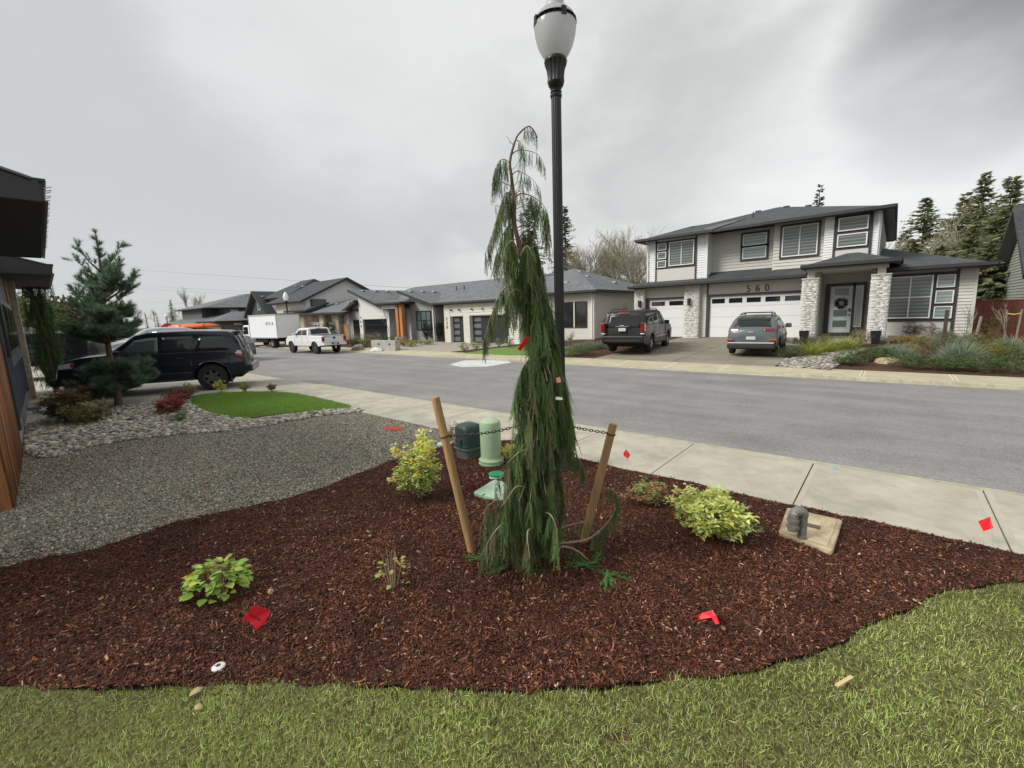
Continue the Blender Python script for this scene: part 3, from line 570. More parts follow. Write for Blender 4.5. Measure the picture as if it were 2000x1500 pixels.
c = sum(P4, Vector()) / 4; ax = (P4[1] - P4[0]).normalized(); ay = (P4[3] - P4[0]).normalized()
inner = [P4[0].lerp(P4[2], .09), P4[1].lerp(P4[3], .09), P4[2].lerp(P4[0], .09), P4[3].lerp(P4[1], .09)]
MB().prism([tuple(q[:2]) for q in inner], .12, .166, 'z').build('lid', M('tan_lid', (.47, .39, .25), .8, var=.4, scale=9, bump=.4, bscale=60), th, True, bevel=.004)
c2 = c + ax * .03
MB().prism([tuple((c2 + ax * a * .05 + ay * b_ * .035)[:2]) for a, b_ in ((-1, -1), (1, -1), (1, 1), (-1, 1))], .15, .171, 'z').build('plate', M('rust_plate', (.13, .09, .07), .7), th, True)
p = G(1557, 1060); galv = M('galvanised', (.22, .22, .2), .5, metal=.3, var=.35, scale=25, bump=.3, bscale=70)
th = thing('vent_pipe', 'grey galvanised pipe with an elbow turned back down standing on the valve box edge', 'pipe', tuple(p), 0, None, 1.3)
d = (G(1575, 1045) - G(1553, 1047)).normalized()
arc = [Vector((0, 0, .19)) + d * (.035 * (1 - math.cos(t))) * -1 + Vector((0, 0, .035 * math.sin(t))) for t in np.linspace(0, math.pi, 9)]
MB().tube([d * .03 + Vector((0, 0, -.1)), d * .03 + Vector((0, 0, .2))], .026, 16).build('riser', galv, th, smooth=40)
MB().tube([q + d * .03 for q in arc], .032, 14).build('elbow', galv, th, smooth=60)
MB().tube([-d * .04 + Vector((0, 0, .19)), -d * .04 + Vector((0, 0, .09))], .03, 16).tube([-d * .04 + Vector((0, 0, .13)), -d * .04 + Vector((0, 0, .105))], .038, 6).tube([-d * .04 + Vector((0, 0, .175)), -d * .04 + Vector((0, 0, .155))], .037, 16).build('union', galv, th, smooth=40)
# ------------------------------------------------------------------ small things: flags, head, stick, litter
redF = M('flag_red', (.85, .02, .035), .5)
def flag(lab, px, pts, z0, parts=None, wire=True, lean=(0, 0)):
    a = G(*px); th = thing('marker_flag', lab, 'flag', tuple(a), 0, 'red marker flags'); n = Vector((a.x, a.y, 0)).normalized()
    def fp(x, y, dd=0): r = Vector(ray(x, y)); t = (Vector((a.x, a.y, 0)).dot(n) + dd) / r.dot(n); q = r * t; q.z += CH; return q
    P_ = [fp(*q) for q in pts]; o = MB().quad(*P_).build('flag_sheet', redF, th, True); s = o.modifiers.new('s', 'SOLIDIFY'); s.thickness = .0015
    return th, fp, P_
th, fp, Pf = flag('red marker flag with a printed name lying low near the front left of the bed', (500, 1228), [(471, 1210, .0), (487, 1195), (497, 1181), (530, 1193, .02), (518, 1215, 0), (501, 1231, -.02), (486, 1212), (476, 1213)], 0)
MB().tube([fp(502, 1232, .03), fp(500, 1205, .02), fp(497, 1176, .02)], .0022, 5).build('wire', M('wire', (.42, .42, .42), .5), th, True)
def text(body, size, mat, loc, xdir, ydir, parent, name='lettering', ext=.001, world=True, align='LEFT'):
    cu = bpy.data.curves.new('t', 'FONT'); cu.body = body; cu.size = size; cu.extrude = ext; cu.align_x = align; cu.align_y = 'CENTER'; o = bpy.data.objects.new('t', cu); S.collection.objects.link(o)
    dg_ = bpy.context.evaluated_depsgraph_get(); me = bpy.data.meshes.new_from_object(o.evaluated_get(dg_)); bpy.data.objects.remove(o)
    x = Vector(xdir).normalized(); y = Vector(ydir); y = (y - x * y.dot(x)).normalized(); z = x.cross(y)
    me.transform(Matrix(((x.x, y.x, z.x, loc[0]), (x.y, y.y, z.y, loc[1]), (x.z, y.z, z.z, loc[2]), (0, 0, 0, 1)))); me.name = name
    return link(name, me, parent, mat, world)
tx = fp(490, 1200, -.012); te = fp(513, 1213, -.012); ty = fp(497, 1186, -.012) - fp(490, 1202, -.012)
ink = M('ink', (.03, .005, .005), .7)
text('Horizon', .028, ink, fp(487, 1199, -.014), te - tx, ty, th, ext=.0003)
text('*', .03, ink, fp(504, 1198, -.014), te - tx, ty, th, 'emblem', ext=.0003)
def flag2(lab, px, pts, stem): th, fp, P_ = flag(lab, px, pts, 0); MB().tube([fp(*stem[0]), fp(*stem[1])], .0022, 5).build('wire', M('wire', (.3, .3, .3)), th, True)
flag2('crumpled red marker flag bent over in the mulch at the front right', (1387, 1217), [(1354, 1205, 0), (1372, 1197, .03), (1391, 1192, .03), (1398, 1200, 0), (1405, 1217, -.02), (1398, 1219, -.02), (1390, 1206, 0), (1362, 1211, .01)], ((1404, 1222), (1392, 1193)))
flag2('small red marker flag at the far edge of the bed beside the right stake', (1226, 914), [(1217, 886), (1223, 877), (1231, 888), (1227, 896), (1219, 891)], ((1226, 914), (1223, 878)))
flag2('red square marker flag standing at the pavement edge on the far right', (1945, 1072), [(1910, 1018), (1934, 1009), (1940, 1031), (1921, 1038)], ((1941, 1072), (1934, 1010)))
p = G(427, 1304); th = thing('sprinkler_head', 'small white round sprinkler cap in the mulch near the lawn', 'sprinkler', (p.x, p.y, .117))
MB().lathe([(.036, -.02), (.037, .012), (.03, .018), (.016, .019)], 24).build('cap', M('white_cap', (.72, .72, .7), .4), th, smooth=40)
MB().lathe([(.012, .018), (.012, .022), (.003, .023)], 16).build('nozzle', M('nozzle', (.05, .05, .05), .5), th, smooth=40)
a, b_ = G(1634, 1340, .15), G(1664, 1322, .15); u = (b_ - a).normalized(); w = Vector((-u.y, u.x, 0)) * .009
o = MB().prism([tuple((a - w)[:2]), tuple((b_ - w)[:2]), tuple((b_ + w)[:2]), tuple((a + w)[:2])], .148, .156, 'z').build('wood_chip', M('pale_wood', (.62, .47, .25), .6)); setp(o, 'pale wood splinter lying on the foreground lawn', 'wood scrap')
# fallen leaves on gravel and bed
dead = [(.38, .2, .1), (.42, .28, .15), (.3, .12, .06), (.5, .4, .22)]
for i, (x, y, s) in enumerate([(370, 967, .055), (348, 950, .05), (404, 945, .05), (340, 968, .06), (394, 1012, .06), (310, 1030, .05), (168, 887, .05), (525, 926, .045), (630, 963, .06), (650, 958, .05), (600, 975, .06), (723, 1042, .045), (722, 1048, .04), (398, 1342, .055), (135, 1000, .05), (185, 926, .05), (405, 942, .05), (55, 892, .06), (1415, 1232, .035), (1233, 1148, .04), (380, 1378, .04), (525, 1150, .05)]):
    p = G(x, y, .14); tv, tf = LEAF; a = RS.uniform(0, 6.28, 1); V, F, C = inst(tv, tf, np.array([tuple(p)]), rotm(a, RS.normal(0, .25, 1), RS.normal(0, .25, 1)), np.array([[s, s * 1.5, s]]) * 1.3, pal(dead, 1, .15))
    o = fast('fallen_leaf', V, F, leafM, C); place = 'on the mulch bed' if i in (11, 12, 13, 18, 19, 20, 21) else 'on the grey gravel'; setp(o, 'dry brown fallen leaf lying ' + place, 'leaf', 'fallen leaves ' + place); o.modifiers.new('s', 'SOLIDIFY').thickness = .001
spray('red_paint_mark', [tuple(G(*q)[:2]) for q in [(750, 833), (765, 831), (787, 834), (789, 838), (774, 841), (752, 838)]], .125, (.42, .07, .05))
spray('blue_paint_mark', [tuple(G(*q)[:2]) for q in [(1628, 912), (1636, 913), (1636, 918), (1628, 917)]], .1225, (.15, .4, .62))
# ------------------------------------------------------------------ shrubs
twigM = M('shrub_twig', (.20, .13, .08), .8, var=.2, scale=20)
def shrub(name, lab, cat, c, rx, rz, nt, leaf, cols, zc=None, ros=9, lw=1., group=None, up=.5, topcols=None, stemn=14, lift=0, top=None):
    """rosettes of leaves on the ends of twigs filling an uneven ellipsoid"""
    c = Vector(c); th = thing(name, lab, cat, tuple(c), 0, group); Pp = []; D = []; b = MB()
    off = RS.uniform(0, 6, 3)
    for i in range(nt):
        d = RS.normal(0, 1, 3); d /= np.linalg.norm(d); d[2] = d[2] * .8 + .25; rr = RS.uniform(.25, 1) ** .45; wob = 1 + .42 * math.sin(d[0] * 4 + off[0]) * math.sin(d[1] * 4 + off[1]) + .12 * math.sin(d[2] * 7 + off[2])
        p = np.array([d[0] * rx * rr * wob, d[1] * rx * rr * wob, max(.02, rz * .45 + lift + d[2] * rz * .55 * rr * wob)])
        if top is not None and RS.rand() < top[3]: p = np.array([top[0] + RS.normal(0, .05), top[1] + RS.normal(0, .05), top[2] * RS.uniform(.6, 1)])
        Pp.append(p); D.append(d)
        if i % max(1, nt // stemn) == 0: b.tube(cr([c + Vector((RS.normal(0, rx * .08), RS.normal(0, rx * .08), 0)), c + Vector((p[0] * .4, p[1] * .4, p[2] * .6)), c + Vector(p)], 3), [max(.002, leaf * .06)] * 7, 5)
    b.build('stem', twigM, th, True)
    Pp = np.array(Pp); D = np.array(D); m = nt * ros; P3 = np.repeat(Pp, ros, 0) + RS.normal(0, leaf * .22, (m, 3)); yaw = RS.uniform(0, 6.28, m); pit = RS.uniform(-.35, 1.0, m) * up * 1.3
    cc = np.repeat(pal(cols, nt, .12), ros, 0)
    if topcols is not None:
        h = (Pp[:, 2] / rz); kk = np.repeat(RS.rand(nt) < np.clip(h * 1.1 - .1, 0, 1), ros); cc[kk] = np.repeat(pal(topcols, nt, .12), ros, 0)[kk]
    cc = np.clip(cc * RS.uniform(.78, 1.2, (m, 1)), 0, 1); s = leaf * RS.uniform(.65, 1.2, m)
    V, F, C = inst(*LEAF, P3 + np.array(c), rotm(yaw, pit, RS.normal(0, .4, m)), np.c_[s, s * lw, s], cc); V[:, 2] = np.maximum(V[:, 2], .13)
    fast('foliage', V, F, leafM, C, th); return th
YG = [(.78, .74, .14), (.66, .70, .18), (.82, .8, .34), (.85, .72, .12)]; VG = [(.28, .42, .12), (.38, .52, .18), (.66, .7, .34), (.46, .58, .22)]
p = G(822, 975); shrub('variegated_shrub', 'upright yellow green variegated shrub behind the left stake', 'shrub', p, .24, .62, 520, .044, VG, ros=8, topcols=YG, lw=.9, top=(-.06, .12, .78, .07))
p = G(1388, 1052); shrub('variegated_shrub', 'dense pale yellow green shrub between the right stake and the valve box', 'shrub', p, .25, .44, 400, .052, [(.62, .68, .16), (.7, .72, .24), (.46, .56, .15)], ros=8, topcols=[(.75, .76, .24), (.68, .74, .28)], lw=.9)
th = S.collection.objects[-1]
b = MB(); c0 = G(1410, 1055, .2); e1 = c0 + Vector((.2, .12, .12)); tw = [cr([c0, c0.lerp(e1, .5) + Vector((0, 0, .02)), e1], 4)]
shr = [o for o in S.objects if o.name.startswith('variegated_shrub') and o.parent is None][-1]
b.tube(tw[0], .004, 6); b.tube(cr([c0, c0 + Vector((.12, .05, .09)), c0 + Vector((.17, .03, .15))], 4), .003, 6); b.build('side_twig', twigM, shr, True)
Pp = np.array([tuple(e1)] * 26 + [tuple(c0 + Vector((.17, .03, .16)))] * 16) + RS.normal(0, .03, (42, 3)); V, F, C = inst(*LEAF, Pp, rotm(RS.uniform(0, 6.28, 42), RS.uniform(-.4, .6, 42), RS.normal(0, .3, 42)), np.c_[[.06] * 42, [.05] * 42, [.06] * 42], pal([(.4, .46, .15), (.2, .33, .1)], 42, .2)); fast('side_foliage', V, F, leafM, C, shr)
p = G(1268, 985); shrub('low_shrub', 'sparse reddish green low shrub at the pavement side of the bed', 'shrub', p, .21, .24, 120, .048, [(.26, .32, .1), (.34, .38, .12), (.36, .18, .08)], ros=7, lw=.6, topcols=[(.3, .4, .14), (.38, .16, .08)])
p = G(1003, 903); shrub('variegated_shrub', 'small golden shrub half hidden behind the cedar near the lamp base', 'shrub', p, .14, .24, 70, .05, YG, ros=7)
p = G(1082, 910); shrub('variegated_shrub', 'small golden shrub directly at the foot of the lamp pole', 'shrub', p, .12, .2, 40, .05, YG, ros=7)
p = G(880, 858); shrub('low_shrub', 'thin twiggy shrub poking up behind the left stake and dark pedestal', 'shrub', p, .1, .28, 24, .045, [(.35, .3, .12), (.4, .33, .15)], ros=5)
# pruned broadleaf plants with cut canes
def cane_plant(lab, c, r, h, nl, nc, leaf, cols, ring=1.):
    c = Vector(c); th = thing('hydrangea', lab, 'plant', tuple(c)); b = MB()
    for i in range(nc):
        a = RS.uniform(0, 6.28); q = RS.uniform(.1, .55) * r; e_ = Vector((math.cos(a) * q * 1.4, math.sin(a) * q * 1.4, h * RS.uniform(.6, 1.1))); b.tube([c + Vector((math.cos(a) * q * .5, math.sin(a) * q * .5, 0)), c + e_], [.0026, .0016], 6)
    b.build('cane', M('pale_cane', (.42, .3, .2), .8, var=.25, scale=30), th, True)
    a = RS.uniform(0, 6.28, nl); q = r * RS.uniform(.25, 1, nl) ** .6 * ring; z = h * (.12 + .62 * (1 - (q / r) ** 2) + .3 * RS.rand(nl)); s = leaf * RS.uniform(.55, 1.25, nl)
    V, F, C = inst(*LEAF, np.c_[c.x + np.cos(a) * q, c.y + np.sin(a) * q, .12 + z], rotm(a + RS.normal(0, .5, nl), RS.uniform(-.5, .5, nl), RS.normal(0, .3, nl)), np.c_[s, s * 1.7, s], pal(cols, nl, .15))
    fast('foliage', V, F, leafM, C, th)
cane_plant('wide bright green hydrangea with cut canes at the front left of the bed', G(428, 1155), .19, .24, 170, 26, .08, [(.28, .45, .08), (.33, .52, .09), (.38, .56, .12), (.22, .38, .07), (.6, .6, .1), (.42, .54, .1)])
cane_plant('tiny nearly bare hydrangea between the wide hydrangea and the left stake', G(768, 1148), .11, .3, 26, 14, .045, [(.42, .46, .1), (.3, .42, .1), (.5, .4, .12)])
# ------------------------------------------------------------------ pine by the driveway
def tufts(name, P, D, parent, cols, L=.12, nn=16, w=.004):
    P = np.array(P); D = np.array(D); m = len(P) * nn; P3 = np.repeat(P, nn, 0); d = np.repeat(D, nn, 0) + RS.normal(0, .55, (m, 3)); d /= np.linalg.norm(d, axis=1)[:, None]
    yaw = np.arctan2(d[:, 1], d[:, 0]); pit = np.arcsin(np.clip(d[:, 2], -1, 1)); tv = np.array([(0, -1, 0), (0, 1, 0), (1, 0, 0)]); s = L * RS.uniform(.7, 1.2, m)
    cc = np.repeat(pal(cols, len(P), .25), nn, 0); V, F, C = inst(tv, [(0, 1, 2)], P3, rotm(yaw, pit, RS.uniform(0, 3, m)), np.c_[s, np.full(m, w), s], cc); return fast(name, V, F, needleM, C, parent)
pb = G(232, 792); th = thing('pine_tree', 'blue green young pine with clumped needles standing in the river rock', 'tree', tuple(pb))
pbark = M('pine_bark', (.14, .095, .07), .85, var=.4, scale=25, bump=.7, bscale=50)
n = Vector((pb.x, pb.y, 0)).normalized(); rt = Vector((n.y, -n.x, 0))
def PP(x, y, dd=0): r = Vector(ray(x, y)); t = (Vector((pb.x, pb.y, 0)).dot(n) + dd) / r.dot(n); q = r * t; q.z += CH; return q
tr_ = cr([PP(232, 795), PP(228, 760), PP(219, 720), PP(212, 680), PP(207, 640), PP(203, 590), PP(199, 545), PP(194, 505), PP(187, 458)], 4)
MB().tube(tr_, [.085 * (1 - .88 * i / len(tr_)) ** .9 for i in range(len(tr_))], 10).build('trunk', pbark, th, True, smooth=50)
b = MB(); TPp, TD = [], []
def limb(a, e_, r0, dens, spread=.28, up=.35, tipdens=1):
    mid = a.lerp(e_, .5) - Vector((0, 0, (e_ - a).length * .07)); c_ = cr([a, mid, e_], 5); b.tube(c_, [max(.006, r0 * (1 - i / len(c_))) for i in range(len(c_))], 6)
    L = (e_ - a).length; nsub = int(dens * L)
    for i in range(nsub):
        t = RS.uniform(.25, 1); p = c_[min(len(c_) - 1, int(t * len(c_)))]; d = (e_ - a).normalized() * .6 + Vector(RS.normal(0, .8, 3)) * .7; d.z = abs(d.z) * .6 + up; d.normalize(); l = RS.uniform(.4, 1) * spread * (1.25 - .5 * t); q = p + d * l
        if i % 3 == 0: b.tube([p, q], [.007, .004], 4)
        for u in (.35, .6, .8, 1.0): r_ = p.lerp(q, u); TPp.append(tuple(r_)); TD.append(tuple(d + Vector((0, 0, .3))))
    for u in np.linspace(.5, 1, int(6 * L) + 2): r_ = a.lerp(e_, u); TPp.append(tuple(r_)); TD.append(tuple((e_ - a).normalized() + Vector((0, 0, .4))))
limb(PP(198, 520), PP(187, 457), .02, 24, .13)
for (a, e_, ex, dens) in [((196, 530), (153, 486), 0, 14), ((196, 530), (233, 484), 0, 14), ((198, 545), (150, 510), .2, 12), ((199, 548), (240, 508), -.2, 12), ((200, 560), (215, 510), .4, 10), ((203, 590), (155, 540), 0, 26), ((203, 590), (270, 530), 0, 22), ((203, 600), (145, 570), .3, 26), ((203, 600), (262, 560), -.4, 26), ((203, 585), (225, 530), .5, 20)]:
    limb(PP(*a), PP(*e_, ex), .03, dens, .28)
for k in range(18):                                  # middle whorls
    y0 = RS.uniform(545, 625); a = RS.uniform(0, 6.28); hw = np.interp(y0, [545, 600, 625], [26, 42, 50]); limb(PP(200 + (y0 - 545) * .05, y0), PP(201 + math.cos(a) * hw, y0 - RS.uniform(14, 40), math.sin(a) * .8), .02, 26, .26)
for k in range(30):                                  # main crown
    y0 = RS.uniform(610, 672); a = RS.uniform(0, 6.28); hw = np.interp(y0, [610, 640, 672], [46, 58, 66]); ex = 205 + math.cos(a) * hw; limb(PP(206 + (y0 - 640) * .06, y0), PP(ex, y0 - RS.uniform(-8, 22), math.sin(a) * 1.0), .035, 48, .32)
for k in range(30):                                  # lower skirt
    y0 = RS.uniform(715, 762); a = RS.uniform(0, 6.28); hw = np.interp(y0, [715, 745, 762], [50, 66, 58]); limb(PP(222, y0), PP(232 + math.cos(a) * hw, y0 + RS.uniform(-18, 8), math.sin(a) * .9), .03, 50, .3)
for ex, y in ((150, 768), (170, 775), (140, 758)): limb(PP(228, 772), PP(ex, y, .1), .03, 36, .25)
b.build('branch', pbark, th, True); tufts('foliage', TPp, TD, th, [(.13, .21, .13), (.17, .25, .155), (.21, .29, .19), (.10, .16, .11)], .12, 20, .0036); print('pine tufts', len(TPp))
# bushes beside the pine and in the small garden
p = G(135, 825); shrub('nandina', 'round dark green bush with red tips, nearest the house wall', 'shrub', p, .42, .72, 420, .075, [(.05, .10, .03), (.06, .13, .035), (.10, .09, .03)], topcols=[(.28, .09, .05), (.22, .12, .05), (.1, .12, .04)], lw=.6)
p = G(178, 826); shrub('nandina', 'yellow green bush leaning against the red tipped bush', 'shrub', p, .36, .42, 240, .08, [(.26, .27, .10), (.32, .3, .14), (.14, .18, .05)], topcols=[(.42, .38, .2), (.4, .25, .14)], lw=.6)
p = G(150, 778); shrub('nandina', 'sparse yellow and pink bush left of the pine trunk', 'shrub', p, .4, .75, 120, .08, [(.36, .3, .15), (.4, .24, .15), (.3, .34, .12)], lw=.6)
p = G(195, 796); shrub('nandina', 'small pale green bush in front of the pine trunk', 'shrub', p, .2, .55, 80, .07, [(.3, .34, .14), (.2, .26, .09)], lw=.6)
p = G(336, 806); shrub('nandina', 'bright red low bush beside the corner of the small lawn', 'shrub', p, .3, .36, 260, .07, [(.30, .07, .06), (.38, .09, .08), (.26, .12, .07)], topcols=[(.45, .12, .10), (.34, .07, .07)], lw=.5)
p = G(352, 787); shrub('nandina', 'dark red bush directly behind the bright red one', 'shrub', p, .38, .4, 220, .07, [(.16, .07, .05), (.25, .09, .08)], topcols=[(.32, .12, .12), (.25, .07, .07)], lw=.5)
p = G(352, 822); shrub('weed', 'small light green weed in the river rock', 'plant', p, .12, .16, 40, .06, [(.2, .36, .12), (.26, .4, .16)], lw=.7)
for (x, y, r, lab, cols) in [(432, 766, .18, 'small round gold green shrub in front of the rear wheel of the parked dark suv', YG[:2] + [(.2, .24, .05)]), (479, 765, .15, 'small round gold green shrub, middle one along the lawn top edge', [(.3, .33, .08), (.2, .25, .06)]), (531, 764, .12, 'small reddish shrub at the right end of the lawn top edge', [(.25, .16, .08), (.2, .1, .06)]), (370, 775, .2, 'small yellow green shrub behind the red bushes', [(.35, .36, .1), (.28, .3, .08)])]:
    p = G(x, y); shrub('dwarf_shrub', lab, 'shrub', p, r, r * 1.9, 90, .045, cols, ros=7, group='dwarf shrubs round the small lawn')
# ------------------------------------------------------------------ gardens across the street
def P2(x, y, z=None):
    p = G(x, y, .3)
    for _ in range(6): p = G(x, y, fz(p.x, p.y))
    return p
def grasstuft(name, lab, c, r, h, n, cols, group=None, w=.012, lean=.8):
    c = Vector(c); th = thing(name, lab, 'plant', tuple(c), 0, group); a = RS.uniform(0, 6.28, n); q = r * .35 * RS.rand(n); L = h * RS.uniform(.7, 1.15, n)
    tv = np.array([(0, -.5, 0), (0, .5, 0), (.4, -.45, .0), (.4, .45, 0), (.75, -.3, -.10), (.75, .3, -.10), (1, 0, -.28)]); tf = [(0, 2, 1), (1, 2, 3), (2, 4, 3), (3, 4, 5), (4, 6, 5)]
    V, F, C = inst(tv, tf, np.c_[c.x + np.cos(a) * q, c.y + np.sin(a) * q, np.full(n, c.z)], rotm(a, np.clip(RS.normal(lean, .35, n), .1, 1.55), RS.normal(0, .2, n)), np.c_[L, np.full(n, w), L], pal(cols, n, .25)); fast('foliage', V, F, grassM, C, th); return th
def lav(lab, c, r, h, n=1500, cols=((.24, .28, .19), (.30, .34, .25), (.18, .225, .15)), group='grey green lavender mounds', name='lavender'):
    c = Vector(c); th = thing(name, lab, 'shrub', tuple(c), 0, group); d = RS.normal(0, 1, (n, 3)); d[:, 2] = np.abs(d[:, 2]) * .9 + .15; d /= np.linalg.norm(d, axis=1)[:, None]; q = RS.uniform(.3, .8, (n, 1)); P_ = np.c_[d[:, :2] * r * q * .8, d[:, 2:] * h * q * .75]
    d2 = d + RS.normal(0, .3, (n, 3)); d2[:, 2] += .3; d2 /= np.linalg.norm(d2, axis=1)[:, None]
    V, F, C = inst(*BLADE, P_ + np.array(c), rotm(np.arctan2(d2[:, 1], d2[:, 0]), np.arcsin(d2[:, 2]), RS.uniform(0, 3, n)), np.c_[np.full(n, r * .38), np.full(n, .011), np.full(n, r * .25)], pal(cols, n, .3)); V[:, 2] = np.maximum(V[:, 2], c.z - .02); fast('foliage', V, F, grassM, C, th); return th
Yb = [(.40, .42, .08), (.32, .36, .07), (.25, .30, .06)]
for x, y, l in ((1582, 695, 'yellow striped grass tuft nearest the grey crossover'), (1618, 688, 'yellow striped grass tuft, middle of three on the stones'), (1655, 684, 'yellow striped grass tuft in front of the white entrance door')): grasstuft('sedge', l, P2(x, y), .5, .75, 380, Yb, 'yellow striped grass tufts by the entrance')
J = [(.10, .17, .06), (.14, .2, .07), (.08, .13, .05), (.17, .2, .09)]
def jun(x, y, rx, h, lab, cols=J, n=240): return shrub('juniper', lab, 'shrub', P2(x, y), rx, h * 1.35, int(n * 1.5), .07, cols, ros=7, lw=.4, group='low garden shrubs across the street')
jun(1572, 676, .75, .3, 'low dark green juniper at the garage corner'); jun(1543, 698, .5, .28, 'low green juniper at the driveway edge'); jun(1690, 705, .55, .3, 'dark green juniper spreading over the street edge stones'); jun(1718, 700, .35, .28, 'small bright juniper beside the tan boulder')
jun(1655, 712, .45, .22, 'pale green trailing juniper behind the stones'); jun(1780, 718, .6, .3, 'dark juniper at the pavement under the amber shrub'); jun(1850, 722, .55, .26, 'dark juniper in front of the large lavender'); jun(1910, 724, .7, .3, 'dark juniper between boulder and gold shrub'); jun(1978, 728, .8, .35, 'dark juniper at the far right corner of the bed')
jun(1610, 669, .3, .3, 'bronze grass clump beside the left pillar', [(.3, .2, .07), (.22, .2, .06)], 100); jun(1680, 676, .45, .5, 'amber and green barberry before the right pillar', [(.3, .18, .05), (.16, .2, .05)], 160)
jun(1782, 662, .45, .65, 'dark holly bush under the big ground floor window', [(.03, .07, .03), (.045, .09, .035)], 220); jun(1772, 676, .55, .35, 'yellow amber shrub beside the bench', [(.34, .28, .06), (.3, .2, .05)], 160); jun(1818, 665, .35, .6, 'reddish twiggy shrub under the big ground floor window', [(.22, .13, .1), (.16, .14, .07)], 90)
jun(1795, 700, .6, .6, 'tan and amber shrub left of the short post', [(.34, .26, .12), (.3, .2, .07), (.2, .2, .08)], 220); jun(1922, 712, .5, .5, 'gold green shrub right of the large lavender', [(.3, .27, .05), (.2, .22, .06)], 200); jun(1917, 690, .45, .7, 'dark amber shrub behind the gold one', [(.2, .19, .06), (.24, .14, .05)], 160); jun(1935, 668, .6, .8, 'round dark green shrub at the red fence', [(.06, .10, .05), (.08, .13, .06)], 200); jun(1945, 705, .5, .5, 'olive green shrub near the street at the far right', [(.2, .24, .07), (.14, .18, .06)], 160)
for x, y, r, h, l in ((1728, 700, .55, .6, 'lavender mound behind the tan boulder'), (1765, 702, .5, .5, 'lavender mound left of the amber shrub'), (1745, 690, .5, .4, 'pale lavender mound nearest the right pillar'), (1805, 676, .5, .6, 'lavender mound below the big ground floor window'), (1875, 712, .85, 1.0, 'largest lavender mound, right of the short post'), (1830, 690, .5, .9, 'lavender mound directly behind the short post'), (1845, 668, .6, .7, 'lavender mound at the wall of the house corner'), (1905, 682, .5, .8, 'lavender mound behind the leaning stake'), (1968, 700, .75, .95, 'rightmost big lavender mound before the red fence'), (1890, 676, .5, .7, 'lavender mound at the foot of the bare shrub')): lav(l, P2(x, y), r, h)
lav('pale tan ornamental mound between the two front lavender mounds', P2(1775, 686), .45, .42, 600, [(.4, .4, .3), (.34, .34, .24)], None, 'ornamental_mound')
P = []
spx = [(1522, 716), (1535, 703), (1560, 698), (1600, 693), (1625, 690), (1645, 680), (1690, 682), (1660, 700), (1640, 712), (1620, 722), (1570, 719)]
poly = [tuple(P2(*q)[:2]) for q in spx]; P = sample(poly, 3000); m = len(P); sz = RS.uniform(.025, .085, m)
V, F, C = inst(*OCT, np.c_[P, NV(P, fz) + sz * .25], rotm(RS.uniform(0, 6.28, m), RS.normal(0, .2, m), RS.normal(0, .2, m)), np.c_[sz * 1.6, sz, sz * .5], pal([(.36, .34, .29), (.45, .43, .37), (.22, .22, .2), (.3, .24, .18), (.15, .15, .15)], m, .15)); setp(fast('cobblestones', V, F, stoneM, C, smooth=True), 'flat grey river stones beside the driveway crossover', 'stones', None, 'stuff')
def boulder(lab, c, s, col, name='boulder'):
    o = None; b = MB(); n1_, n2_ = 12, 7; vs = []
    for i in range(n2_ + 1):
        for j in range(n1_): a, t = 2 * math.pi * j / n1_, math.pi * i / n2_; k = 1 + .18 * math.sin(3 * a + s[0] * 9) * math.sin(2 * t + 1) + .08 * RS.normal(); vs.append((c[0] + s[0] * k * math.sin(t) * math.cos(a), c[1] + s[1] * k * math.sin(t) * math.sin(a), c[2] + s[2] * k * math.cos(t)))
    fs = [(i * n1_ + j, i * n1_ + (j + 1) % n1_, (i + 1) * n1_ + (j + 1) % n1_, (i + 1) * n1_ + j) for i in range(n2_) for j in range(n1_)]
    b.add(vs, fs); o = b.build(name, M('rock' + str(col[0]), col, .85, var=.3, scale=6, bump=.5, bscale=12), None, smooth=40); return setp(o, lab, 'rock', 'garden boulders')
boulder('flat tan boulder between two junipers at the pavement', P2(1733, 708), (.38, .3, .16), (.36, .28, .18)); boulder('grey boulder among the stones left of the juniper', P2(1648, 703), (.33, .25, .12), (.34, .32, .27)); boulder('small round tan boulder before the largest lavender', P2(1876, 716), (.2, .18, .12), (.33, .3, .22)); boulder('grey flat boulder beside the pale mound', P2(1752, 684), (.3, .25, .15), (.3, .31, .31))
rustM = M('dark_post', (.06, .045, .04), .8, var=.3, scale=10)
p = P2(1839, 700); th = thing('garden_post', 'thin dark upright post in the lavender', 'post', tuple(p)); MB().box(-.05, .05, -.05, .05, -.1, 1.62).build('post', rustM, th, bevel=.008)
p = P2(1898, 686); th = thing('garden_post', 'short leaning weathered stake right of the largest lavender', 'post', tuple(p)); MB().tube([(0, 0, -.1), (.14, .1, 1.25)], .045, 8).build('post', M('grey_wood', (.22, .19, .15), .85, var=.3, scale=12), th, smooth=40)
# bench
p = P2(1758, 672); th = thing('garden_bench', 'low brown wooden bench below the corner window', 'bench', tuple(p)); MB().box(-.45, .45, -.18, .18, .3, .36).build('seat', M('bench_wood', (.16, .1, .06), .7, var=.2, scale=9), th)
for s in (-1, 1): MB().box(s * .38 - .03, s * .38 + .03, -.16, .16, -.05, .3).build('leg', MT['bench_wood'], th)
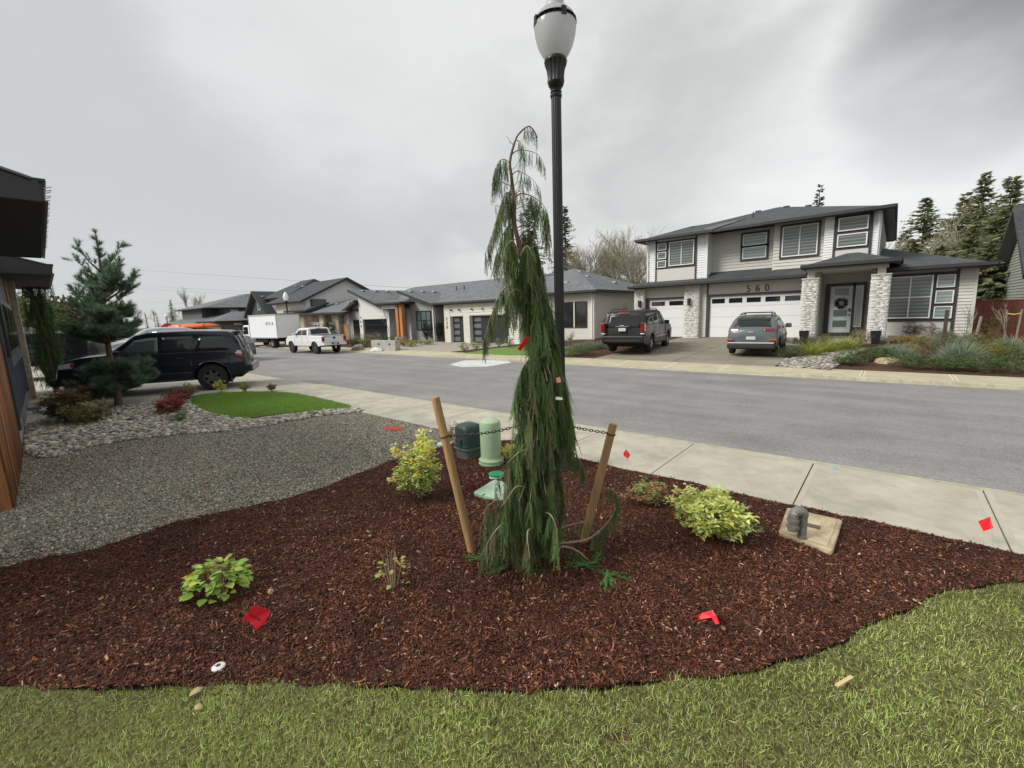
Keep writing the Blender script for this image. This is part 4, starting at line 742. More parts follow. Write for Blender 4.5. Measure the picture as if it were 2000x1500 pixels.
# ornamental bare shrub and staked young tree
def baretree(name, lab, base, h, seed, col, spread=.5, depth=5, r0=None, group=None, trunk=.3, dens=3, cat='tree', split=None):
    r = random.Random(seed); th = thing(name, lab, cat, tuple(base), 0, group); bm_ = MB(); b2 = MB(); r0 = r0 or h * .02
    mat = M('bare' + str(col[0]), col, .9, var=.3, scale=3)
    def grow(p, d, L, rad, k, bb):
        n = 3; pts = [p]; q = p.copy(); dd = d.copy()
        for i in range(n): dd = (dd + Vector((r.gauss(0, .13), r.gauss(0, .13), r.gauss(0, .06) + .05))).normalized(); q = q + dd * L / n; pts.append(q.copy())
        bb.tube(pts, [rad * (1 - .35 * i / n) for i in range(n + 1)], 6 if k > 3 else 3, False)
        if k == 0: return
        for i in range(dens + (1 if k > 2 else 0)):
            t = r.uniform(.45, 1); p2 = pts[min(n, int(t * n + .5))]; a = r.uniform(0, 6.28); s = r.uniform(.35, 1) * spread * 1.4; nd = (dd + Vector((math.cos(a) * s, math.sin(a) * s, r.uniform(-.1, .35)))).normalized(); grow(p2, nd, L * r.uniform(.6, .82), rad * .6, k - 1, b2)
    grow(Vector(base) - Vector((0, 0, .1)), Vector((0, 0, 1)), h * trunk, r0, depth, bm_)
    bm_.build('trunk', mat, th, True, smooth=60); b2.build('crown', mat, th, True); return th
baretree('bare_shrub', 'leafless slender shrub against the white siding of the house corner', P2(1878, 672), 2.0, 3, (.22, .2, .17), .35, 4, .02, None, .32, 3, 'shrub')
p = P2(1972, 672); baretree('young_tree', 'leafless staked young tree before the red fence', p, 1.9, 5, (.25, .21, .16), .35, 3, .022, None, .4, 3)
th = thing('tree_stake', 'pair of weathered stakes supporting the young tree before the red fence', 'stake', tuple(p))
for s in (-1, 1): MB().tube([(s * .14, .05, -.1), (s * .2, 0, 1.35)], .035, 8).build('post', MT['grey_wood'], th, smooth=40)
MB().tube([(-.19, 0, 1.2), (.0, -.04, 1.16), (.19, 0, 1.2)], .02, 6).build('tie', M('tie_yellow', (.5, .5, .12), .6), th)
# left of the big house: strip with lavenders, and the middle lawn's shrubs
for x, y, r, h, l in ((1128, 686, .55, .55, 'lavender mound left of the dark suv, at the lawn end'), (1150, 683, .6, .65, 'lavender mound beside the crossover of the dark suv'), (1172, 680, .5, .5, 'lavender mound just behind the tail of the dark suv')): lav(l, P2(x, y), r, h, 700)
jun(1108, 697, .8, .3, 'low green juniper strip along the far pavement'); jun(1135, 693, .7, .3, 'low green juniper next to the wide crossover')
for x, y, l in ((1075, 677, 'round buxus at the right end of the middle lawn'), (995, 679, 'round buxus at the big dark garage door'), (974, 679, 'round buxus left of the big dark garage door pillar'), (948, 681, 'round pale buxus hidden by a cedar branch'), (930, 684, 'round pale buxus at the left part of the middle lawn'), (907, 688, 'smallest buxus at the left tip of the middle lawn')): shrub('round_shrub', l, 'shrub', P2(x, y), .3, .55, 90, .07, [(.3, .33, .13), (.22, .27, .1)], ros=7, group='round shrubs along the middle lawn')
baretree('bare_shrub', 'small spreading leafless maple in front of the two dark windows', P2(1110, 678), 1.5, 9, (.16, .12, .1), .8, 4, .03, None, .25, 3, 'shrub')
# ------------------------------------------------------------------ houses
def AX(px, py, X): r = ray(px, py); t = X / r[0]; return (r[1] * t, r[2] * t + CH)
def shing(name, c):
    m = M(name, c, .9, var=.22, scale=1.2, bump=.5, bscale=25, stretch=(1, 1, 1)); t = m.node_tree; b = t.nodes['Principled BSDF']; s = b.inputs['Base Color'].links[0].from_socket
    tcn = t.nodes.new('ShaderNodeTexCoord'); v = t.nodes.new('ShaderNodeTexVoronoi'); v.inputs['Scale'].default_value = 5; mp_ = t.nodes.new('ShaderNodeMapping'); mp_.inputs['Scale'].default_value = (1, 1.6, 1.6); t.links.new(tcn.outputs['Object'], mp_.inputs[0]); t.links.new(mp_.outputs[0], v.inputs[0])
    sp = t.nodes.new('ShaderNodeSeparateColor'); t.links.new(v.outputs['Color'], sp.inputs[0]); mr = t.nodes.new('ShaderNodeMapRange'); mr.inputs[3].default_value = .8; mr.inputs[4].default_value = 1.2; t.links.new(sp.outputs[0], mr.inputs[0])
    x = t.nodes.new('ShaderNodeVectorMath'); x.operation = 'SCALE'; t.links.new(s, x.inputs[0]); t.links.new(mr.outputs[0], x.inputs['Scale']); t.links.new(x.outputs[0], b.inputs['Base Color']); return m
roofD = shing('shingle_dark', (.060, .066, .072)); roofG = shing('shingle_grey', (.135, .148, .155)); roofX = shing('shingle_charcoal', (.05, .054, .06))
trimD = M('trim_dark', (.045, .04, .042), .5, var=.1, scale=3); fascia = M('fascia', (.035, .035, .038), .45)
sidB = M('siding_beige', (.53, .523, .48), .75, var=.05, scale=2); sidW = M('siding_white', (.70, .71, .71), .7, var=.04, scale=2); panB = M('panel_beige', (.54, .53, .49), .75, var=.04, scale=1)
sidG = M('siding_grey', (.20, .205, .21), .75, var=.06, scale=2); panG = M('panel_grey', (.27, .275, .28), .75, var=.05, scale=1); cream = M('cream_panel', (.58, .57, .51), .75, var=.04, scale=1); whiteP = M('white_panel', (.63, .63, .61), .7, var=.04, scale=1)
garW = M('garage_white', (.68, .69, .69), .5, var=.03, scale=1, bump=.05, bscale=90); garD = M('garage_dark', (.028, .028, .034), .4); frW = M('white_vinyl', (.74, .75, .75), .4); frB = M('black_frame', (.015, .015, .017), .4)
cedarP = M('cedar_post', (.42, .18, .06), .6, var=.35, scale=5, bump=.3, bscale=30, stretch=(1, 1, .15)); tanP = M('tan_wall', (.24, .15, .09), .7, var=.1, scale=4); soff = M('soffit', (.12, .12, .12), .8)
glassD = M('glass_dark', (.015, .017, .02), .06, spec=.8); glassG = M('glass_grey', (.10, .13, .125), .08, spec=.8)
def blindm(name, a, c, step):
    m = bpy.data.materials.new(name); m.use_nodes = True; t = m.node_tree; b = t.nodes['Principled BSDF']; b.inputs['Roughness'].default_value = .12; b.inputs['Specular IOR Level'].default_value = .7
    tcn = t.nodes.new('ShaderNodeTexCoord'); s = t.nodes.new('ShaderNodeSeparateXYZ'); t.links.new(tcn.outputs['Object'], s.inputs[0]); d = t.nodes.new('ShaderNodeMath'); d.operation = 'DIVIDE'; t.links.new(s.outputs[2], d.inputs[0]); d.inputs[1].default_value = step
    f = t.nodes.new('ShaderNodeMath'); f.operation = 'FRACT'; t.links.new(d.outputs[0], f.inputs[0]); g = t.nodes.new('ShaderNodeMath'); g.operation = 'GREATER_THAN'; t.links.new(f.outputs[0], g.inputs[0]); g.inputs[1].default_value = .5
    x = t.nodes.new('ShaderNodeMix'); x.data_type = 'RGBA'; t.links.new(g.outputs[0], x.inputs[0]); x.inputs[6].default_value = (*a, 1); x.inputs[7].default_value = (*c, 1); t.links.new(x.outputs[2], b.inputs['Base Color']); return m
zebra = blindm('zebra_blinds', (.17, .19, .18), (.085, .10, .10), .16); zebral = blindm('zebra_blinds_light', (.30, .36, .33), (.20, .25, .235), .16)
def siding(h, x0, x1, z0, z1, Y, mat, step=.17, axis='y', dirn=-1, name='siding'):
    """lap boards on a wall; axis y: wall in the plane Y facing -Y; axis x: wall in the plane X=Y facing dirn"""
    b = MB(); z = z0
    while z < z1 - .01:
        t = min(z + step, z1); o0, o1 = .042, .006
        if axis == 'y': p = [(x0, Y - o0, z), (x1, Y - o0, z), (x1, Y - o1, t), (x0, Y - o1, t), (x1, Y, z), (x0, Y, z)]
        else: p = [(Y + dirn * o0, x0, z), (Y + dirn * o0, x1, z), (Y + dirn * o1, x1, t), (Y + dirn * o1, x0, t), (Y, x1, z), (Y, x0, z)]
        b.add(p, [(0, 1, 2, 3), (5, 4, 1, 0)]); z = t
    return b.build(name, mat, h, True)
def wbox(h, name, mat, *a, bevel=0): return MB().box(*a).build(name, mat, h, True, bevel=bevel)
def window(h, x0, x1, z0, z1, Y, pane=None, fm=None, tm=None, tw=.1, nx=1, nz=1, fw=.05, name='window', panes=None):
    """white or dark frame with bars, glass a little behind, flat trim boards round it"""
    fm = fm or frW; b = MB(); y0, y1 = Y - .075, Y - .02
    b.box(x0, x1, y0, y1, z0, z0 + fw).box(x0, x1, y0, y1, z1 - fw, z1).box(x0, x0 + fw, y0, y1, z0 + fw, z1 - fw).box(x1 - fw, x1, y0, y1, z0 + fw, z1 - fw)
    for i in range(1, nx): X = x0 + (x1 - x0) * i / nx; b.box(X - fw * .4, X + fw * .4, y0 + .006, y1, z0 + fw, z1 - fw)
    for i in range(1, nz): Z = z0 + (z1 - z0) * i / nz; b.box(x0 + fw, x1 - fw, y0 + .009, y1, Z - fw * .4, Z + fw * .4)
    w = b.build(name, fm, h, True)
    MB().quad((x0 + fw * .5, Y - .036, z0 + fw * .5), (x1 - fw * .5, Y - .036, z0 + fw * .5), (x1 - fw * .5, Y - .036, z1 - fw * .5), (x0 + fw * .5, Y - .036, z1 - fw * .5)).build('pane', pane or glassD, w, True)
    if tm: MB().box(x0 - tw, x1 + tw, Y - .052, Y - .01, z1, z1 + tw).box(x0 - tw, x1 + tw, Y - .052, Y - .01, z0 - tw, z0).box(x0 - tw, x0, Y - .052, Y - .01, z0, z1).box(x1, x1 + tw, Y - .052, Y - .01, z0, z1).build('trim', tm, w, True)
    return w
def roof(h, faces, mat, th=.14, name='roof'):
    b = MB()
    for f in faces:
        p = [Vector(q) for q in f]; n = (p[1] - p[0]).cross(p[2] - p[0])
        if n.z < 0: p = p[::-1]
        b.quad(*p)
    import bmesh
    o = b.build(name, mat, h, True); bm = bmesh.new(); bm.from_mesh(o.data); bmesh.ops.remove_doubles(bm, verts=bm.verts[:], dist=.01); bm.to_mesh(o.data); bm.free(); o.data.update()
    s = o.modifiers.new('s', 'SOLIDIFY'); s.thickness = th; s.offset = -1; s.material_offset = 1; s.material_offset_rim = 2; o.data.materials.append(soff); o.data.materials.append(fascia); return o
def hip(h, x0, x1, y0, y1, z, rx0, rx1, ry, rz, mat, **k):
    A_, B_, C_, D_ = (x0, y0, z), (x1, y0, z), (x1, y1, z), (x0, y1, z); P_, Q_ = (rx0, ry, rz), (rx1, ry, rz)
    if abs(rx0 - rx1) < .01: return roof(h, [[A_, B_, P_], [B_, C_, P_], [C_, D_, P_], [D_, A_, P_]], mat, **k)
    return roof(h, [[A_, B_, Q_, P_], [B_, C_, Q_], [C_, D_, P_, Q_], [D_, A_, P_]], mat, **k)
def gutter(h, pts, mat=None, s=.07):
    b = MB()
    for a, c in zip(pts[:-1], pts[1:]):
        a, c = Vector(a), Vector(c); d = (c - a).normalized(); n = d.cross(Vector((0, 0, 1))).normalized() * s; u = Vector((0, 0, s))
        q = [a - n, a + n, c + n, c - n]; b.add([p - u for p in q] + [p + u for p in q], [(0, 3, 2, 1), (4, 5, 6, 7), (0, 1, 5, 4), (1, 2, 6, 5), (2, 3, 7, 6), (3, 0, 4, 7)])
    return b.build('gutter', mat or fascia, h, True)
def vents(h, pts, mat=None, s=.16):
    for p in pts: MB().box(p[0] - s, p[0] + s, p[1] - s, p[1] + s, p[2] - .06, p[2] + .09).build('roof_vent', mat or M('vent_grey', (.35, .36, .37), .6), h, True, bevel=.02)
def downspout(h, x, y, z0, z1, m=None): MB().box(x - .04, x + .04, y - .09, y - .02, z0, z1).box(x - .04, x + .04, y - .35, y - .02, z1, z1 + .09).build('downspout', m or sidW, h, True, bevel=.01)
def stonecol(h, x0, x1, y0, y1, z0, z1, name='stone_pillar', cols=None):
    m = MA('ledgestone', .85, .2); L_ = []; BX = MB().box(0, 1, 0, 1, 0, 1); tv = np.array(BX.v) - [.5, .5, 0]; tf = []
    for f in BX.f: tf += [(f[0], f[1], f[2]), (f[0], f[2], f[3])]
    Pp, Sc = [], []; z = z0
    while z < z1:
        hh = min(RS.uniform(.035, .075), z1 - z)
        for (a, c, ax) in ((x0, x1, 0), (y0, y1, 1)):
            for side in ((y0,) if ax == 0 else (x0, x1)):
                u = a
                while u < c - .01:
                    w = min(RS.uniform(.12, .45), c - u); pr = RS.uniform(.008, .032)
                    if ax == 0: Pp.append((u + w / 2, side, z)); Sc.append((w - .006, pr * 2, hh - .007))
                    else: Pp.append((side, u + w / 2, z)); Sc.append((pr * 2, w - .006, hh - .007))
                    u += w
        z += hh
    m_ = len(Pp); V, F, C = inst(tv, tf, np.array(Pp), rotm(np.zeros(m_), np.zeros(m_), np.zeros(m_)), np.array(Sc), pal(cols or [(.66, .65, .61), (.7, .69, .65), (.62, .61, .57), (.68, .67, .63)], m_, .06, .01)); MB().box(x0, x1, y0, y1, z0, z1).build(name, M('mortar', (.35, .34, .31), .9), h, True); o = fast('stone_facing', V, F, m, C, h); return o
# ---- the big pale house with number 560
H = thing('two_storey_house', 'two storey pale grey house with white garage doors, stone pillars and number 560', 'house', (-5, 34, .4))
wbox(H, 'wall', panB, -12.9, -3.55, 28.1, 41, .2, 3.75); wbox(H, 'wall', panB, -3.4, 2.62, 29.3, 41, .2, 3.75)
wbox(H, 'wall', sidB, -12.1, -.8, 28.95, 41.2, 3.7, 6.5)
wbox(H, 'wall', panB, -12.9, -12.27, 28.0, 28.1, .2, 3.7); wbox(H, 'wall', panB, -9.73, -8.46, 28.0, 28.1, .2, 3.7); wbox(H, 'wall', panB, -12.27, -9.73, 28.0, 28.1, 2.85, 3.7); wbox(H, 'wall', panB, -8.46, -3.55, 28, 28.1, 2.88, 3.7)
wbox(H, 'wall', sidW, -12.15, -8.6, 28.03, 29, 3.75, 6.5); siding(H, -12.15, -11.66, 3.85, 6.45, 28.03, sidW, .14); siding(H, -9.2, -8.6, 3.85, 6.45, 28.03, sidW, .14); siding(H, 28.03, 28.95, 3.85, 6.45, -8.6, sidW, .14, 'x', 1)
siding(H, -8.6, -5.25, 4.1, 6.45, 28.93, sidB)
wbox(H, 'wall', sidB, -5.25, -2.95, 28.38, 29, 3.9, 6.5); siding(H, -5.25, -2.95, 4.1, 6.45, 28.36, sidB)
wbox(H, 'wall', sidW, -2.95, -.78, 28.03, 29, 3.75, 6.5); siding(H, -2.95, -2.52, 3.9, 6.45, 28.03, sidW, .12); siding(H, -1.1, -.78, 3.9, 6.45, 28.03, sidW, .12)
siding(H, 28.03, 41, 3.7, 6.45, -.78, sidW, .14, 'x', 1)
wbox(H, 'corner_board', sidW, -.9, -.74, 27.97, 28.1, 3.7, 6.45); wbox(H, 'corner_board', sidW, -8.68, -8.56, 27.98, 28.1, 3.8, 6.45)
# windows upstairs
wbox(H, 'trim_panel', panB, -11.64, -9.24, 27.985, 28.03, 3.85, 4.66); wbox(H, 'trim_panel', trimD, -11.66, -9.2, 27.975, 28.03, 4.64, 6.3)
wbox(H, 'trim_board', trimD, -11.7, -11.62, 27.95, 28.0, 3.8, 6.4); wbox(H, 'trim_board', trimD, -9.26, -9.18, 27.95, 28.0, 3.8, 6.4)
window(H, -10.83, -9.32, 4.78, 6.2, 27.975, zebra, nx=2)
for z in (4.74, 5.26, 5.78): window(H, -11.56, -11.0, z, z + .42, 27.975, zebra, fw=.045)
window(H, -6.9, -5.68, 4.86, 5.5, 28.9, zebral, tm=trimD, tw=.11); window(H, -6.9, -5.68, 5.6, 6.22, 28.9, zebral, tm=trimD, tw=.11)
window(H, -4.84, -3.24, 4.72, 6.28, 28.33, zebra, tm=trimD, tw=.1, nx=2)
wbox(H, 'trim_panel', trimD, -2.52, -1.1, 27.97, 28.03, 4.78, 6.44); wbox(H, 'trim_panel', panB, -2.45, -1.15, 27.985, 28.03, 3.9, 4.8)
wbox(H, 'trim_board', trimD, -2.56, -2.47, 27.955, 28.0, 3.9, 6.44); wbox(H, 'trim_board', trimD, -1.13, -1.05, 27.955, 28.0, 3.9, 6.44)
window(H, -2.4, -1.22, 5.66, 6.3, 27.97, zebra); window(H, -2.4, -1.22, 4.9, 5.52, 27.97, zebra)
# garage doors
def garage(h, x0, x1, z0, z1, Y, npan, m, winrow=True, ww=None):
    b = MB(); k = 4
    for i in range(k): b.box(x0, x1, Y - .04, Y, z0 + (z1 - z0) * i / k + .006, z0 + (z1 - z0) * (i + 1) / k - .004)
    g = b.build('garage_door', m, h, True)
    if winrow:
        w = (x1 - x0) / npan; zz0, zz1 = z0 + (z1 - z0) * .83, z0 + (z1 - z0) * .945
        for i in range(npan): MB().box(x0 + w * (i + .14), x0 + w * (i + .9), Y - .048, Y - .02, zz0, zz1).build('pane', glassD, g, True)
    return g
garage(H, -12.1, -9.78, .43, 2.78, 28.07, 2, garW); garage(H, -8.36, -3.7, .43, 2.8, 28.07, 5, garW)
MB().box(-12.27, -12.08, 27.94, 28.05, .42, 2.9).box(-9.8, -9.68, 27.94, 28.05, .42, 2.9).box(-12.27, -9.7, 27.93, 28.05, 2.78, 2.9).build('door_casing', trimD, H, True)
MB().box(-8.52, -8.34, 27.94, 28.05, .42, 2.93).box(-8.52, -3.55, 27.93, 28.05, 2.8, 2.93).box(-8.52, -8.44, 27.96, 28.02, 2.9, 3.6).build('door_casing', trimD, H, True)
siding(H, -8.86, -8.53, .45, 3.6, 27.99, sidB)
stonecol(H, -12.95, -12.3, 27.7, 28.0, .38, 3.5); stonecol(H, -9.73, -8.87, 27.7, 28.0, .38, 3.55); stonecol(H, -3.48, -2.83, 26.0, 26.6, .42, 3.36); stonecol(H, -.86, -.2, 26.0, 26.6, .42, 3.36)
for x in (-12.55, -9.42): MB().box(x - .07, x + .07, 27.48, 27.66, 2.36, 2.76).build('wall_lamp', M('sconce', (.03, .02, .018), .4), H, True, bevel=.01)
for x in (-3.16, -.53): MB().box(x - .36, x + .36, 25.94, 26.66, 3.36, 3.41).build('pillar_cap', panB, H, True); wbox(H, 'post', sidB, x - .15, x + .15, 26.1, 26.4, 3.41, 3.72)
wbox(H, 'beam', sidB, -3.35, -.3, 26.05, 26.4, 3.7, 3.9); wbox(H, 'beam', sidB, -3.35, -3.05, 26.4, 29.2, 3.72, 3.88); wbox(H, 'beam', sidB, -.62, -.32, 26.4, 28.0, 3.72, 3.88)
wbox(H, 'porch_ceiling', panB, -3.3, -.35, 26.2, 29.25, 3.9, 3.93)
siding(H, -3.55, -3.0, .45, 3.85, 28.3, sidB); wbox(H, 'wall', panB, -3.55, -2.98, 28.32, 29.3, .4, 3.85); wbox(H, 'wall', sidB, -.82, -.75, 28.0, 29.3, .4, 3.9); siding(H, -.95, -.76, .45, 3.85, 28.0, sidB)
siding(H, -2.98, -.8, .5, 3.88, 29.25, sidB)
wbox(H, 'porch_floor', M('porch_conc', (.30, .29, .25), .85, var=.12, scale=3), -3.6, .1, 25.75, 29.2, .05, .47); wbox(H, 'step', MT['porch_conc'], -2.9, -1.0, 25.2, 25.75, .05, .33)
# entrance
dr = MB().box(-2.6, -1.66, 29.08, 29.14, .66, 3.05).build('entrance_door', M('door_grey', (.50, .53, .54), .45), H, True)
for z in (.95, 1.5, 2.05, 2.6): MB().box(-2.42, -1.84, 29.06, 29.1, z - .0, z + .34).build('pane', M('frost_pane', (.11, .14, .13), .15, spec=.7), dr, True)
MB().box(-1.78, -1.72, 29.0, 29.1, 1.55, 1.62).box(-1.79, -1.71, 29.0, 29.08, 1.76, 1.9).build('handle', frB, dr, True, bevel=.005)
MB().box(-2.82, -2.6, 29.03, 29.2, .5, 3.2).box(-1.66, -1.56, 29.03, 29.2, .5, 3.2).box(-1.22, -1.12, 29.03, 29.2, .85, 3.2).box(-2.6, -1.22, 29.03, 29.2, 3.05, 3.2).box(-2.6, -1.66, 29.05, 29.2, .5, .66).box(-1.56, -1.22, 29.05, 29.2, .85, .93).build('door_casing', trimD, H, True)
w_ = MB().box(-1.55, -1.51, 29.07, 29.15, .95, 3.05).box(-1.27, -1.23, 29.07, 29.15, .95, 3.05).box(-1.51, -1.27, 29.07, 29.15, .95, 1.0).box(-1.51, -1.27, 29.07, 29.15, 3.0, 3.05).build('sidelight', frW, H, True); MB().box(-1.51, -1.27, 29.1, 29.12, 1.0, 3.0).build('pane', M('side_pane', (.3, .36, .35), .15, spec=.7), w_, True)
MB().box(-.98, -.9, 29.16, 29.2, 1.75, 1.88).build('door_bell', frB, H, True)
# wreath
th = thing('wreath', 'dark autumn wreath hanging on the grey entrance door', 'wreath', (-2.12, 29.0, 2.18)); b = MB()
a = RS.uniform(0, 6.28, 260); rr = .2 + RS.normal(0, .04, 260); V, F, C = inst(*LEAF, np.c_[-2.12 + np.cos(a) * rr, 28.99 + RS.normal(0, .02, 260), 2.18 + np.sin(a) * rr], rotm(RS.uniform(0, 6.28, 260), RS.uniform(-1, 1, 260), RS.uniform(-1, 1, 260)), np.full((260, 3), .08), pal([(.10, .03, .015), (.05, .05, .02), (.16, .05, .02), (.03, .02, .015)], 260, .3)); fast('leaves', V, F, leafM, C, th)
MB().tube([(-2.12 + .2 * math.cos(q), 29.02, 2.18 + .2 * math.sin(q)) for q in np.linspace(0, 2 * math.pi, 19)], .03, 6, False).build('ring', M('wreath_ring', (.06, .04, .02), .9), th, True)
# right wing
wbox(H, 'wall', panB, -.2, 2.62, 27.98, 29.4, .2, 3.7); siding(H, 2.1, 2.62, .55, 3.5, 27.97, sidB, .14); wbox(H, 'corner_board', sidB, 2.58, 2.68, 27.93, 28.1, .45, 3.5)
siding(H, 28.0, 41, .5, 3.6, 2.62, sidB, .15, 'x', 1)
wbox(H, 'trim_panel', trimD, -.2, 2.06, 27.93, 27.98, 1.24, 3.42); wbox(H, 'trim_board', trimD, 1.98, 2.1, 27.91, 27.96, .5, 3.5)
window(H, -.25, 1.27, 1.38, 3.3, 27.93, zebra, nx=2, nz=2, fw=.055)
for z0_, z1_ in ((1.36, 1.9), (2.03, 2.6), (2.73, 3.28)): window(H, 1.38, 1.98, z0_, z1_, 27.93, zebral, fw=.045)
wbox(H, 'foundation', M('foundation', (.3, .29, .26), .9), -.2, 2.6, 27.95, 28.0, -.1, .5)
# roofs
hip(H, -12.7, -.3, 27.35, 41.9, 6.47, -6.35, -6.1, 34.3, 8.45, roofD)
roof(H, [[(-12.75, 27.3, 6.45), (-8.2, 27.3, 6.45), (-8.2, 30.5, 6.9), (-10.6, 31, 7.5)], [(-12.75, 27.3, 6.45), (-10.6, 31, 7.5), (-12.75, 34, 6.5)], [(-8.2, 27.3, 6.45), (-8.2, 27.4, 6.45), (-7.2, 30.5, 7.3), (-10.6, 31, 7.5)]], roofD, .1)
gutter(H, [(-12.75, 27.28, 6.45), (-8.1, 27.28, 6.45)]); gutter(H, [(-8.1, 27.32, 6.44), (-5.6, 27.32, 6.44)]); gutter(H, [(-5.6, 27.28, 6.46), (-.28, 27.28, 6.46)]); gutter(H, [(-.28, 27.28, 6.46), (-.28, 42, 6.46)]); gutter(H, [(-12.75, 27.28, 6.46), (-12.75, 42, 6.46)])
roof(H, [[(-13.2, 27.2, 3.62), (-3.55, 27.2, 3.62), (-3.55, 29.0, 4.28), (-12.0, 29.0, 4.28)], [(-13.2, 27.2, 3.62), (-12.0, 29.0, 4.28), (-12.0, 40, 4.28), (-13.2, 41, 3.62)]], roofD, .12); gutter(H, [(-13.2, 27.17, 3.62), (-3.5, 27.17, 3.62)])
hip(H, -3.55, .1, 25.6, 31.0, 3.95, -1.75, -1.7, 28.3, 4.68, roofD); gutter(H, [(-3.55, 25.58, 3.95), (.1, 25.58, 3.95), (.1, 28, 3.95)])
roof(H, [[(-.75, 27.2, 3.62), (3.1, 27.2, 3.62), (-.78, 32.5, 5.1)], [(3.1, 27.2, 3.62), (3.1, 41, 3.62), (-.78, 36, 5.1), (-.78, 32.5, 5.1)]], roofD, .12); gutter(H, [(-.3, 27.17, 3.62), (3.12, 27.17, 3.62), (3.12, 40, 3.62)])
for (x, y) in ((1370, 430), (1281, 420)): pass
for x, z in ((-6.8, 7.45), (-7.6, 7.2)): MB().tube([(x, 30.5, z - .4), (x, 30.5, z + .25)], .035, 8).build('vent_pipe', fascia, H, True)
vents(H, [(-5.6, 33.5, 8.2), (-4.4, 33.2, 8.0), (-7.2, 33.6, 8.2)], M('vent_dark', (.05, .05, .055), .7))
downspout(H, -.84, 27.98, 3.9, 6.3, sidW); downspout(H, -12.2, 28.0, 3.9, 6.3, sidW)
for i, ch in enumerate('560'): text(ch, .5, frB, (-6.42 + i * .46, 27.985, 3.13), (1, 0, 0), (0, 0, 1), H, 'house_number', .012)
for x, l in ((-3.2, 'black tapered planter before the left entrance pillar'), (-.52, 'black tapered planter before the right entrance pillar')):
    th = thing('planter', l, 'planter', (x, 25.5, .3)); b = MB(); b.add([(sx * q, sy * q, z) for z, q in ((.02, .13), (.62, .2), (.62, .17), (.5, .16)) for sx, sy in ((-1, -1), (1, -1), (1, 1), (-1, 1))], [(3, 2, 1, 0)] + [(4 * i + j, 4 * i + (j + 1) % 4, 4 * i + 4 + (j + 1) % 4, 4 * i + 4 + j) for i in range(3) for j in range(4)] + [(12, 13, 14, 15)]); b.build('pot', M('pot_black', (.02, .018, .025), .35), th)
    MB().box(-.155, .155, -.155, .155, .44, .5).build('soil', soil, th)
# ---- middle house with dark garage doors, number 530
H = thing('single_storey_house', 'single storey house with cream garage front, two dark garage doors and number 530', 'house', (-22, 28, .1))
wbox(H, 'wall', cream, -27.2, -19.5, 24.12, 36, 0, 3.2)
for a, c in ((-27.2, -26.52), (-25.0, -24.32), (-20.55, -19.5)): wbox(H, 'wall', cream, a, c, 23.75, 24.1, .05, 3.12)
wbox(H, 'wall', cream, -27.2, -19.5, 23.78, 24.1, 2.14, 3.12)
for a, c in ((-25.0, -24.32), (-20.5, -19.5)): siding(H, a, c, .1, 2.14, 23.75, cream, .16)
siding(H, -25.1, -19.5, 2.2, 3.1, 23.78, cream, .2)
g = garage(H, -26.5, -25.02, .12, 2.12, 24.1, 1, garD, False)
for i in range(4): MB().box(-26.42, -25.75, 24.03, 24.07, .22 + i * .5, .52 + i * .5).build('pane', M('gar_pane', (.14, .15, .16), .12, spec=.8), g, True)
g = garage(H, -24.3, -20.6, .1, 2.13, 24.1, 1, garD, False)
for i in range(4): MB().box(-24.15, -23.4, 24.03, 24.07, .22 + i * .5, .52 + i * .5).build('pane', MT['gar_pane'], g, True)
for x in (-26.3, -25.4, -24.0, -22.9, -21.8): MB().tube([(x, 23.62, 2.62), (x, 23.76, 2.62)], .06, 12).build('downlight', frB, H, True)
for i, ch in enumerate('530'): text(ch, .34, frB, (-26.98, 23.735, 1.95 - i * .33), (1, 0, 0), (0, 0, 1), H, 'house_number', .01)
roof(H, [[(-28.2, 23.4, 3.17), (-19.2, 23.4, 3.17), (-22.5, 31.2, 5.44), (-28.2, 31.2, 5.44)], [(-19.2, 23.4, 3.17), (-19.2, 31.2, 3.3), (-22.5, 31.2, 5.44)]], roofG, .13); gutter(H, [(-28.2, 23.37, 3.17), (-19.2, 23.37, 3.17)])
# left wing: long roof with its ridge along the street, gable end above the garage roof
wbox(H, 'wall', sidG, -40.9, -28.1, 26.5, 36, 0, 3.2)
roof(H, [[(-41.2, 24.0, 3.15), (-28.0, 24.0, 3.15), (-28.0, 31.7, 5.5), (-41.2, 31.7, 5.5)], [(-41.2, 31.7, 5.5), (-28.0, 31.7, 5.5), (-28.0, 39.5, 3.15), (-41.2, 39.5, 3.15)]], roofG, .2)
b = MB().prism([(24.3, 3.1), (31.7, 5.38), (39, 3.1)], -28.5, -28.12, 'x'); b.build('gable', sidG, H, True)
siding(H, -28.6, -27.2, .1, 3.1, 24.9, sidG, .2)
wbox(H, 'wall', panG, -31.9, -28.55, 24.2, 29, .1, 3.0)
MB().prism([(-31.9, .1), (-28.6, .1), (-28.6, 3.1), (-31.9, 4.15)], 24.0, 24.2, 'y').build('gable', panG, H, True)
roof(H, [[(-32.75, 23.4, 4.5), (-27.9, 23.4, 3.1), (-27.9, 30, 3.1), (-32.75, 30, 4.5)]], roofG, .2); gutter(H, [(-27.9, 23.5, 3.1), (-27.9, 25, 3.1)])
wbox(H, 'wall', panG, -32.0, -31.8, 24.2, 29.5, .1, 4.1)
window(H, -31.0, -29.05, 1.08, 2.68, 23.99, glassG, frB, None, nx=3, nz=2, fw=.07)
downspout(H, -28.75, 23.98, .2, 2.95, sidW)
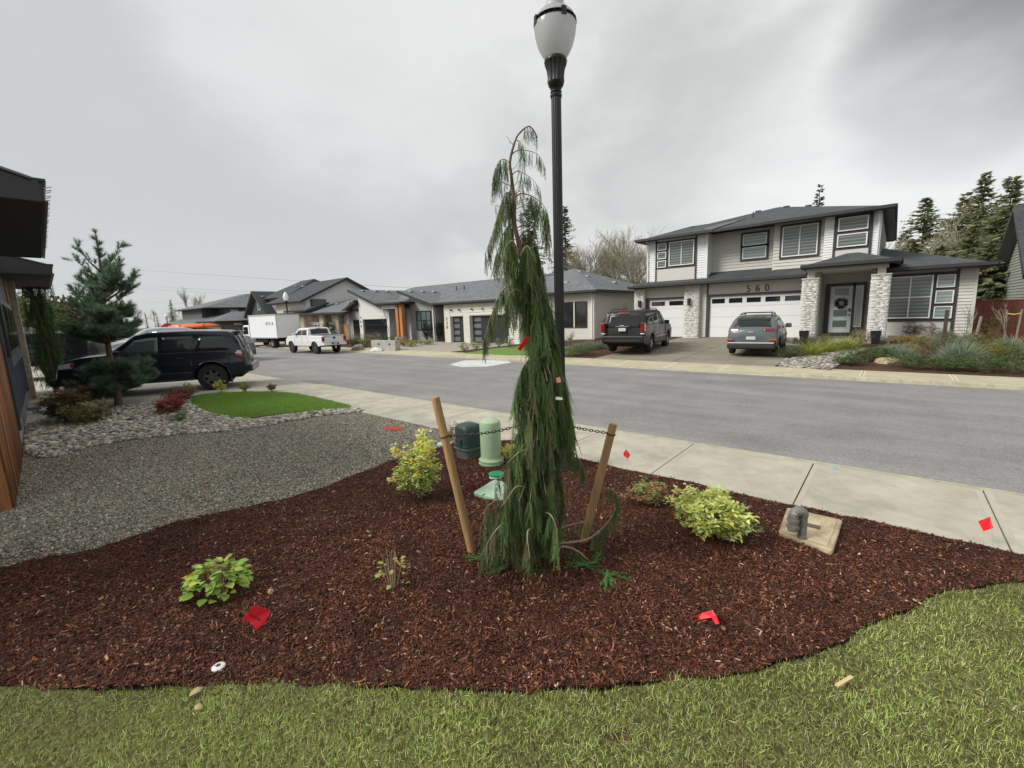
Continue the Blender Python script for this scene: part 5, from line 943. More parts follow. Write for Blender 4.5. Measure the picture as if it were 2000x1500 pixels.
# right wing with the two tall windows
wbox(H, 'wall', cream, -18.8, -15.0, 26.0, 37, .1, 3.45); siding(H, 26.0, 37, .4, 3.35, -15.0, cream, .22, 'x', 1); wbox(H, 'corner_board', cream, -15.08, -14.94, 25.95, 26.06, .3, 3.4)
window(H, -17.45, -16.52, 1.13, 2.86, 26.0, glassD, frB, None, fw=.05); window(H, -16.42, -15.5, 1.13, 2.86, 26.0, glassD, frB, None, fw=.05); wbox(H, 'mullion', cream, -16.52, -16.42, 25.93, 26, 1.13, 2.86)
w2_ = MB().box(-14.985, -14.94, 30.0, 31.0, 1.7, 2.9).build('window', frW, H, True); MB().box(-14.95, -14.93, 30.07, 30.93, 1.77, 2.83).build('pane', zebral, w2_, True)
hip(H, -25.5, -14.4, 25.4, 37.6, 3.48, -20.1, -19.8, 31.4, 5.62, roofG); gutter(H, [(-19.3, 25.37, 3.48), (-14.4, 25.37, 3.48), (-14.4, 37, 3.48)])
vents(H, [(-17.6, 29.6, 4.75), (-19.0, 30.8, 5.3), (-18.2, 27.7, 4.3), (-16.3, 31.4, 4.3), (-15.6, 33, 3.95)]); vents(H, [(-32.2 + .0, y, 4.42) for y in (24.5, 25.8, 27.1)]); downspout(H, -15.1, 25.98, .4, 3.3, sidW)
for x in (-30.6, -29.6): MB().tube([(x, 28.4, 4.3), (x, 28.4, 4.85)], .05, 8).build('vent_pipe', fascia, H, True)
wbox(H, 'foundation', MT['foundation'], -18.8, -14.98, 25.97, 26.0, 0, .35)
wbox(H, 'step', MT['foundation'], -19.4, -18.6, 24.6, 26, .1, .35)
# ---- third house: white and grey with the timber post
H = thing('single_storey_house', 'single storey white and grey house with a timber entrance post and black glass garage doors', 'house', (-36, 28, .1))
wbox(H, 'wall', whiteP, -39.9, -34.95, 24.15, 36, .1, 3.0)
MB().prism([(-39.9, 2.12), (-34.95, 2.12), (-34.95, 3.05), (-39.9, 4.35)], 23.95, 24.15, 'y').build('gable', whiteP, H, True)
wbox(H, 'wall', whiteP, -39.9, -39.32, 23.9, 24.15, .1, 2.15); wbox(H, 'wall', whiteP, -35.36, -34.95, 23.95, 24.15, .1, 2.12)
for (a, c) in ((-39.3, -35.36), (-41.42, -39.92)):
    g = MB().box(a, c, 24.1, 24.14, .12, 2.12).build('garage_door', frB, H, True)
    n_ = max(2, int((c - a) / .95)); w = (c - a) / n_
    for i in range(n_):
        for j in range(4): MB().box(a + w * i + .04, a + w * (i + 1) - .04, 24.08, 24.11, .16 + j * .49, .58 + j * .49).build('pane', glassD, g, True)
MB().prism([(-42.2, .1), (-41.42, .1), (-41.42, 2.12), (-39.9, 2.12), (-39.9, 3.85), (-42.2, 3.0)], 24.15, 24.4, 'y').build('wall', panG, H, True)
wbox(H, 'wall', panG, -42.2, -41, 24.4, 34, .1, 2.9)
roof(H, [[(-42.6, 23.5, 3.0), (-39.95, 23.5, 4.0), (-39.95, 32, 4.0), (-42.6, 32, 3.0)]], roofG, .22)
roof(H, [[(-40.6, 23.3, 5.05), (-34.7, 23.3, 3.1), (-34.7, 31, 3.1), (-40.6, 31, 5.05)]], roofG, .22)
wbox(H, 'wall', panG, -40.3, -40.1, 24.3, 31, 2.5, 4.6)
wbox(H, 'wall', whiteP, -34.95, -32.4, 25.2, 34, .1, 3.3); wbox(H, 'wall', panG, -34.95, -34.1, 24.6, 25.2, .1, 3.1)
for x in (-34.4, -33.6, -32.9): pass
wbox(H, 'beam', whiteP, -34.6, -32.1, 23.0, 23.3, 2.95, 3.3)
for x in (-32.3, -31.75): MB().box(x - .17, x + .17, 22.9, 23.25, .55, 3.3).build('post', cedarP, H, True)
wbox(H, 'post_base', M('post_base', (.33, .3, .26), .9, var=.2, scale=8), -32.6, -31.45, 22.75, 23.4, .0, .55)
hip(H, -35.1, -31.2, 22.6, 29.5, 3.42, -33.2, -32.9, 26.2, 4.1, roofG); gutter(H, [(-35.1, 22.57, 3.42), (-31.2, 22.57, 3.42), (-31.2, 25, 3.42)])
vents(H, [(-39.9 + .0, y, 4.9) for y in (24.6, 26.0, 27.4)] + [(-38.4, 29, 4.45)]); downspout(H, -34.5, 24.55, .2, 3.0, sidW)
for i, ch in enumerate('500'): text(ch, .34, frB, (-39.72, 23.885, 2.3 - i * .42), (1, 0, 0), (0, 0, 1), H, 'house_number', .01)
# ---- fourth house: tan garage front with pale columns, white upper gable
H = thing('two_storey_house', 'white gabled house with dark shingles above a tan front with pale stone columns', 'house', (-50, 28, .1))
wbox(H, 'wall', tanP, -52.2, -44.4, 24.1, 34, .1, 2.9); stC = [(.55, .47, .35), (.62, .55, .42), (.48, .42, .33)]
for a, c in ((-52.2, -51.0), (-47.35, -46.5), (-44.6, -43.4)): stonecol(H, a, c, 23.6, 24.1, .1, 2.88, cols=stC)
wbox(H, 'wall', M('pale_stonewall', (.44, .42, .36), .85, var=.25, scale=3), -44.4, -41.6, 24.2, 30, .1, 2.8)
for a, c in ((-50.8, -47.5), (-46.3, -44.75)):
    b = MB(); n_ = 4 if c - a > 2 else 2; w = (c - a) / n_
    g = b.box(a, c, 24.02, 24.08, .12, 2.1).build('garage_door', frB, H, True)
    for i in range(n_):
        for j in range(4): MB().box(a + w * i + .05, a + w * (i + 1) - .05, 23.99, 24.03, .2 + j * .48, .58 + j * .48).build('pane', M('pale_pane', (.42, .42, .46), .2), g, True)
wbox(H, 'downspout', sidW, -42.3, -42.2, 24.05, 24.15, .3, 2.7)
roof(H, [[(-53.2, 23.0, 3.0), (-41.3, 23.0, 2.85), (-41.3, 30, 4.9), (-47, 30, 5.0)]], roofG, .2); roof(H, [[(-54, 22.7, 3.35), (-48.4, 22.7, 3.35), (-49.5, 26, 4.2), (-53, 26, 4.2)]], roofG, .18)
gutter(H, [(-53.2, 22.97, 2.98), (-41.3, 22.97, 2.84)]); wbox(H, 'wall', whiteP, -52.4, -50.6, 23.3, 24, 2.95, 3.4)
b = MB().prism([(23.6, 3.2), (33.5, 3.2), (33.5, 4.6), (28.55, 6.85), (23.6, 4.6)], -58, -50.05, 'x'); b.build('wall', whiteP, H, True)
roof(H, [[(-58.8, 22.7, 4.35), (-49.5, 22.7, 4.35), (-49.5, 28.55, 7.1), (-58.8, 28.55, 7.1)], [(-58.8, 28.55, 7.1), (-49.5, 28.55, 7.1), (-49.5, 34.4, 4.35), (-58.8, 34.4, 4.35)]], roofX, .25)
a0, a1 = AX(606, 584, -50), AX(637, 594, -50)
w_ = MB().box(-50.02, -49.96, a0[0], a1[0], 3.75, 4.55).build('window', frB, H, True); MB().box(-49.97, -49.94, a0[0] + .1, a1[0] - .1, 3.83, 4.47).build('pane', glassG, w_, True)
hip(H, -66, -57, 24.5, 34.5, 5.2, -62, -58.5, 29, 7.6, roofX)
wbox(H, 'wall', sidG, -65.5, -57.5, 25, 34, 2, 5.2); vents(H, [(-59.5, 27, 6.7), (-57.5, 27, 6.5)]); vents(H, [(-48, 26.2, 3.95), (-46, 26.5, 4.0)])
# ---- fifth: charcoal barn shaped house
H = thing('barn_style_house', 'charcoal board house with a steep dark roof and narrow gable window behind the box truck', 'house', (-65, 27, .1))
MB().prism([(-68.3, .1), (-61.9, .1), (-61.9, 3.3), (-65.3, 6.0), (-68.3, 3.4)], 24.2, 31, 'y').build('wall', M('charcoal_board', (.05, .05, .055), .7, var=.15, scale=5, stretch=(6, 1, .2)), H, True)
roof(H, [[(-69.2, 23.6, 2.9), (-65.4, 23.6, 6.3), (-65.4, 32, 6.3), (-69.2, 32, 2.9)], [(-65.4, 23.6, 6.3), (-61.2, 23.6, 3.1), (-61.2, 32, 3.1), (-65.4, 32, 6.3)]], roofX, .25)
window(H, -65.2, -64.3, 3.75, 5.1, 24.2, glassG, M('pale_green_frame', (.35, .42, .4), .5), None, fw=.12); wbox(H, 'wall', whiteP, -61.9, -55, 25.0, 31, .1, 3.0)
gutter(H, [(-61.2, 24.4, 3.1), (-55, 24.4, 3.1)]); vents(H, [(-64.2, y, 5.55) for y in (24.6, 25.8, 27, 28.2, 29.4)])
# ---- sixth: far grey house
H = thing('two_storey_house', 'far grey two storey house with hip roofs at the left end of the street', 'house', (-78, 26, .1)); gw = M('grey_wall', (.17, .17, .155), .8, var=.08, scale=.6); X = -68.5
yA, yB = AX(431, 640, X)[0], AX(497, 640, X)[0]; zt = AX(460, 626, X)[1]
wbox(H, 'wall', gw, -77, X, yA, yB + 3, 0, zt); w_ = wbox(H, 'window', sidW, X, X + .05, AX(457, 633, X)[0], AX(473, 633, X)[0], AX(460, 635, X)[1], AX(460, 630.5, X)[1])
roof(H, [[(X + .8, yA - .8, zt), (X + .8, yB + 4, zt), (X - 4, yB + 4, zt + 1.3), (X - 4, yA + 3, zt + 1.3)], [(X + .8, yA - .8, zt), (X - 4, yA + 3, zt + 1.3), (-79, yA + 3, zt + 1.3), (-79, yA - .8, zt)]], roofG, .2)
X2 = -74; y1_, z1_ = AX(440, 600.5, X2); y0_, _ = AX(404, 603, X2); ztu = z1_
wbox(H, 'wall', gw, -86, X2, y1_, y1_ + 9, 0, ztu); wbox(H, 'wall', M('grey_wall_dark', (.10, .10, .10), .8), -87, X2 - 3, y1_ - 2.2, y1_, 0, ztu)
hip(H, -88, X2 + .8, y1_ - 3, y1_ + 10, ztu, -83, -79, y1_ + 5, ztu + 2.3, roofG); roof(H, [[(-92, y1_ - 4.2, ztu - 2.3), (X2 - 1, y1_ - 4.2, ztu - 2.3), (X2 - 1, y1_ - 2, ztu - 1.4), (-90, y1_ - 2, ztu - 1.4)]], roofG, .2)
wbox(H, 'window', sidW, X2, X2 + .05, y1_ + .6, y1_ + 1.6, ztu - 1.6, ztu - .25); wbox(H, 'wall', tanP, -91, X2 - 3, y1_ - 3.6, y1_ - 2.2, 0, ztu - 2.4)
# ---- neighbour at the far right (gable end faces the big house)
H = thing('neighbour_house', 'sage grey house with a dark raking gable at the far right behind the red fence', 'house', (9, 32, .3)); X = 5.6
e0 = AX(1953, 546, X); e1 = AX(2000, 411, X); ang = (e1[1] - e0[1]) / (e1[0] - e0[0]); sage = M('sage_siding', (.30, .31, .27), .8, var=.06, scale=2)
Ytip = e0[0]; Yp = Ytip - 5.5; zp = e0[1] + ang * (Yp - Ytip)
MB().prism([(Ytip - .4, .2), (Ytip - .4, e0[1] - .1), (Yp, zp - .25), (2 * Yp - Ytip, e0[1]), (2 * Yp - Ytip, .2)], X + .15, X + 9, 'x').build('wall', sage, H, True)
b = MB(); z = .4
while z < zp - .3:
    yt = Ytip - .4 - max(0, (z - e0[1] + .1) / -ang * 1.0); yl = 2 * Yp - yt
    b.add([(X + .11, yl, z), (X + .11, yt, z), (X + .145, yt, z + .18), (X + .145, yl, z + .18), (X + .15, yl, z), (X + .15, yt, z)], [(0, 1, 2, 3), (0, 4, 5, 1)]); z += .18
b.build('siding', sage, H, True)
roof(H, [[(X - .5, Ytip + .3, e0[1] - .1), (X - .5, Yp, zp + .1), (X + 10, Yp, zp + .1), (X + 10, Ytip + .3, e0[1] - .1)], [(X - .5, Yp, zp + .1), (X - .5, 2 * Yp - Ytip - .3, e0[1] - .1), (X + 10, 2 * Yp - Ytip - .3, e0[1] - .1), (X + 10, Yp, zp + .1)]], roofX, .3)
q0 = AX(1920, 558, X); q1 = AX(1965, 545, X)
roof(H, [[(X - 1.6, Ytip - .3, e0[1] - .25), (X - 1.6, Ytip + 4, e0[1] - .25), (X + .3, Ytip + 4, e0[1] + .35), (X + .3, Ytip - .3, e0[1] + .35)]], roofX, .12); wbox(H, 'post', sage, X - 1.2, X - 1.0, Ytip + .2, Ytip + .4, .2, e0[1] - .3)
# ---- near house at the left edge
H = thing('near_house', 'dark slate blue house with deep black eaves and a stone corner at the left edge', 'house', (-14, -2, .1))
def WL(x): return -.05 - .0563 * (x + 7.58)
def wallseg(h, x0, x1, z0, z1, name, mat, o0=0., th_=.2):
    a, c = WL(x0) + o0, WL(x1) + o0; return MB().add([(x0, a, z0), (x1, c, z0), (x1, c - th_, z0), (x0, a - th_, z0), (x0, a, z1), (x1, c, z1), (x1, c - th_, z1), (x0, a - th_, z1)], [(0, 3, 2, 1), (4, 5, 6, 7), (0, 1, 5, 4), (1, 2, 6, 5), (2, 3, 7, 6), (3, 0, 4, 7)]).build(name, mat, h, True)
slate = M('slate_board', (.085, .10, .125), .6, var=.08, scale=3); slD = M('slate_dark', (.03, .032, .05), .6)
wallseg(H, -10.95, -18.3, .58, 2.78, 'wall', slate); wallseg(H, -10.9, -18.3, 2.78, 3.75, 'wall', slate, -.05); wallseg(H, -10.9, -18.3, -.1, .58, 'foundation', MT['foundation'], -.03)
wallseg(H, -10.9, -11.2, .5, 3.7, 'corner_board', slD, .03, .1); wallseg(H, -18.0, -18.3, .5, 2.8, 'corner_board', slD, .03, .1)
MB().box(-11.2, -11.0, -7, .02, -.1, 3.7).build('side_wall', slate, H, True)
for x in np.arange(-11.7, -18, -.62): wallseg(H, x, x - .05, .6, 1.62, 'batten', slate, .022, .03)
wf = wallseg(H, -11.9, -16.7, 1.68, 2.72, 'window', frB, .05, .08)
for k in range(3): a = -12.05 - k * 1.56; wallseg(wf, a, a - 1.42, 1.78, 2.62, 'pane', glassD, .06, .02)
wallseg(H, -11.75, -16.85, 1.5, 1.68, 'sill', slate, .06, .08)
wallseg(H, -19.0, -19.9, -.1, 3.75, 'stone_corner', M('rough_stone', (.36, .34, .29), .95, var=.35, scale=9, bump=1, bscale=14), .12, .7)
wallseg(H, -18.3, -19.0, -.1, 3.75, 'wall', cedarP, -.02)
wallseg(H, -20.0, -22.6, -.1, 3.6, 'wall', slate, -1.4)
for (a, c, dy, z) in ((-7.6, -13.6, .68, 3.8), (-16.4, -22.8, .85, 3.72)):
    o = dy; pts = [(a, WL(a) + o, z), (c, WL(c) + o, z), (c, WL(c) - 6, z + 2), (a + .2, WL(a) - 6, z + 2)]
    roof(H, [pts], roofD, .16); 
    for (p, q) in (((a, WL(a) + o + .02), (c, WL(c) + o + .02)), ((a, WL(a) + o), (a + .0, WL(a) - 6)), ((c, WL(c) + o), (c, WL(c) - 6))):
        dz = .0 if p[1] - q[1] < 3 else .0
    MB().add([(a, WL(a) + o + .03, z - .18), (c, WL(c) + o + .03, z - .18), (c, WL(c) + o - .1, z - .18), (a, WL(a) + o - .1, z - .18), (a, WL(a) + o + .03, z + .02), (c, WL(c) + o + .03, z + .02), (c, WL(c) + o - .1, z + .02), (a, WL(a) + o - .1, z + .02)], [(0, 3, 2, 1), (4, 5, 6, 7), (0, 1, 5, 4), (1, 2, 6, 5), (2, 3, 7, 6), (3, 0, 4, 7)]).build('gutter', fascia, H, True)
    MB().add([(a + .05, WL(a) + o, z - .2), (a + .05, WL(a) - 6, z - .2), (a + .05, WL(a) - 6, z + 2), (a + .05, WL(a) + o, z + .02), (a - .03, WL(a) + o, z - .2), (a - .03, WL(a) - 6, z - .2), (a - .03, WL(a) - 6, z + 2), (a - .03, WL(a) + o, z + .02)], [(0, 1, 2, 3), (4, 7, 6, 5), (0, 4, 5, 1), (0, 3, 7, 4), (3, 2, 6, 7)]).build('barge_board', fascia, H, True)
    MB().quad((a, WL(a) + o, z - .19), (c, WL(c) + o, z - .19), (c, WL(c) - 6, z - .19), (a, WL(a) - 6, z - .19)).build('soffit', M('soffit_dark', (.03, .03, .03), .9), H, True)
for (a, c, dy, z) in ((-7.6, -13.6, .68, 3.8), (-16.4, -22.8, .85, 3.72)):
    b = MB(); y0, y1 = WL(a) + dy + .045, WL(c) + dy + .045
    b.tube([(a + .06, WL(a) - 5, z + 1.72), (a + .06, y0 - .1, z + .04)], .022, 6); b.tube([(a, y0, z + .035), (c, y1, z + .035)], .022, 6); b.tube([(a, y0, z - .18), (c, y1, z - .18)], .014, 6)
    b.build('gutter_lip', M('gutter_lip', (.13, .13, .14), .35), H, True, smooth=60)
    b = MB()
    for k in range(26): xx_ = a - .05 - k * (a - c) / 26; b.box(xx_ - .1, xx_ + .08, WL(xx_) + dy - .22, WL(xx_) + dy + .06, z + .03, z + .06 + .015 * (k % 2))
    b.build('shingle_edge', roofD, H, True)
# icicle lights along the near gutter
b = MB()
for x in np.arange(-7.7, -13.5, -.16): y = WL(x) + .72; b.tube([(x, y, 3.78), (x, y + .07, 3.80 + .03 * rnd.random())], .006, 4)
b.build('gutter_lights', M('clip', (.7, .7, .72), .4), H, True)
# brown fence panels of the near house
brownF = M('brown_fence', (.27, .115, .045), .75, var=.5, scale=16, bump=.5, bscale=40, stretch=(1.2, 1.2, .08))
th = thing('wooden_fence', 'reddish brown board fence panel standing at the left edge of the gravel', 'fence', (-9, .03, .1))
BX = MB().box(0, 1, 0, 1, 0, 1); L_ = []; b = MB()
x = -7.62
while x > -10.9: wd = .14; a, c = WL(x), WL(x - wd + .014); b.add([(x, a, .1), (x - wd + .014, c, .1), (x - wd + .014, c - .025, .1), (x, a - .025, .1), (x, a, 1.95), (x - wd + .014, c, 1.95), (x - wd + .014, c - .025, 1.95), (x, a - .025, 1.95)], [(0, 3, 2, 1), (4, 5, 6, 7), (0, 1, 5, 4), (1, 2, 6, 5), (2, 3, 7, 6), (3, 0, 4, 7)]); x -= wd
V_ = np.array(b.v); F_ = []
for f in b.f: F_ += [(f[0], f[1], f[2]), (f[0], f[2], f[3])]
nb = len(V_) // 8; cb = np.repeat(pal([(.30, .12, .05), (.22, .09, .04), (.36, .16, .065), (.17, .08, .045)], nb, .25), 8, 0); bm2 = MA('board_wood', .75, .2); t_b = bm2.node_tree; pb_ = t_b.nodes['Principled BSDF']; src_ = pb_.inputs['Base Color'].links[0].from_socket
tcn = t_b.nodes.new('ShaderNodeTexCoord'); mpn = t_b.nodes.new('ShaderNodeMapping'); mpn.inputs['Scale'].default_value = (22, 22, 1.3); t_b.links.new(tcn.outputs['Object'], mpn.inputs[0]); nn = t_b.nodes.new('ShaderNodeTexNoise'); nn.inputs['Scale'].default_value = 2; nn.inputs['Detail'].default_value = 8; t_b.links.new(mpn.outputs[0], nn.inputs[0])
mr = t_b.nodes.new('ShaderNodeMapRange'); mr.inputs[1].default_value = .3; mr.inputs[2].default_value = .7; mr.inputs[3].default_value = .6; mr.inputs[4].default_value = 1.35; t_b.links.new(nn.outputs[0], mr.inputs[0]); xx = t_b.nodes.new('ShaderNodeVectorMath'); xx.operation = 'SCALE'; t_b.links.new(src_, xx.inputs[0]); t_b.links.new(mr.outputs[0], xx.inputs['Scale']); t_b.links.new(xx.outputs[0], pb_.inputs['Base Color'])
fast('board_panel', V_, F_, bm2, cb, th)
for xp in (-7.6, -10.95): MB().box(xp - .05, xp + .05, WL(xp) - .13, WL(xp) - .03, 0, 2.0).build('post', brownF, th, True)
th = thing('wooden_fence', 'brown fence post nearest the camera at the left picture edge', 'fence', (-5.95, -.22, .1)); MB().box(-6.02, -5.93, -.3, -.2, .0, 1.9).build('post', brownF, th, True)
MB().box(-5.98, -5.0, -.5, -.47, .12, 1.85).build('board_panel', brownF, th, True)
p = G(57, 808); th = thing('window_well', 'small white rimmed dark grate box at the foot of the slate wall', 'grate', tuple(p)); MB().box(-.42, .3, -.1, .28, 0, .1).build('rim', M('rimwhite', (.55, .58, .6), .5), th, bevel=.02); MB().box(-.36, .24, -.05, .22, .09, .105).build('grate', M('gratedk', (.05, .06, .07), .6), th)
p = G(60, 785); o = MB().box(p.x - 1.6, p.x + .7, p.y - .45, p.y + .7, .08, .15).build('entry_slab', conc); o['kind'] = 'structure'
# fences across the street
redM = M('red_fence', (.19, .05, .035), .75, var=.3, scale=4, bump=.2, bscale=20, stretch=(2, 1, .2)); cedM = M('cedar_fence', (.36, .19, .08), .75, var=.3, scale=4, bump=.2, bscale=20, stretch=(2, 1, .2))
def fence(lab, x0, x1, Y, z0, z1, mat, w=.14):
    th = thing('wooden_fence', lab, 'fence', ((x0 + x1) / 2, Y, z0)); b = MB(); x = x0
    while x < x1: b.box(x, min(x + w - .006, x1), Y, Y + .02 + .006 * (int(x * 7) % 2), z0, z1); x += w
    b.build('board_panel', mat, th, True); MB().box(x0, x1, Y - .02, Y + .06, z1, z1 + .05).build('cap_rail', mat, th, True)
    for xp in np.arange(x0 + .06, x1, 2.4): MB().box(xp - .05, xp + .05, Y - .03, Y - .0, z0, z1).build('post', mat, th, True)
fence('dark red board fence between the pale house and the right hand neighbour', 2.75, 14, 30.2, .1, 2.05, redM); fence('cedar fence beside the dark suv at the edge of the middle house', -14.9, -13.0, 27.2, .15, 1.62, cedM); fence('cedar gate between the grey siding and the cream garage wall', -27.75, -27.25, 24.2, .1, 1.75, cedM); fence('cedar gate panel left of the black glass garage doors', -43.2, -42.25, 24.0, .1, 1.62, cedM)
# street corner planting of the far left houses
for x, y, r, h, l, cl in ((787, 665, .6, 1.7, 'narrow dark green arborvitae behind the planter wall', 0), (833, 667, .32, 1.75, 'left of three slim arborvitae by the grey window', 1), (845, 667, .34, 1.65, 'middle of three slim arborvitae by the grey window', 1), (858, 667, .32, 1.7, 'right of three slim arborvitae by the cedar gate', 1), (721, 660, .6, 1.5, 'round dark evergreen before the black glass garage doors', 0)):
    p = P2(x, y); 
    if cl == 0 and x == 787: continue
    shrub('arborvitae', l, 'shrub', p, r, h, 500, .1, [(.04, .085, .03), (.05, .1, .035), (.03, .065, .025)], ros=6, lw=.4, group='slim arborvitae' if cl else None)
for x, y, r, h, l, cols in ((700, 671, .8, .7, 'pinkish brown shrub at the pier with the house number', [(.3, .22, .18), (.22, .2, .12)]), (730, 672, .9, .9, 'large tan ornamental grass left of the planter wall', [(.36, .28, .18), (.28, .24, .15)]), (690, 675, .5, .5, 'small dark shrub left of the number pier', [(.06, .10, .05)]), (715, 678, .6, .6, 'bright green shrub left of the planter wall', [(.26, .34, .08), (.12, .2, .06)]), (768, 671, .9, .6, 'dark green juniper behind the planter wall', J), (790, 676, .5, .55, 'tan grass clump right of the planter wall', [(.38, .28, .18)]), (804, 677, .5, .4, 'bright yellow green clump at the third driveway', [(.38, .42, .12)]), (833, 673, .6, .35, 'pale yellow green clump before the slim arborvitae', [(.38, .42, .15), (.3, .34, .14)]), (745, 680, .4, .5, 'lime shrub touching the planter wall', [(.36, .42, .12)])):
    shrub('garden_shrub', l, 'shrub', P2(x, y), r, h, 130, .12, cols, ros=6, lw=.5)
baretree('bare_shrub', 'slender twisted young conifer before the white wall', P2(765, 668), 2.3, 17, (.12, .14, .09), .5, 4, .03, None, .5, 3)
p = P2(748, 683); th = thing('planter_wall', 'low grey concrete planter wall with two small holes', 'wall', tuple(p)); MB().box(-1.1, 1.6, -.15, .25, -.1, .62).build('block', M('planter_conc', (.33, .33, .31), .9, var=.2, scale=2), th, bevel=.02)
for x in (-.2, 1.0): MB().tube([(x, -.17, .38), (x, -.1, .38)], .07, 10).build('hole', frB, th)
boulder('pale boulder at the kerb by the planter wall', P2(736, 684), (.5, .3, .16), (.6, .58, .55)); boulder('brown boulder at the timber post', P2(700, 682), (.5, .4, .3), (.25, .2, .17))
shrub('spruce_sapling', 'small dark conifer in front of the pale garage panes of the fourth house', 'tree', G(645, 664, .12), .6, 2.2, 200, .2, [(.03, .07, .03)], ros=6, lw=.4)
baretree('young_tree', 'leafless young tree beside the distant street lamp', Vector((-37.5, 17.8, .1)), 2.9, 21, (.30, .24, .22), .6, 5, .04, None, .35, 3)
# distant street lamp
lp = Vector((-39.4, 16.9, .1)); th = thing('street_lamp', 'distant black street lamp with small white globe in front of the box truck', 'street lamp', tuple(lp), 0, 'black acorn street lamps', .8)
MB().lathe([(.2, 0), (.17, .3), (.1, .5), (.085, .6), (.075, 4.4), (.15, 4.6), (.16, 4.75)], 16).build('pole', blackM, th, smooth=50)
MB().lathe([(.15, 4.75), (.25, 5.0), (.27, 5.2), (.2, 5.4), (.08, 5.6), (.03, 5.68)], 20).build('globe', M('white_globe', (.78, .8, .82), .3), th, smooth=50)
# ------------------------------------------------------------------ vehicles
def paint(name, c, rough=.25, metal=.0): return M(name, c, rough, metal=metal, coat=.35, spec=.35)
tyreM = M('tyre', (.02, .02, .021), .85, bump=.3, bscale=60); wellM = M('wheel_well', (.008, .008, .008), .95); redL = M('tail_red', (.2, .008, .01), .2, coat=.8); whiteL = M('lamp_clear', (.6, .62, .64), .15, coat=.8); plastD = M('dark_plastic', (.022, .022, .024), .6); chromeM = M('chrome', (.55, .56, .58), .2, metal=.9); ambL = M('amber', (.38, .06, .02), .25, coat=.8)
glassT = M('tinted_glass', (.012, .014, .015), .05, spec=.55); glassC = M('clear_car_glass', (.07, .09, .082), .05, spec=.5); plateM = M('plate', (.5, .52, .52), .5)
class Car:
    """shell lofted through stations; local +x = front, ground z = 0"""
    def __init__(s, name, lab, loc, rz, sc, top, W, L0, L1, sill, wheels, wr, ww, tum=.3, plan=.18, belt=None, paintm=None, rim=None, group=None, flare=0):
        s.th = thing(name, lab, 'car' if 'truck' not in name else 'pickup truck', loc, rz, group, sc); s.top = top; s.Wd = W; s.L0, s.L1 = L0, L1; s.sill = sill; s.tum = tum; s.plan = plan; s.belt_ = belt; s.wheels = wheels; s.wr = wr; s.ar = wr + .075; s.paintm = paintm
        xs = set(np.linspace(L0, L1, 70)) | {p[0] for p in top}
        for wx in wheels:
            xs |= {wx - s.ar, wx + s.ar} | set(wx + s.ar * np.cos(np.linspace(.02, math.pi - .02, 17)))
        xs = sorted(x for x in xs if L0 <= x <= L1); xs = [x for i, x in enumerate(xs) if i == 0 or x - xs[i - 1] > .004]
        NR = 16; NT = 8; V = []; rings = []
        for x in xs:
            zt = s.T(x); zl = s.low(x); zl = min(zl, zt - .12); zb = min(s.B(x), zt - .07); r = .06; zs = zt - r; row = []
            for j in range(NR + 1):
                t = j / NR
                if t <= .55: z = zl + (max(zb, zl + .01) - zl) * t / .55
                elif t <= .8: z = max(zb, zl + .01) + (max(zs, zb + .005) - max(zb, zl + .01)) * (t - .55) / .25
                else: z = None
                if z is not None: row.append((s.w(x, z), z)); wl = row[-1][0]; zz = z
                else: a = (t - .8) / .2 * math.pi / 2; row.append((wl - r * (1 - math.cos(a)), zz + (zt - zz) * math.sin(a)))
            wtop = row[-1][0]
            for j in range(1, NT + 1): f = 1 - j / NT; row.append((wtop * f, zt + .03 * (1 - f * f) * min(1, (x - L0) / .3, (L1 - x) / .3)))
            ring = []
            full = [(w_, z) for w_, z in row] + [(-w_, z) for w_, z in row[:-1][::-1]]
            for (y, z) in full: ring.append(len(V)); V.append((s.px(x, y), y, z))
            rings.append(ring)
        F = []; k = len(rings[0])
        for a, c in zip(rings[:-1], rings[1:]):
            for j in range(k - 1): F.append((a[j], a[j + 1], c[j + 1], c[j]))
        F.append(tuple(rings[0])[::-1]); F.append(tuple(rings[-1]))
        b = MB(); b.v = V; b.f = F; s.body = b.build('body', paintm, s.th, smooth=32)
        MB().box(L0 + .25, L1 - .25, -W + .2, W - .2, sill - .06, min(s.T(x) for x in np.linspace(L0 + .4, L1 - .4, 30)) - .12).build('underbody', wellM, s.th)
        for wx in wheels:
            for sd in (-1, 1): s.wheel(wx, sd, wr, ww, rim or M('rim_dark', (.10, .10, .105), .4, metal=.3))
    def T(s, x): return float(np.interp(x, [p[0] for p in s.top], [p[1] for p in s.top]))
    def B(s, x): return s.belt_ if not callable(s.belt_) else s.belt_(x)
    def low(s, x):
        z = s.sill + (.10 * max(0, (s.L0 + .5 - x) / .5) + .06 * max(0, (x - s.L1 + .5) / .5))
        for wx in s.wheels:
            d = abs(x - wx)
            if d < s.ar: z = max(z, s.wr * .98 + math.sqrt(max(0, s.ar ** 2 - d * d)))
        return z
    def w(s, x, z):
        e = min(x - s.L0, s.L1 - x); W = s.Wd * (1 - .06 * max(0, 1 - e / .9) ** 2); zb = s.B(x)
        if z <= zb: t = (zb - z) / zb; return W * (1 - .10 * max(0, t - .45) ** 1.2 - .015 * (1 - t) ** 2 * 2 * (t < .25)) + .012 * math.exp(-((z - .72 * zb) / .05) ** 2)
        return W * .985 - s.tum * (z - zb)
    def px(s, x, y):
        q = (abs(y) / s.Wd) ** 3 * s.plan
        if x > s.L1 - .8: return x - q * (x - s.L1 + .8) / .8
        if x < s.L0 + .6: return x + q * .6 * (s.L0 + .6 - x) / .6
        return x
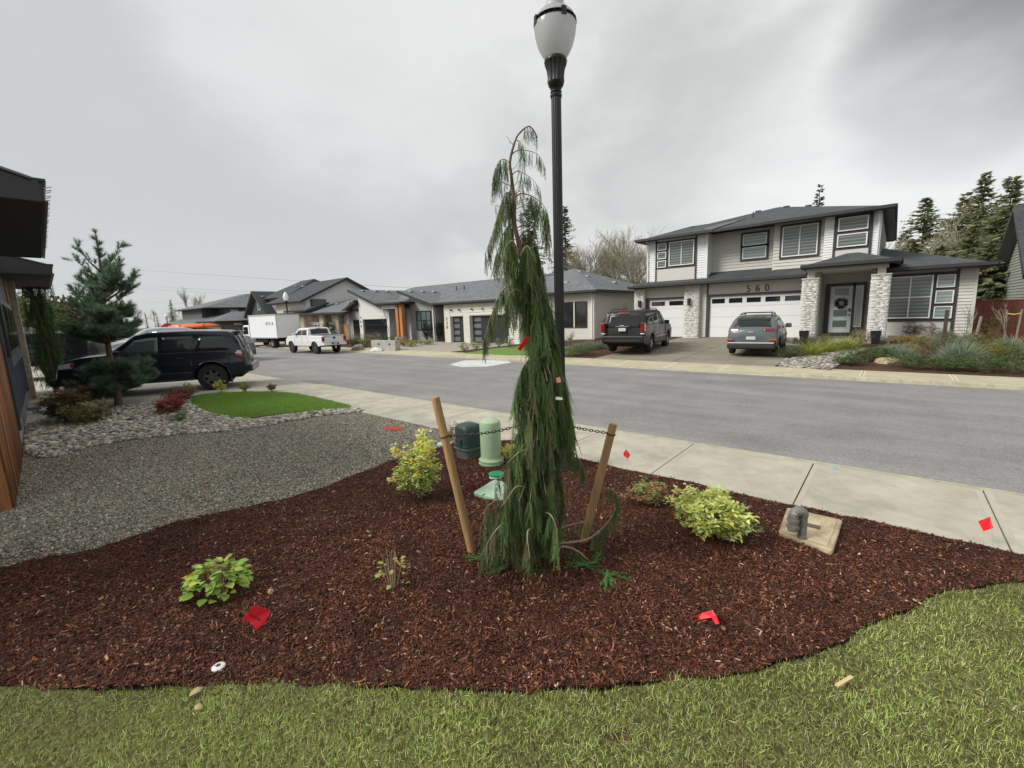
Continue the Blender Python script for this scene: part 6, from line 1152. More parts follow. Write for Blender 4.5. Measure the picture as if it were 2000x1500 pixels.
    def side(s, name, poly, mat, off=.008, both=True, nu=8, nv=4, parent=None, label=None):
        """four-cornered patch (x,z) laid on the flank, corners bottom-rear, bottom-front, top-front, top-rear"""
        A_, B_, C_, D_ = poly; out = []
        for sd in ((-1, 1) if both else (both or 1,)):
            V = []; n = (nu + 1)
            for j in range(nv + 1):
                for i in range(nu + 1):
                    u, v = i / nu, j / nv; x = (A_[0] * (1 - u) + B_[0] * u) * (1 - v) + (D_[0] * (1 - u) + C_[0] * u) * v; z = (A_[1] * (1 - u) + B_[1] * u) * (1 - v) + (D_[1] * (1 - u) + C_[1] * u) * v
                    y = s.w(x, z) + off; V.append((s.px(x, sd * y), sd * y, z))
            Fq = [(j * n + i, j * n + i + 1, (j + 1) * n + i + 1, (j + 1) * n + i) for j in range(nv) for i in range(nu)]
            if sd > 0: Fq = [f[::-1] for f in Fq]
            b = MB(); b.v = V; b.f = Fq; o = b.build(name, mat, parent or s.th, smooth=60); out.append(o)
            md = o.modifiers.new('s', 'SOLIDIFY'); md.thickness = .006
        return out
    def topp(s, name, x0, x1, f0, f1, mat, off=.008, nu=10, nv=8, parent=None, yc=0, frac=None):
        """patch on the top / front / rear surface between stations x0 and x1, y within +-f (metres)"""
        V = []; n = nu + 1
        for j in range(nv + 1):
            x = x0 + (x1 - x0) * j / nv; dz = (s.T(x + .003) - s.T(x - .003)) / .006; l = math.hypot(1, dz); h = (f0 + (f1 - f0) * j / nv)
            for i in range(nu + 1): y = yc + h * (2 * i / nu - 1); fw = y / max(.2, s.w(x, s.T(x) - .06) - .06); z = s.T(x) + .03 * (1 - min(1, fw * fw)) * min(1, (x - s.L0) / .3, (s.L1 - x) / .3); V.append((s.px(x, y) - dz / l * off, y, z + off / l))
        b = MB(); b.v = V; b.f = [(j * n + i, j * n + i + 1, (j + 1) * n + i + 1, (j + 1) * n + i) for j in range(nv) for i in range(nu)]; o = b.build(name, mat, parent or s.th, smooth=60); o.modifiers.new('s', 'SOLIDIFY').thickness = .006; return o
    def wheel(s, x, sd, R_, w_, rimm):
        y1 = sd * (s.Wd - .015); y0 = y1 - sd * w_; n = 36; prof = [(.58, 0), (.62, .015), (.86, .01), (.96, .03), (1, .07)]; b = MB(); V = []
        pr = [(R_ * r, y1 - sd * d) for r, d in prof] + [(R_ * r, y0 + sd * d) for r, d in prof[::-1]]; k = len(pr)
        for i in range(n):
            a = 2 * math.pi * i / n; V += [(x + r * math.cos(a), y, R_ + r * math.sin(a)) for r, y in pr]
        b.v = V; b.f = [(i * k + j, ((i + 1) % n) * k + j, ((i + 1) % n) * k + j + 1, i * k + j + 1) for i in range(n) for j in range(k - 1)]
        t = b.build('wheel', tyreM, s.th, smooth=40); b = MB(); ri = R_ * .6; yf = y1 - sd * .02; yb = y1 - sd * .09
        def disc(r0, r1, ya, yb_, n=30):
            V = []
            for i in range(n): a = 2 * math.pi * i / n; V += [(x + r0 * math.cos(a), ya, R_ + r0 * math.sin(a)), (x + r1 * math.cos(a), yb_, R_ + r1 * math.sin(a))]
            b.add(V, [(2 * i, 2 * i + 1, 2 * ((i + 1) % n) + 1, 2 * ((i + 1) % n)) for i in range(n)])
        disc(ri * .88, ri, yf, yf); disc(ri * .88, ri * .84, yf, yb)
        for q in range(6):
            a = 2 * math.pi * q / 6 + .3; c_, s_ = math.cos(a), math.sin(a); u = (-s_, c_); P_ = []
            for r, h in ((ri * .1, .055), (ri * .9, .035)):
                for g in (-1, 1): P_.append((x + r * c_ + g * h * u[0], yf - sd * .012, R_ + r * s_ + g * h * u[1]))
            P2_ = [(p[0], yb, p[2]) for p in P_]; b.add(P_ + P2_, [(0, 1, 3, 2), (0, 4, 5, 1), (2, 3, 7, 6), (0, 2, 6, 4), (1, 5, 7, 3)])
        V = [(x + ri * .24 * math.cos(a), yf, R_ + ri * .24 * math.sin(a)) for a in np.linspace(0, 2 * math.pi, 13)[:-1]]; b.add(V, [tuple(range(12))])
        b.build('rim', rimm, t); b = MB(); V = [(x + ri * .97 * math.cos(a), yb - sd * .01, R_ + ri * .97 * math.sin(a)) for a in np.linspace(0, 2 * math.pi, 25)[:-1]]; b.add(V, [tuple(range(24))]); b.build('brake_disc', wellM, t)
    def box(s, name, mat, x0, x1, y0, y1, z0, z1, both=False, bev=.012, parent=None):
        o = MB().box(x0, x1, y0, y1, z0, z1).build(name, mat, parent or s.th, bevel=bev)
        if both: MB().box(x0, x1, -y1, -y0, z0, z1).build(name, mat, parent or s.th, bevel=bev)
        return o
    def seam(s, x, z0, z1, x2=None, mat=None):
        for sd in (-1, 1):
            P_ = [];
            for i in range(9): t = i / 8; z = z0 + (z1 - z0) * t; xx = x + ((x2 if x2 is not None else x) - x) * t; y = sd * (s.w(xx, z) + .001); P_.append((s.px(xx, y), y, z))
            MB().tube(P_, .006, 4).build('door_seam', mat or wellM, s.body)
    def mirror(s, x, z, mat):
        y = s.w(x, z)
        for sd in (-1, 1): a = sd * (y + .02); b_ = sd * (y + .24); MB().box(x - .09, x + .06, min(a, b_), max(a, b_), z - .02, z + .16).build('mirror', mat, s.th, bevel=.03)
# dark suv in the near driveway
navy = paint('navy_paint', (.012, .015, .024), .22)
c_ = Car('parked_suv', 'dark navy suv with black off-road wheels parked behind the pine', (-17.3, 3.5, .125), R(243.5 - .0), 1.0,
    [(-2.42, .62), (-2.40, .95), (-2.34, 1.18), (-2.22, 1.50), (-2.08, 1.73), (-1.9, 1.79), (-.9, 1.84), (.1, 1.83), (.42, 1.76), (.95, 1.33), (1.1, 1.235), (1.7, 1.19), (2.15, 1.10), (2.33, .98), (2.40, .72), (2.42, .55)], .945, -2.42, 2.42, .40, (-1.40, 1.39), .405, .27, .33, .22, 1.17, navy)
c_.side('window', [(-1.98, 1.22), (-1.02, 1.22), (-1.18, 1.66), (-1.80, 1.66)], glassT); c_.side('window', [(-.90, 1.22), (-.22, 1.22), (-.22, 1.70), (-1.02, 1.69)], M('rear_door_glass', (.022, .026, .028), .05, spec=.45)); c_.side('window', [(-.13, 1.22), (.83, 1.22), (.42, 1.64), (-.13, 1.70)], glassC)
c_.topp('rear_window', -2.32, -2.10, .62, .56, glassT); c_.topp('windshield', .92, .46, .72, .62, glassC); c_.topp('grille', 2.32, 2.39, .5, .5, plastD)
c_.side('tail_light', [(-2.38, .93), (-2.08, 1.0), (-2.2, 1.16), (-2.34, 1.13)], redL, .012); c_.side('tail_light', [(-2.36, 1.06), (-2.12, 1.10), (-2.22, 1.19), (-2.33, 1.18)], whiteL, .018)
c_.side('headlight', [(1.93, .92), (2.36, .90), (2.30, 1.02), (1.93, 1.08)], whiteL, .012); c_.side('headlight_marker', [(1.86, .96), (1.98, .95), (1.98, 1.06), (1.86, 1.08)], ambL, .016)
c_.seam(-.175, .5, 1.74); c_.seam(.98, .52, 1.2); c_.seam(-.97, .72, 1.18, -.93); c_.side('belt_trim', [(-1.98, 1.19), (.9, 1.19), (.9, 1.21), (-1.98, 1.21)], plastD, .012)
for x in (-.75, .2): c_.side('handle', [(x, 1.02), (x + .2, 1.02), (x + .2, 1.06), (x, 1.06)], plastD, .03)
c_.side('door_moulding', [(-.95, .56), (.95, .56), (.95, .62), (-.95, .62)], plastD, .015); c_.box('side_step', plastD, -.95, .98, .86, 1.0, .36, .42, True); c_.mirror(.78, 1.18, navy)
c_.side('roof_rail', [(-1.7, 1.80), (.0, 1.82), (-.02, 1.845), (-1.7, 1.825)], chromeM, -.02); c_.box('spoiler', navy, -2.24, -2.0, -.6, .6, 1.74, 1.78); c_.box('bumper', navy, -2.5, -2.28, -.86, .86, .5, .74, bev=.05); c_.box('bumper_step', chromeM, -2.52, -2.3, -.6, .6, .5, .53); c_.box('bumper', plastD, 2.3, 2.47, -.8, .8, .42, .62, bev=.05); c_.box('mud_flap', plastD, -1.9, -1.88, .7, .93, .2, .55, True)
for wx in (-1.40, 1.39):
    for sd in (-1, 1):
        P_ = [(wx + .50 * math.cos(a), sd * (c_.w(wx, .8) + .012), .40 + .50 * math.sin(a)) for a in np.linspace(.12, math.pi - .12, 15)]; MB().tube(P_, .018, 6).build('arch_trim', navy, c_.body, smooth=60)
# large dark suv in the big driveway
char = paint('charcoal_paint', (.009, .0095, .011), .45)
def sub_at(z): return z
sx, sy = -10.25, 22.6
c_ = Car('parked_suv', 'long charcoal suv with chrome wheels parked before the single white garage door', (-9.55, 21.1, fz(-9.55, 21.1) + .01), R(99), 1.0,
    [(-2.82, .62), (-2.81, 1.05), (-2.76, 1.3), (-2.62, 1.78), (-2.5, 1.88), (-1.5, 1.93), (0, 1.92), (.45, 1.85), (1.05, 1.38), (1.2, 1.27), (2.2, 1.2), (2.68, 1.08), (2.8, .85), (2.84, .55)], 1.0, -2.84, 2.84, .38, (-1.62, 1.66), .41, .28, .26, .16, 1.22, char, rim=chromeM)
c_.side('window', [(-2.45, 1.28), (-1.35, 1.28), (-1.35, 1.74), (-2.3, 1.74)], glassT); c_.side('window', [(-1.22, 1.28), (-.22, 1.28), (-.22, 1.78), (-1.22, 1.77)], glassT); c_.side('window', [(-.12, 1.28), (.86, 1.28), (.42, 1.74), (-.12, 1.78)], glassC); c_.side('pillar_trim', [(-1.33, 1.27), (-1.25, 1.27), (-1.28, 1.78), (-1.34, 1.78)], chromeM, .014)
c_.topp('rear_window', -2.79, -2.64, .80, .70, glassT); c_.topp('brake_light', -2.63, -2.60, .25, .25, redL, .02); c_.topp('windshield', 1.0, .5, .78, .66, glassC)
for y in (-1, 1): MB().box(-2.92, -2.68, min(y * .80, y * .985), max(y * .80, y * .985), .98, 1.38).build('tail_light', redL, c_.th, bevel=.03)
c_.box('bumper', char, -2.95, -2.7, -.96, .96, .5, .82, bev=.06); c_.box('bumper_insert', plastD, -2.97, -2.8, -.8, .8, .56, .64); c_.box('plate', plateM, -2.93, -2.83, -.16, .16, 1.02, 1.16, bev=.004); c_.box('tailgate_trim', chromeM, -2.925, -2.80, -.3, .3, 1.21, 1.235, bev=.004); c_.box('emblem', chromeM, -2.935, -2.80, -.09, .09, 1.22, 1.27, bev=.01); c_.box('reflector', whiteL, -2.93, -2.7, .8, .95, .88, .93, True)
c_.seam(-.17, .5, 1.8); c_.seam(-1.28, .75, 1.25); c_.seam(1.05, .5, 1.25); c_.side('door_moulding', [(-1.1, .66), (1.1, .66), (1.1, .69), (-1.1, .69)], chromeM, .012)
for x in (-1.0, .1): c_.side('handle', [(x, 1.08), (x + .2, 1.08), (x + .2, 1.12), (x, 1.12)], char, .03)
c_.mirror(.8, 1.24, char); c_.box('side_step', plastD, -1.1, 1.15, .88, 1.02, .36, .42, True)
for sd in (-1, 1): MB().tube([(-2.2, sd * .72, 1.93), (-2.0, sd * .72, 1.99), (.1, sd * .72, 1.99), (.3, sd * .72, 1.92)], .02, 6).build('roof_rail', plastD, c_.th)
# small blue grey crossover
blg = paint('blue_grey_paint', (.105, .12, .128), .25, .2)
c_ = Car('parked_crossover', 'small blue grey crossover with roof bars parked before the wide white garage door', (-4.3, 21.3, fz(-4.3, 21.3) + .01), R(94), 1.0,
    [(-2.08, .55), (-2.07, .88), (-2.0, 1.04), (-1.66, 1.33), (-1.42, 1.44), (-1.0, 1.51), (-.3, 1.55), (.2, 1.5), (.85, 1.12), (1.0, 1.04), (1.6, .97), (1.95, .85), (2.06, .62), (2.08, .5)], .9, -2.08, 2.08, .30, (-1.27, 1.33), .335, .22, .46, .24, 1.0, blg, rim=chromeM)
c_.side('window', [(-1.35, 1.05), (-.28, 1.05), (-.28, 1.41), (-1.1, 1.36)], glassT); c_.side('window', [(-.2, 1.05), (.72, 1.03), (.2, 1.39), (-.2, 1.41)], glassC)
c_.topp('rear_window', -1.91, -1.62, .66, .56, glassT, .012); c_.topp('spoiler', -1.64, -1.46, .60, .58, plastD, .03); c_.topp('windshield', .8, .26, .68, .56, glassC)
c_.topp('tail_light', -2.035, -1.985, .17, .17, redL, .02, yc=.6); c_.topp('tail_light', -2.035, -1.985, .17, .17, redL, .02, yc=-.6); c_.side('tail_light', [(-1.98, .92), (-1.72, .95), (-1.76, .99), (-1.97, .98)], redL, .012)
c_.box('lower_cladding', plastD, -2.16, -1.85, -.84, .84, .28, .48, bev=.05); c_.box('bumper_strip', M('silver_trim', (.5, .52, .54), .35, metal=.4), -2.175, -1.95, -.8, .8, .49, .54, bev=.01)
for y in (-1, 1): MB().box(-2.14, -1.9, min(y * .62, y * .87), max(y * .62, y * .87), .6, .67).build('fog_lamp', ambL, c_.th, bevel=.02)
c_.box('plate', plateM, -2.11, -2.0, -.16, .16, .64, .76, bev=.003); c_.box('emblem', chromeM, -2.095, -2.0, -.09, .09, .88, .95, bev=.02); c_.mirror(.66, 1.02, blg); c_.seam(-.24, .42, 1.42); c_.seam(.85, .42, 1.0); c_.side('sill_cladding', [(-.9, .31), (.95, .31), (.95, .42), (-.9, .42)], plastD, .015)
for sd in (-1, 1): MB().tube([(-1.3, sd * .56, 1.53), (-1.2, sd * .56, 1.59), (.1, sd * .55, 1.6), (.25, sd * .54, 1.5)], .018, 6).build('roof_rail', plastD, c_.th)
for x in (-.95, -.1): MB().tube([(x, -.58, 1.6), (x, -.5, 1.66), (x, .5, 1.66), (x, .58, 1.6)], .02, 6).build('roof_bar', plastD, c_.th)
# white pickup on the road
wp = paint('white_paint', (.68, .69, .7), .3)
c_ = Car('pickup_truck', 'white lifted pickup truck with black wheels driving away on the street', (-30.0, 14.45, .0), R(183), .84,
    [(-2.95, .9), (-2.94, 1.38), (-2.9, 1.41), (-.98, 1.42), (-.95, 1.5), (-.82, 1.95), (-.7, 2.0), (.5, 2.0), (.75, 1.93), (1.3, 1.5), (1.45, 1.42), (2.4, 1.36), (2.75, 1.2), (2.9, .9), (2.95, .7)], 1.0, -2.95, 2.95, .62, (-1.75, 1.85), .46, .31, .26, .14, 1.42, wp)
c_.side('window', [(-.7, 1.46), (.05, 1.46), (.05, 1.86), (-.62, 1.86)], glassT); c_.side('window', [(.13, 1.46), (1.1, 1.46), (.62, 1.82), (.13, 1.86)], glassT); c_.topp('rear_window', -.95, -.84, .74, .70, glassT, .02); c_.topp('windshield', 1.22, .8, .8, .7, glassC); c_.topp('bed_cover', -2.8, -1.05, .8, .8, plastD, .012)
for y in (-1, 1): MB().box(-3.0, -2.84, min(y * .82, y * .995), max(y * .82, y * .995), .98, 1.34).build('tail_light', redL, c_.th, bevel=.03)
c_.box('bumper', wp, -3.08, -2.8, -.97, .97, .66, .84, bev=.04); c_.box('plate_recess', plastD, -3.1, -3.0, -.3, .3, .72, .86, bev=.01); c_.box('plate', plateM, -3.11, -3.05, -.15, .15, .75, .85, bev=.003); c_.box('emblem', plastD, -2.985, -2.9, -.1, .1, 1.14, 1.3, bev=.03); c_.box('brake_light', redL, -.86, -.8, -.2, .2, 1.96, 2.0); c_.box('tailgate_line', plastD, -2.965, -2.9, -.78, .78, 1.37, 1.39, bev=.002); c_.box('tow_hitch', chromeM, -3.12, -2.9, -.05, .05, .42, .62)
c_.seam(.09, .75, 1.88); c_.seam(-.8, .8, 1.45); c_.seam(1.2, .75, 1.45); c_.mirror(.95, 1.48, wp)
# box truck
th = thing('box_truck', 'white box truck with a large plain cargo body facing down the street', 'truck', (-41.5, 16.9 - 0.9, 0), R(186), 'x', .86); del th['group']
tw = M('truck_white', (.76, .78, .79), .45, var=.04, scale=1)
MB().box(-3.9, 1.35, -1.15, 1.15, 1.0, 3.2).build('cargo_box', tw, th, bevel=.03); b = MB()
for x in (-3.9, 1.3): b.box(x - .02, x + .07, -1.18, 1.18, 3.12, 3.24).box(x - .02, x + .07, -1.18, -1.12, 1.0, 3.2).box(x - .02, x + .07, 1.12, 1.18, 1.0, 3.2)
b.box(-3.9, 1.35, -1.18, -1.13, 3.1, 3.23).box(-3.9, 1.35, 1.13, 1.18, 3.1, 3.23).box(-3.9, 1.35, 1.13, 1.18, .95, 1.06).box(-3.9, 1.35, -1.18, -1.13, .95, 1.06).build('cargo_frame', M('truck_frame_grey', (.42, .44, .45), .4), th)
MB().prism([(1.75, .55), (3.25, .55), (3.3, 1.25), (3.05, 2.15), (2.9, 2.25), (1.75, 2.25)], -.98, .98, 'y').build('cab', tw, th, bevel=.06)
MB().prism([(3.325, 1.32), (3.34, 1.34), (3.11, 2.12), (3.095, 2.1)], -.85, .85, 'y').build('windshield', M('truck_glass', (.10, .14, .15), .06, spec=.9), th)
for y in (-1, 1): MB().prism([(2.05, 1.35), (3.05, 1.35), (2.92, 2.08), (2.05, 2.08)], y * .99 - .01, y * .99 + .01, 'y').build('window', glassT, th); MB().box(3.2, 3.36, min(y * .6, y * .92), max(y * .6, y * .92), .72, .9).build('headlight', ambL if y > 0 else whiteL, th, bevel=.02); MB().box(3.2, 3.4, min(y * 1.0, y * 1.2), max(y * 1.0, y * 1.2), 1.5, 1.95).build('mirror', plastD, th, bevel=.02)
MB().box(3.15, 3.42, -1.0, 1.0, .42, .64).build('bumper', tw, th, bevel=.03); MB().box(3.28, 3.335, -.45, .45, .74, .9).build('grille', plastD, th)
MB().box(3.26, 3.345, -.8, .8, 1.26, 1.36).build('wiper_panel', plastD, th); MB().box(-3.8, 2.2, -.45, .45, .6, .98).build('chassis', wellM, th); MB().box(-1.8, .3, -1.05, 1.05, .55, .95).build('side_skirt', wellM, th)
for x, w_ in ((2.35, .25), (-2.4, .5)):
    for y in (-1, 1): MB().tube([(x, y * .98, .42), (x, y * (.98 - w_), .42)], .42, 24).build('wheel', tyreM, th, smooth=40); MB().tube([(x, y * .985, .42), (x, y * .9, .42)], .2, 16).build('hub', chromeM, th, smooth=40)
for i, ch in enumerate('NUA'): text(ch, .42, M('box_letter', (.06, .06, .09), .6), (-3.35 + .55 * (2 - i) + .3, 1.165, 2.35), (-1, 0, 0), (0, 0, 1), th, 'lettering', .004, False)
# black pickup beyond the suv, half hidden
bk = paint('black_paint', (.008, .009, .012), .25)
p = G(112, 742); c_ = Car('pickup_truck', 'black pickup truck half hidden behind the nose of the dark navy suv', (-27.3, .29, .125), R(245), 1.08,
    [(-2.9, .9), (-2.88, 1.7), (-2.85, 1.74), (-.9, 1.76), (-.85, 1.8), (-.72, 1.95), (.5, 1.95), (1.2, 1.5), (1.45, 1.42), (2.6, 1.3), (2.85, 1.0), (2.9, .6)], .98, -2.9, 2.9, .62, (-1.8, 1.8), .42, .3, .25, .15, 1.3, bk)
c_.topp('rear_window', -.85, -.75, .7, .7, glassT); c_.side('window', [(-.6, 1.4), (.9, 1.4), (.5, 1.8), (-.6, 1.8)], glassT)
# cars in the neighbouring driveways
p = G(300, 672, .12)
c_ = Car('parked_car', 'pale silver car whose roof shows above the dark navy suv', (-31, 6.0, .125), R(262), 1.15,
    [(-2.2, .6), (-2.18, 1.0), (-1.7, 1.45), (-1.2, 1.62), (-.2, 1.66), (.3, 1.6), (1.1, 1.1), (1.9, .95), (2.2, .6)], .9, -2.25, 2.25, .3, (-1.35, 1.35), .33, .22, .35, .2, 1.05, M('silver_paint', (.38, .39, .41), .3, metal=.3, coat=1))
c_.side('window', [(-1.4, 1.08), (-.1, 1.08), (-.1, 1.52), (-1.1, 1.48)], glassT); c_.side('window', [(0, 1.08), (.9, 1.08), (.3, 1.48), (0, 1.52)], glassT)
c_ = Car('parked_car', 'white car carrying the orange kayak, its roof just above the dark navy suv', (-36.5, 9.3, .0), R(200), 1.1,
    [(-2.2, .6), (-2.18, 1.0), (-1.9, 1.45), (-1.5, 1.6), (-.2, 1.64), (.3, 1.58), (1.1, 1.1), (1.9, .95), (2.2, .6)], .9, -2.25, 2.25, .3, (-1.35, 1.35), .33, .22, .35, .2, 1.05, wp)
c_.side('window', [(-1.5, 1.08), (-.1, 1.08), (-.1, 1.5), (-1.3, 1.46)], glassT); c_.side('window', [(0, 1.08), (.9, 1.08), (.3, 1.46), (0, 1.5)], glassT); c_.box('roof_bar', plastD, -.8, -.74, -.6, .6, 1.66, 1.7); c_.box('roof_bar', plastD, .1, .16, -.6, .6, 1.64, 1.7)
th = thing('kayak', 'orange kayak strapped upside down on a car roof beyond the dark navy suv', 'kayak', (-36.5, 9.3, 2.02), R(228)); L_ = 1.6; b = MB(); n = 14
vs = []
for i in range(n + 1):
    t = -1 + 2 * i / n; w_ = .38 * (1 - abs(t) ** 2.6) + .012; h = .16 * (1 - abs(t) ** 3) + .02
    for j in range(12): a = 2 * math.pi * j / 12; vs.append((t * L_, w_ * math.cos(a), h * math.sin(a) * (1.1 if math.sin(a) > 0 else .6) + .05 * t * t))
b.add(vs, [(i * 12 + j, i * 12 + (j + 1) % 12, (i + 1) * 12 + (j + 1) % 12, (i + 1) * 12 + j) for i in range(n) for j in range(12)]); b.build('hull', M('kayak_orange', (.75, .14, .02), .35), th, smooth=60)
for x in (-.8, .7): MB().tube([(x, -.4, -.1), (x, -.35, .1), (x, 0, .2), (x, .35, .1), (x, .4, -.1)], .018, 6).build('strap', plastD, th)
c_ = Car('parked_car', 'dark grey car beyond the kayak, only its roofline showing', (-29.8, 9.0, .0), R(182), 1.0,
    [(-2.2, .6), (-2.18, 1.0), (-1.7, 1.4), (-1.2, 1.5), (-.2, 1.52), (.3, 1.45), (1.1, 1.05), (1.9, .92), (2.2, .6)], .88, -2.25, 2.25, .3, (-1.35, 1.35), .32, .22, .35, .2, 1.0, M('grey_paint', (.10, .11, .12), .3, coat=1))
c_.side('window', [(-1.3, 1.02), (-.1, 1.02), (-.1, 1.38), (-1.1, 1.34)], glassT); c_.side('window', [(0, 1.02), (.9, 1.02), (.3, 1.36), (0, 1.38)], glassT)
# ------------------------------------------------------------------ trees and distance
def fir(lab, base, h, r, n, seed, cols=((.05, .09, .05), (.07, .115, .055), (.045, .07, .045)), group='tall firs behind the houses', start=.08, name='fir_tree', pw=.8, fine=.55):
    rs = np.random.RandomState(seed); n = int(n * 1.15); base = Vector(base); th = thing(name, lab, 'tree', tuple(base), 0, group); MB().tube([base - Vector((0, 0, .3)), base + Vector((0, 0, h * .5)), base + Vector((0, 0, h * .97))], [h * .014, h * .008, h * .002], 7).build('trunk', pbark, th, True, smooth=60)
    Pp, Dd, Sc = [], [], []
    for i in range(n):
        t = start + (1 - start) * rs.rand() ** 1.15; a = rs.uniform(0, 6.28); L = r * (1 - t) ** pw * rs.uniform(.45, 1.12) * (1 + .25 * math.sin(t * 23 + seed)) + .02 * h * (1 - t); droop = rs.uniform(-.35, .12) + .5 * t ** 3
        m_ = max(2, int(L / (.35 * fine)))
        for k in range(m_ + 1):
            u = (k + rs.rand() * .5) / (m_ + .5); q = L * u; Pp.append((base.x + math.cos(a) * q + rs.normal(0, .06 * fine), base.y + math.sin(a) * q + rs.normal(0, .06 * fine), base.z + h * t + droop * q - .08 * q * u)); Dd.append((a + rs.normal(0, .5), droop)); Sc.append(1.25 - .5 * u)
    Pp = np.array(Pp); Dd = np.array(Dd); m_ = len(Pp); tv = np.array([(0, 0, 0), (.5, .32, -.06), (1, 0, -.22), (.5, -.32, -.06), (.75, .1, -.4), (.3, .45, -.15), (.3, -.45, -.15)]); tv = tv * [1, .6, 1]; tf = [(0, 3, 1), (1, 3, 2), (0, 4, 5), (0, 6, 4)]; s_ = .8 * fine * np.array(Sc) * rs.uniform(.6, 1.3, m_)
    V, F, C = inst(tv, tf, Pp, rotm(Dd[:, 0], Dd[:, 1], rs.normal(0, .5, m_)), s_, pal(cols, m_, .3)); fast('crown', V, F, needleM, C, th); return th
def at(px, py, Y): x, z = AY(px, py, Y); return x, z
def firat(lab, px, pytop, Y, r, n, seed, **k):
    x, zt = AY(px, pytop, Y); return fir(lab, (x, Y, 0), zt, r, n, seed, **k)
dkc = ((.10, .15, .09), (.13, .18, .105), (.08, .12, .08)); olv = ((.24, .27, .14), (.29, .31, .165), (.18, .22, .12), (.32, .31, .19))
firat('broad dark fir directly behind the weeping cedar top', 1032, 385, 58, 5.5, 420, 1, cols=dkc); firat('narrow dark fir just right of the lamp pole', 1103, 404, 60, 4.6, 420, 2, cols=dkc)
firat('lone dark fir tip above the roof of the two storey house', 1602, 362, 62, 3.6, 300, 3, cols=dkc, fine=.45)
for i, (px, py, Y, r, n, l) in enumerate(((1810, 388, 60, 5.0, 380, 'fir standing nearest the right end of the pale house roof'), (1886, 378, 64, 4.6, 360, 'fir in the middle of the right hand group'), (1927, 338, 60, 4.6, 420, 'tallest pointed fir of the right hand group'), (1980, 345, 56, 4.6, 400, 'fir at the right edge of the picture'), (1850, 430, 70, 5.0, 300, 'shorter fir between the two nearest ones'), (1960, 410, 50, 4.2, 320, 'shorter fir leaning over the neighbour roof'), (1770, 450, 72, 4.2, 260, 'small fir right beside the tall house wall'), (1905, 440, 52, 4.4, 330, 'bushy fir behind the red fence'), (1840, 480, 50, 3.6, 260, 'low bushy fir above the single storey wing'), (1790, 470, 56, 3.6, 300, 'bushy fir tucked behind the low roof'), (1870, 490, 48, 3.6, 300, 'low bushy fir above the roof end'), (1935, 470, 46, 3.8, 300, 'bushy fir over the fence corner'), (1985, 440, 60, 4.6, 300, 'fir filling the gap above the neighbour gable'), (1915, 400, 74, 5, 300, 'hazy fir between the tallest ones'))):
    firat(l, px, py, Y, r, n, 20 + i, cols=olv)
firat('conical fir above the parked cars left of the far grey house', 332, 585, 75, 4.2, 300, 41, cols=dkc, start=.02); firat('dark fir at the left beyond the near house', 100, 548, 44, 3.0, 300, 42, cols=dkc); firat('broad fir behind the near house eave', 70, 560, 52, 4.5, 300, 43, cols=dkc)
for i, (px, py, Y) in enumerate(((472, 605, 110), (486, 606, 112), (392, 603, 115), (305, 610, 90))): pass
for i, (px, py) in enumerate(((386, 604), (397, 608), (305, 612), (283, 610))): firat('small distant fir in the far left tree line, %s' % ['left of the grey house', 'touching the grey house', 'beside the hedge', 'behind the pine'][i], px, py, 80, 2.6, 110, 60 + i, cols=olv)
def bareat(lab, px, pytop, Y, seed, col=(.19, .165, .12), sp=.55, depth=5, dens=3, name='bare_tree', trunk=.28, r0=None): x, zt = AY(px, pytop, Y); return baretree(name, lab, Vector((x, Y, 0)), zt * 1.35, seed, col, sp, depth, r0 or zt * .014, 'leafless trees behind the houses', trunk, dens)
for i, (px, py, Y, l) in enumerate(((1142, 468, 52, 'leafless tree right of the narrow dark fir'), (1172, 462, 56, 'mossy leafless tree left of the twin crowned one'), (1226, 446, 54, 'tallest rounded leafless tree left of the tall house'), (1258, 470, 60, 'leafless tree touching the wall of the tall house'), (1198, 480, 60, 'thin leafless tree in the gap of the row'), (1758, 420, 60, 'pale leafless tree right of the tall house eave'), (1992, 400, 66, 'leafless tree above the right hand neighbour'), (1868, 400, 56, 'leafless tree among the firs'))):
    bareat(l, px, py, Y, 70 + i, (.27, .25, .175) if i != 5 else (.33, .31, .27), .6, 6 if i < 5 else 5, 3)
bareat('pale spreading leafless tree above the kayak', 345, 596, 50, 90, (.36, .33, .28), .6, 5, 3, r0=.12); bareat('tall thin leafless tree left of the far grey house', 362, 568, 80, 91, (.3, .24, .2), .35, 5, 3); bareat('thin leafless tree between pine and kayak', 297, 600, 90, 92, (.25, .22, .2), .35, 4, 3); bareat('leafless tree left behind the pine', 262, 600, 80, 93, (.2, .17, .13), .5, 5, 3)
# distant wood and hedges: masses nobody could count
def mass(name, lab, x0, x1, Y0, Y1, z0, hf, n, cols, s, cat='wood'):
    P_ = np.c_[RS.uniform(x0, x1, n), RS.uniform(Y0, Y1, n)]; h = np.array([hf(a) for a in P_[:, 0]]); z = z0 + h * RS.rand(n) ** .7; tv = np.array([(-.5, -.4, 0), (.5, -.3, .1), (0, .1, .9), (.1, .5, .2)]); V, F, C = inst(tv, [(0, 1, 2), (1, 3, 2), (0, 2, 3)], np.c_[P_, z], rotm(RS.uniform(0, 6.28, n), RS.normal(0, .5, n), RS.normal(0, .5, n)), s * RS.uniform(.5, 1.4, n), pal(cols, n, .3)); return setp(fast(name, V, F, needleM, C), lab, cat, None, 'stuff')
mass('far_wood', 'brownish green wooded slope closing the left end of the street', -190, -78, 62, 80, 0, lambda x: 2.6 + 1.2 * math.sin(x * .13) + .8 * math.sin(x * .31 + 1) + .4 * math.sin(x * 1.1), 60000, [(.10, .085, .05), (.13, .105, .065), (.07, .08, .04), (.05, .065, .035)], .6)
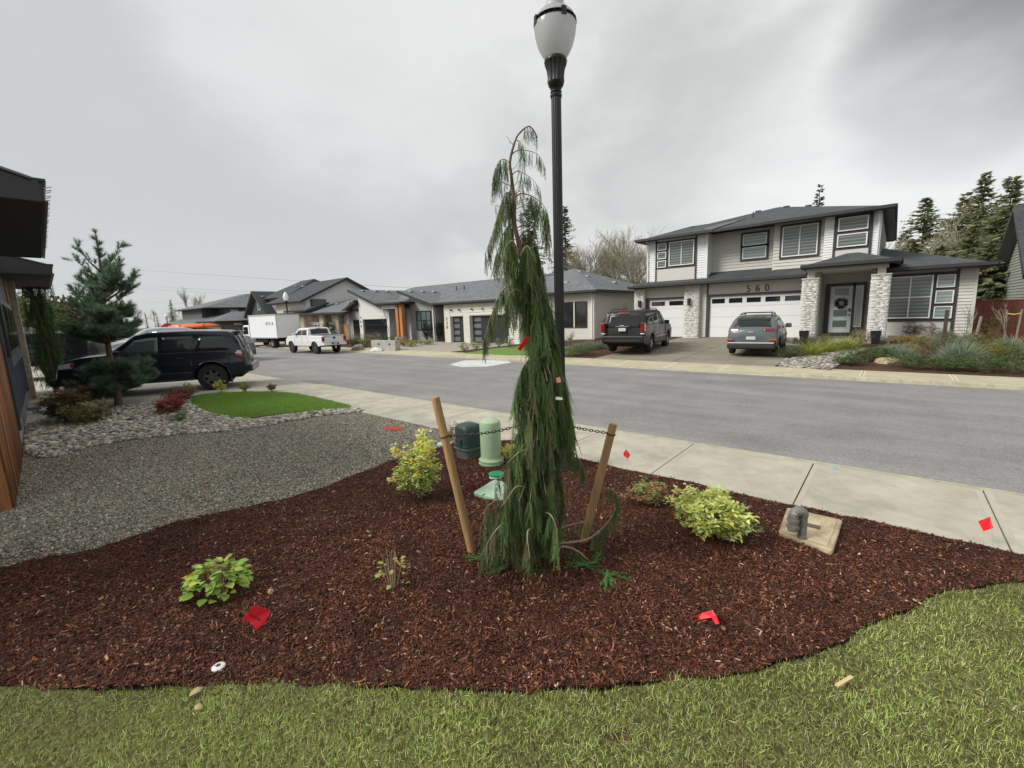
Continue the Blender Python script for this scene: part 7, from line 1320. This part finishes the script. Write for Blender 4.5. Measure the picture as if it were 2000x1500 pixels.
mass('rear_wood', 'olive undergrowth behind the right hand houses', -60, 40, 60, 75, 0, lambda x: 4.5 + 1.5 * math.sin(x * .3) + 1.0 * math.sin(x * .9 + 1), 50000, [(.13, .12, .07), (.09, .11, .055), (.17, .145, .09)], .6)
mass('left_undergrowth', 'brown and yellow shrubs on the slope behind the black pickup', -75, -50, .5, 6.5, 0, lambda x: 3.6 + .7 * math.sin(x * .6) + .5 * math.sin(x * 1.7), 26000, [(.2, .16, .11), (.24, .19, .14), (.12, .14, .07), (.1, .13, .06)], .25)
shrub('garden_shrub', 'yellow green bush above the hood of the black pickup', 'shrub', (-34, 3.0, .12), 1.6, 2.0, 340, .28, [(.22, .32, .06), (.3, .36, .08)], ros=7, lw=.5)
shrub('garden_shrub', 'green upright bush behind the black pickup beside the near house', 'shrub', (-33, 1.6, .12), 1.3, 3.4, 500, .3, [(.10, .17, .05), (.14, .2, .06), (.07, .12, .04)], ros=7, lw=.4)
# weeping conifer at the corner of the near house
base = Vector((-20.6, 1.25, .1)); th = thing('weeping_spruce', 'narrow weeping conifer hugging the stone corner of the near house', 'tree', tuple(base)); MB().tube([base, base + Vector((-.4, 0, 1.6)), base + Vector((-1.2, -.05, 3.5))], [.06, .05, .02], 7).build('trunk', pbark, th, True)
L_ = []; m = 520; t = RS.rand(m); Pp = np.c_[base.x - 1.2 * t + RS.normal(0, .16, m), base.y + RS.normal(0, .16, m), .3 + 3.3 * t + .25]; tv, tf = SPR[1]; ln = RS.uniform(.3, .6, m)
V, F, C = inst(tv, tf, Pp, rotm(RS.uniform(0, 6.28, m), np.zeros(m), RS.normal(0, .2, m)), np.c_[ln, ln * 1.2, ln], pal([(.06, .10, .03), (.08, .12, .035), (.04, .075, .03)], m, .3)); V[:, 2] = np.maximum(V[:, 2], .13); fast('foliage', V, F, needleM, C, th)
# utility poles and wires
poleM = M('pole_wood', (.12, .09, .07), .9)
for (px, py, l) in ((124, 575, 'left of the two wooden utility poles beyond the near house'), (132, 577, 'right of the two wooden utility poles beyond the near house')):
    x, z = AY(px, py, 16); th = thing('utility_pole', l, 'utility pole', (x, 16, 0)); MB().tube([(x, 16, 0), (x, 16, z)], [.16, .11], 8).build('pole', poleM, th, True); MB().box(x - .9, x + .9, 15.95, 16.05, z - .7, z - .6).build('crossarm', poleM, th, True)
for i, (a, c, l) in enumerate((((90, 513), (760, 560), 'topmost overhead wire across the left sky'), ((90, 546), (620, 577), 'middle overhead wire across the left sky'), ((90, 552), (620, 582), 'overhead wire just below the middle one'), ((200, 585), (620, 600), 'lowest overhead wire across the left sky'))):
    xa, za = AY(a[0], a[1], 70); xb, zb = AY(c[0], c[1], 70); P_ = [Vector((xa + (xb - xa) * t, 70, za + (zb - za) * t - 1.2 * 4 * t * (1 - t) * .5)) for t in np.linspace(-.6, 1.3, 30)]
    o = MB().tube(P_, .035, 4, False).build('overhead_wire', M('wire_grey', (.12, .13, .14), .6)); setp(o, l, 'wire', 'overhead wires')
# small far street furniture: stop sign and round white globe far left
x, z = AY(328, 641, 9.5); th = thing('stop_sign', 'small distant red octagonal sign above the parked cars', 'sign', (x, 9.5, 0)); MB().tube([(x, 9.5, 0), (x, 9.5, z)], .04, 8).build('pole', chromeM, th, True)
n = Vector((x, 9.5 - 0, 0)).normalized(); u = Vector((n.y, -n.x, 0)); c0 = Vector((x, 9.5, z)) - n * .06; o = [c0 + u * (.42 * math.cos(a)) + Vector((0, 0, .42 * math.sin(a))) for a in [math.pi / 8 + k * math.pi / 4 for k in range(8)]]
MB().add(o + [p + n * .02 for p in o], [tuple(range(8)), tuple(range(8, 16))[::-1]] + [(i, (i + 1) % 8, 8 + (i + 1) % 8, 8 + i) for i in range(8)]).build('plate', M('sign_red', (.5, .03, .03), .5), th, True)
text('STOP', .26, frW, c0 - n * .012, u, (0, 0, 1), th, 'lettering', .002, True, 'CENTER')
x, z = AY(325, 619, 20); th = thing('street_lamp', 'tiny white street lamp globe before the conical fir at the far left', 'street lamp', (x, 20, 0), 0, 'black acorn street lamps'); MB().tube([(x, 20, 0), (x, 20, z - .3)], .07, 8).build('pole', blackM, th, True); MB().lathe([(.12, -.35), (.3, 0), (.28, .2), (.1, .42)], 16, (x, 20, z)).build('globe', MT['white_globe'], th, True, smooth=60)
print('objects', len(bpy.data.objects), 'tris', sum(len(m.polygons) for m in bpy.data.meshes))
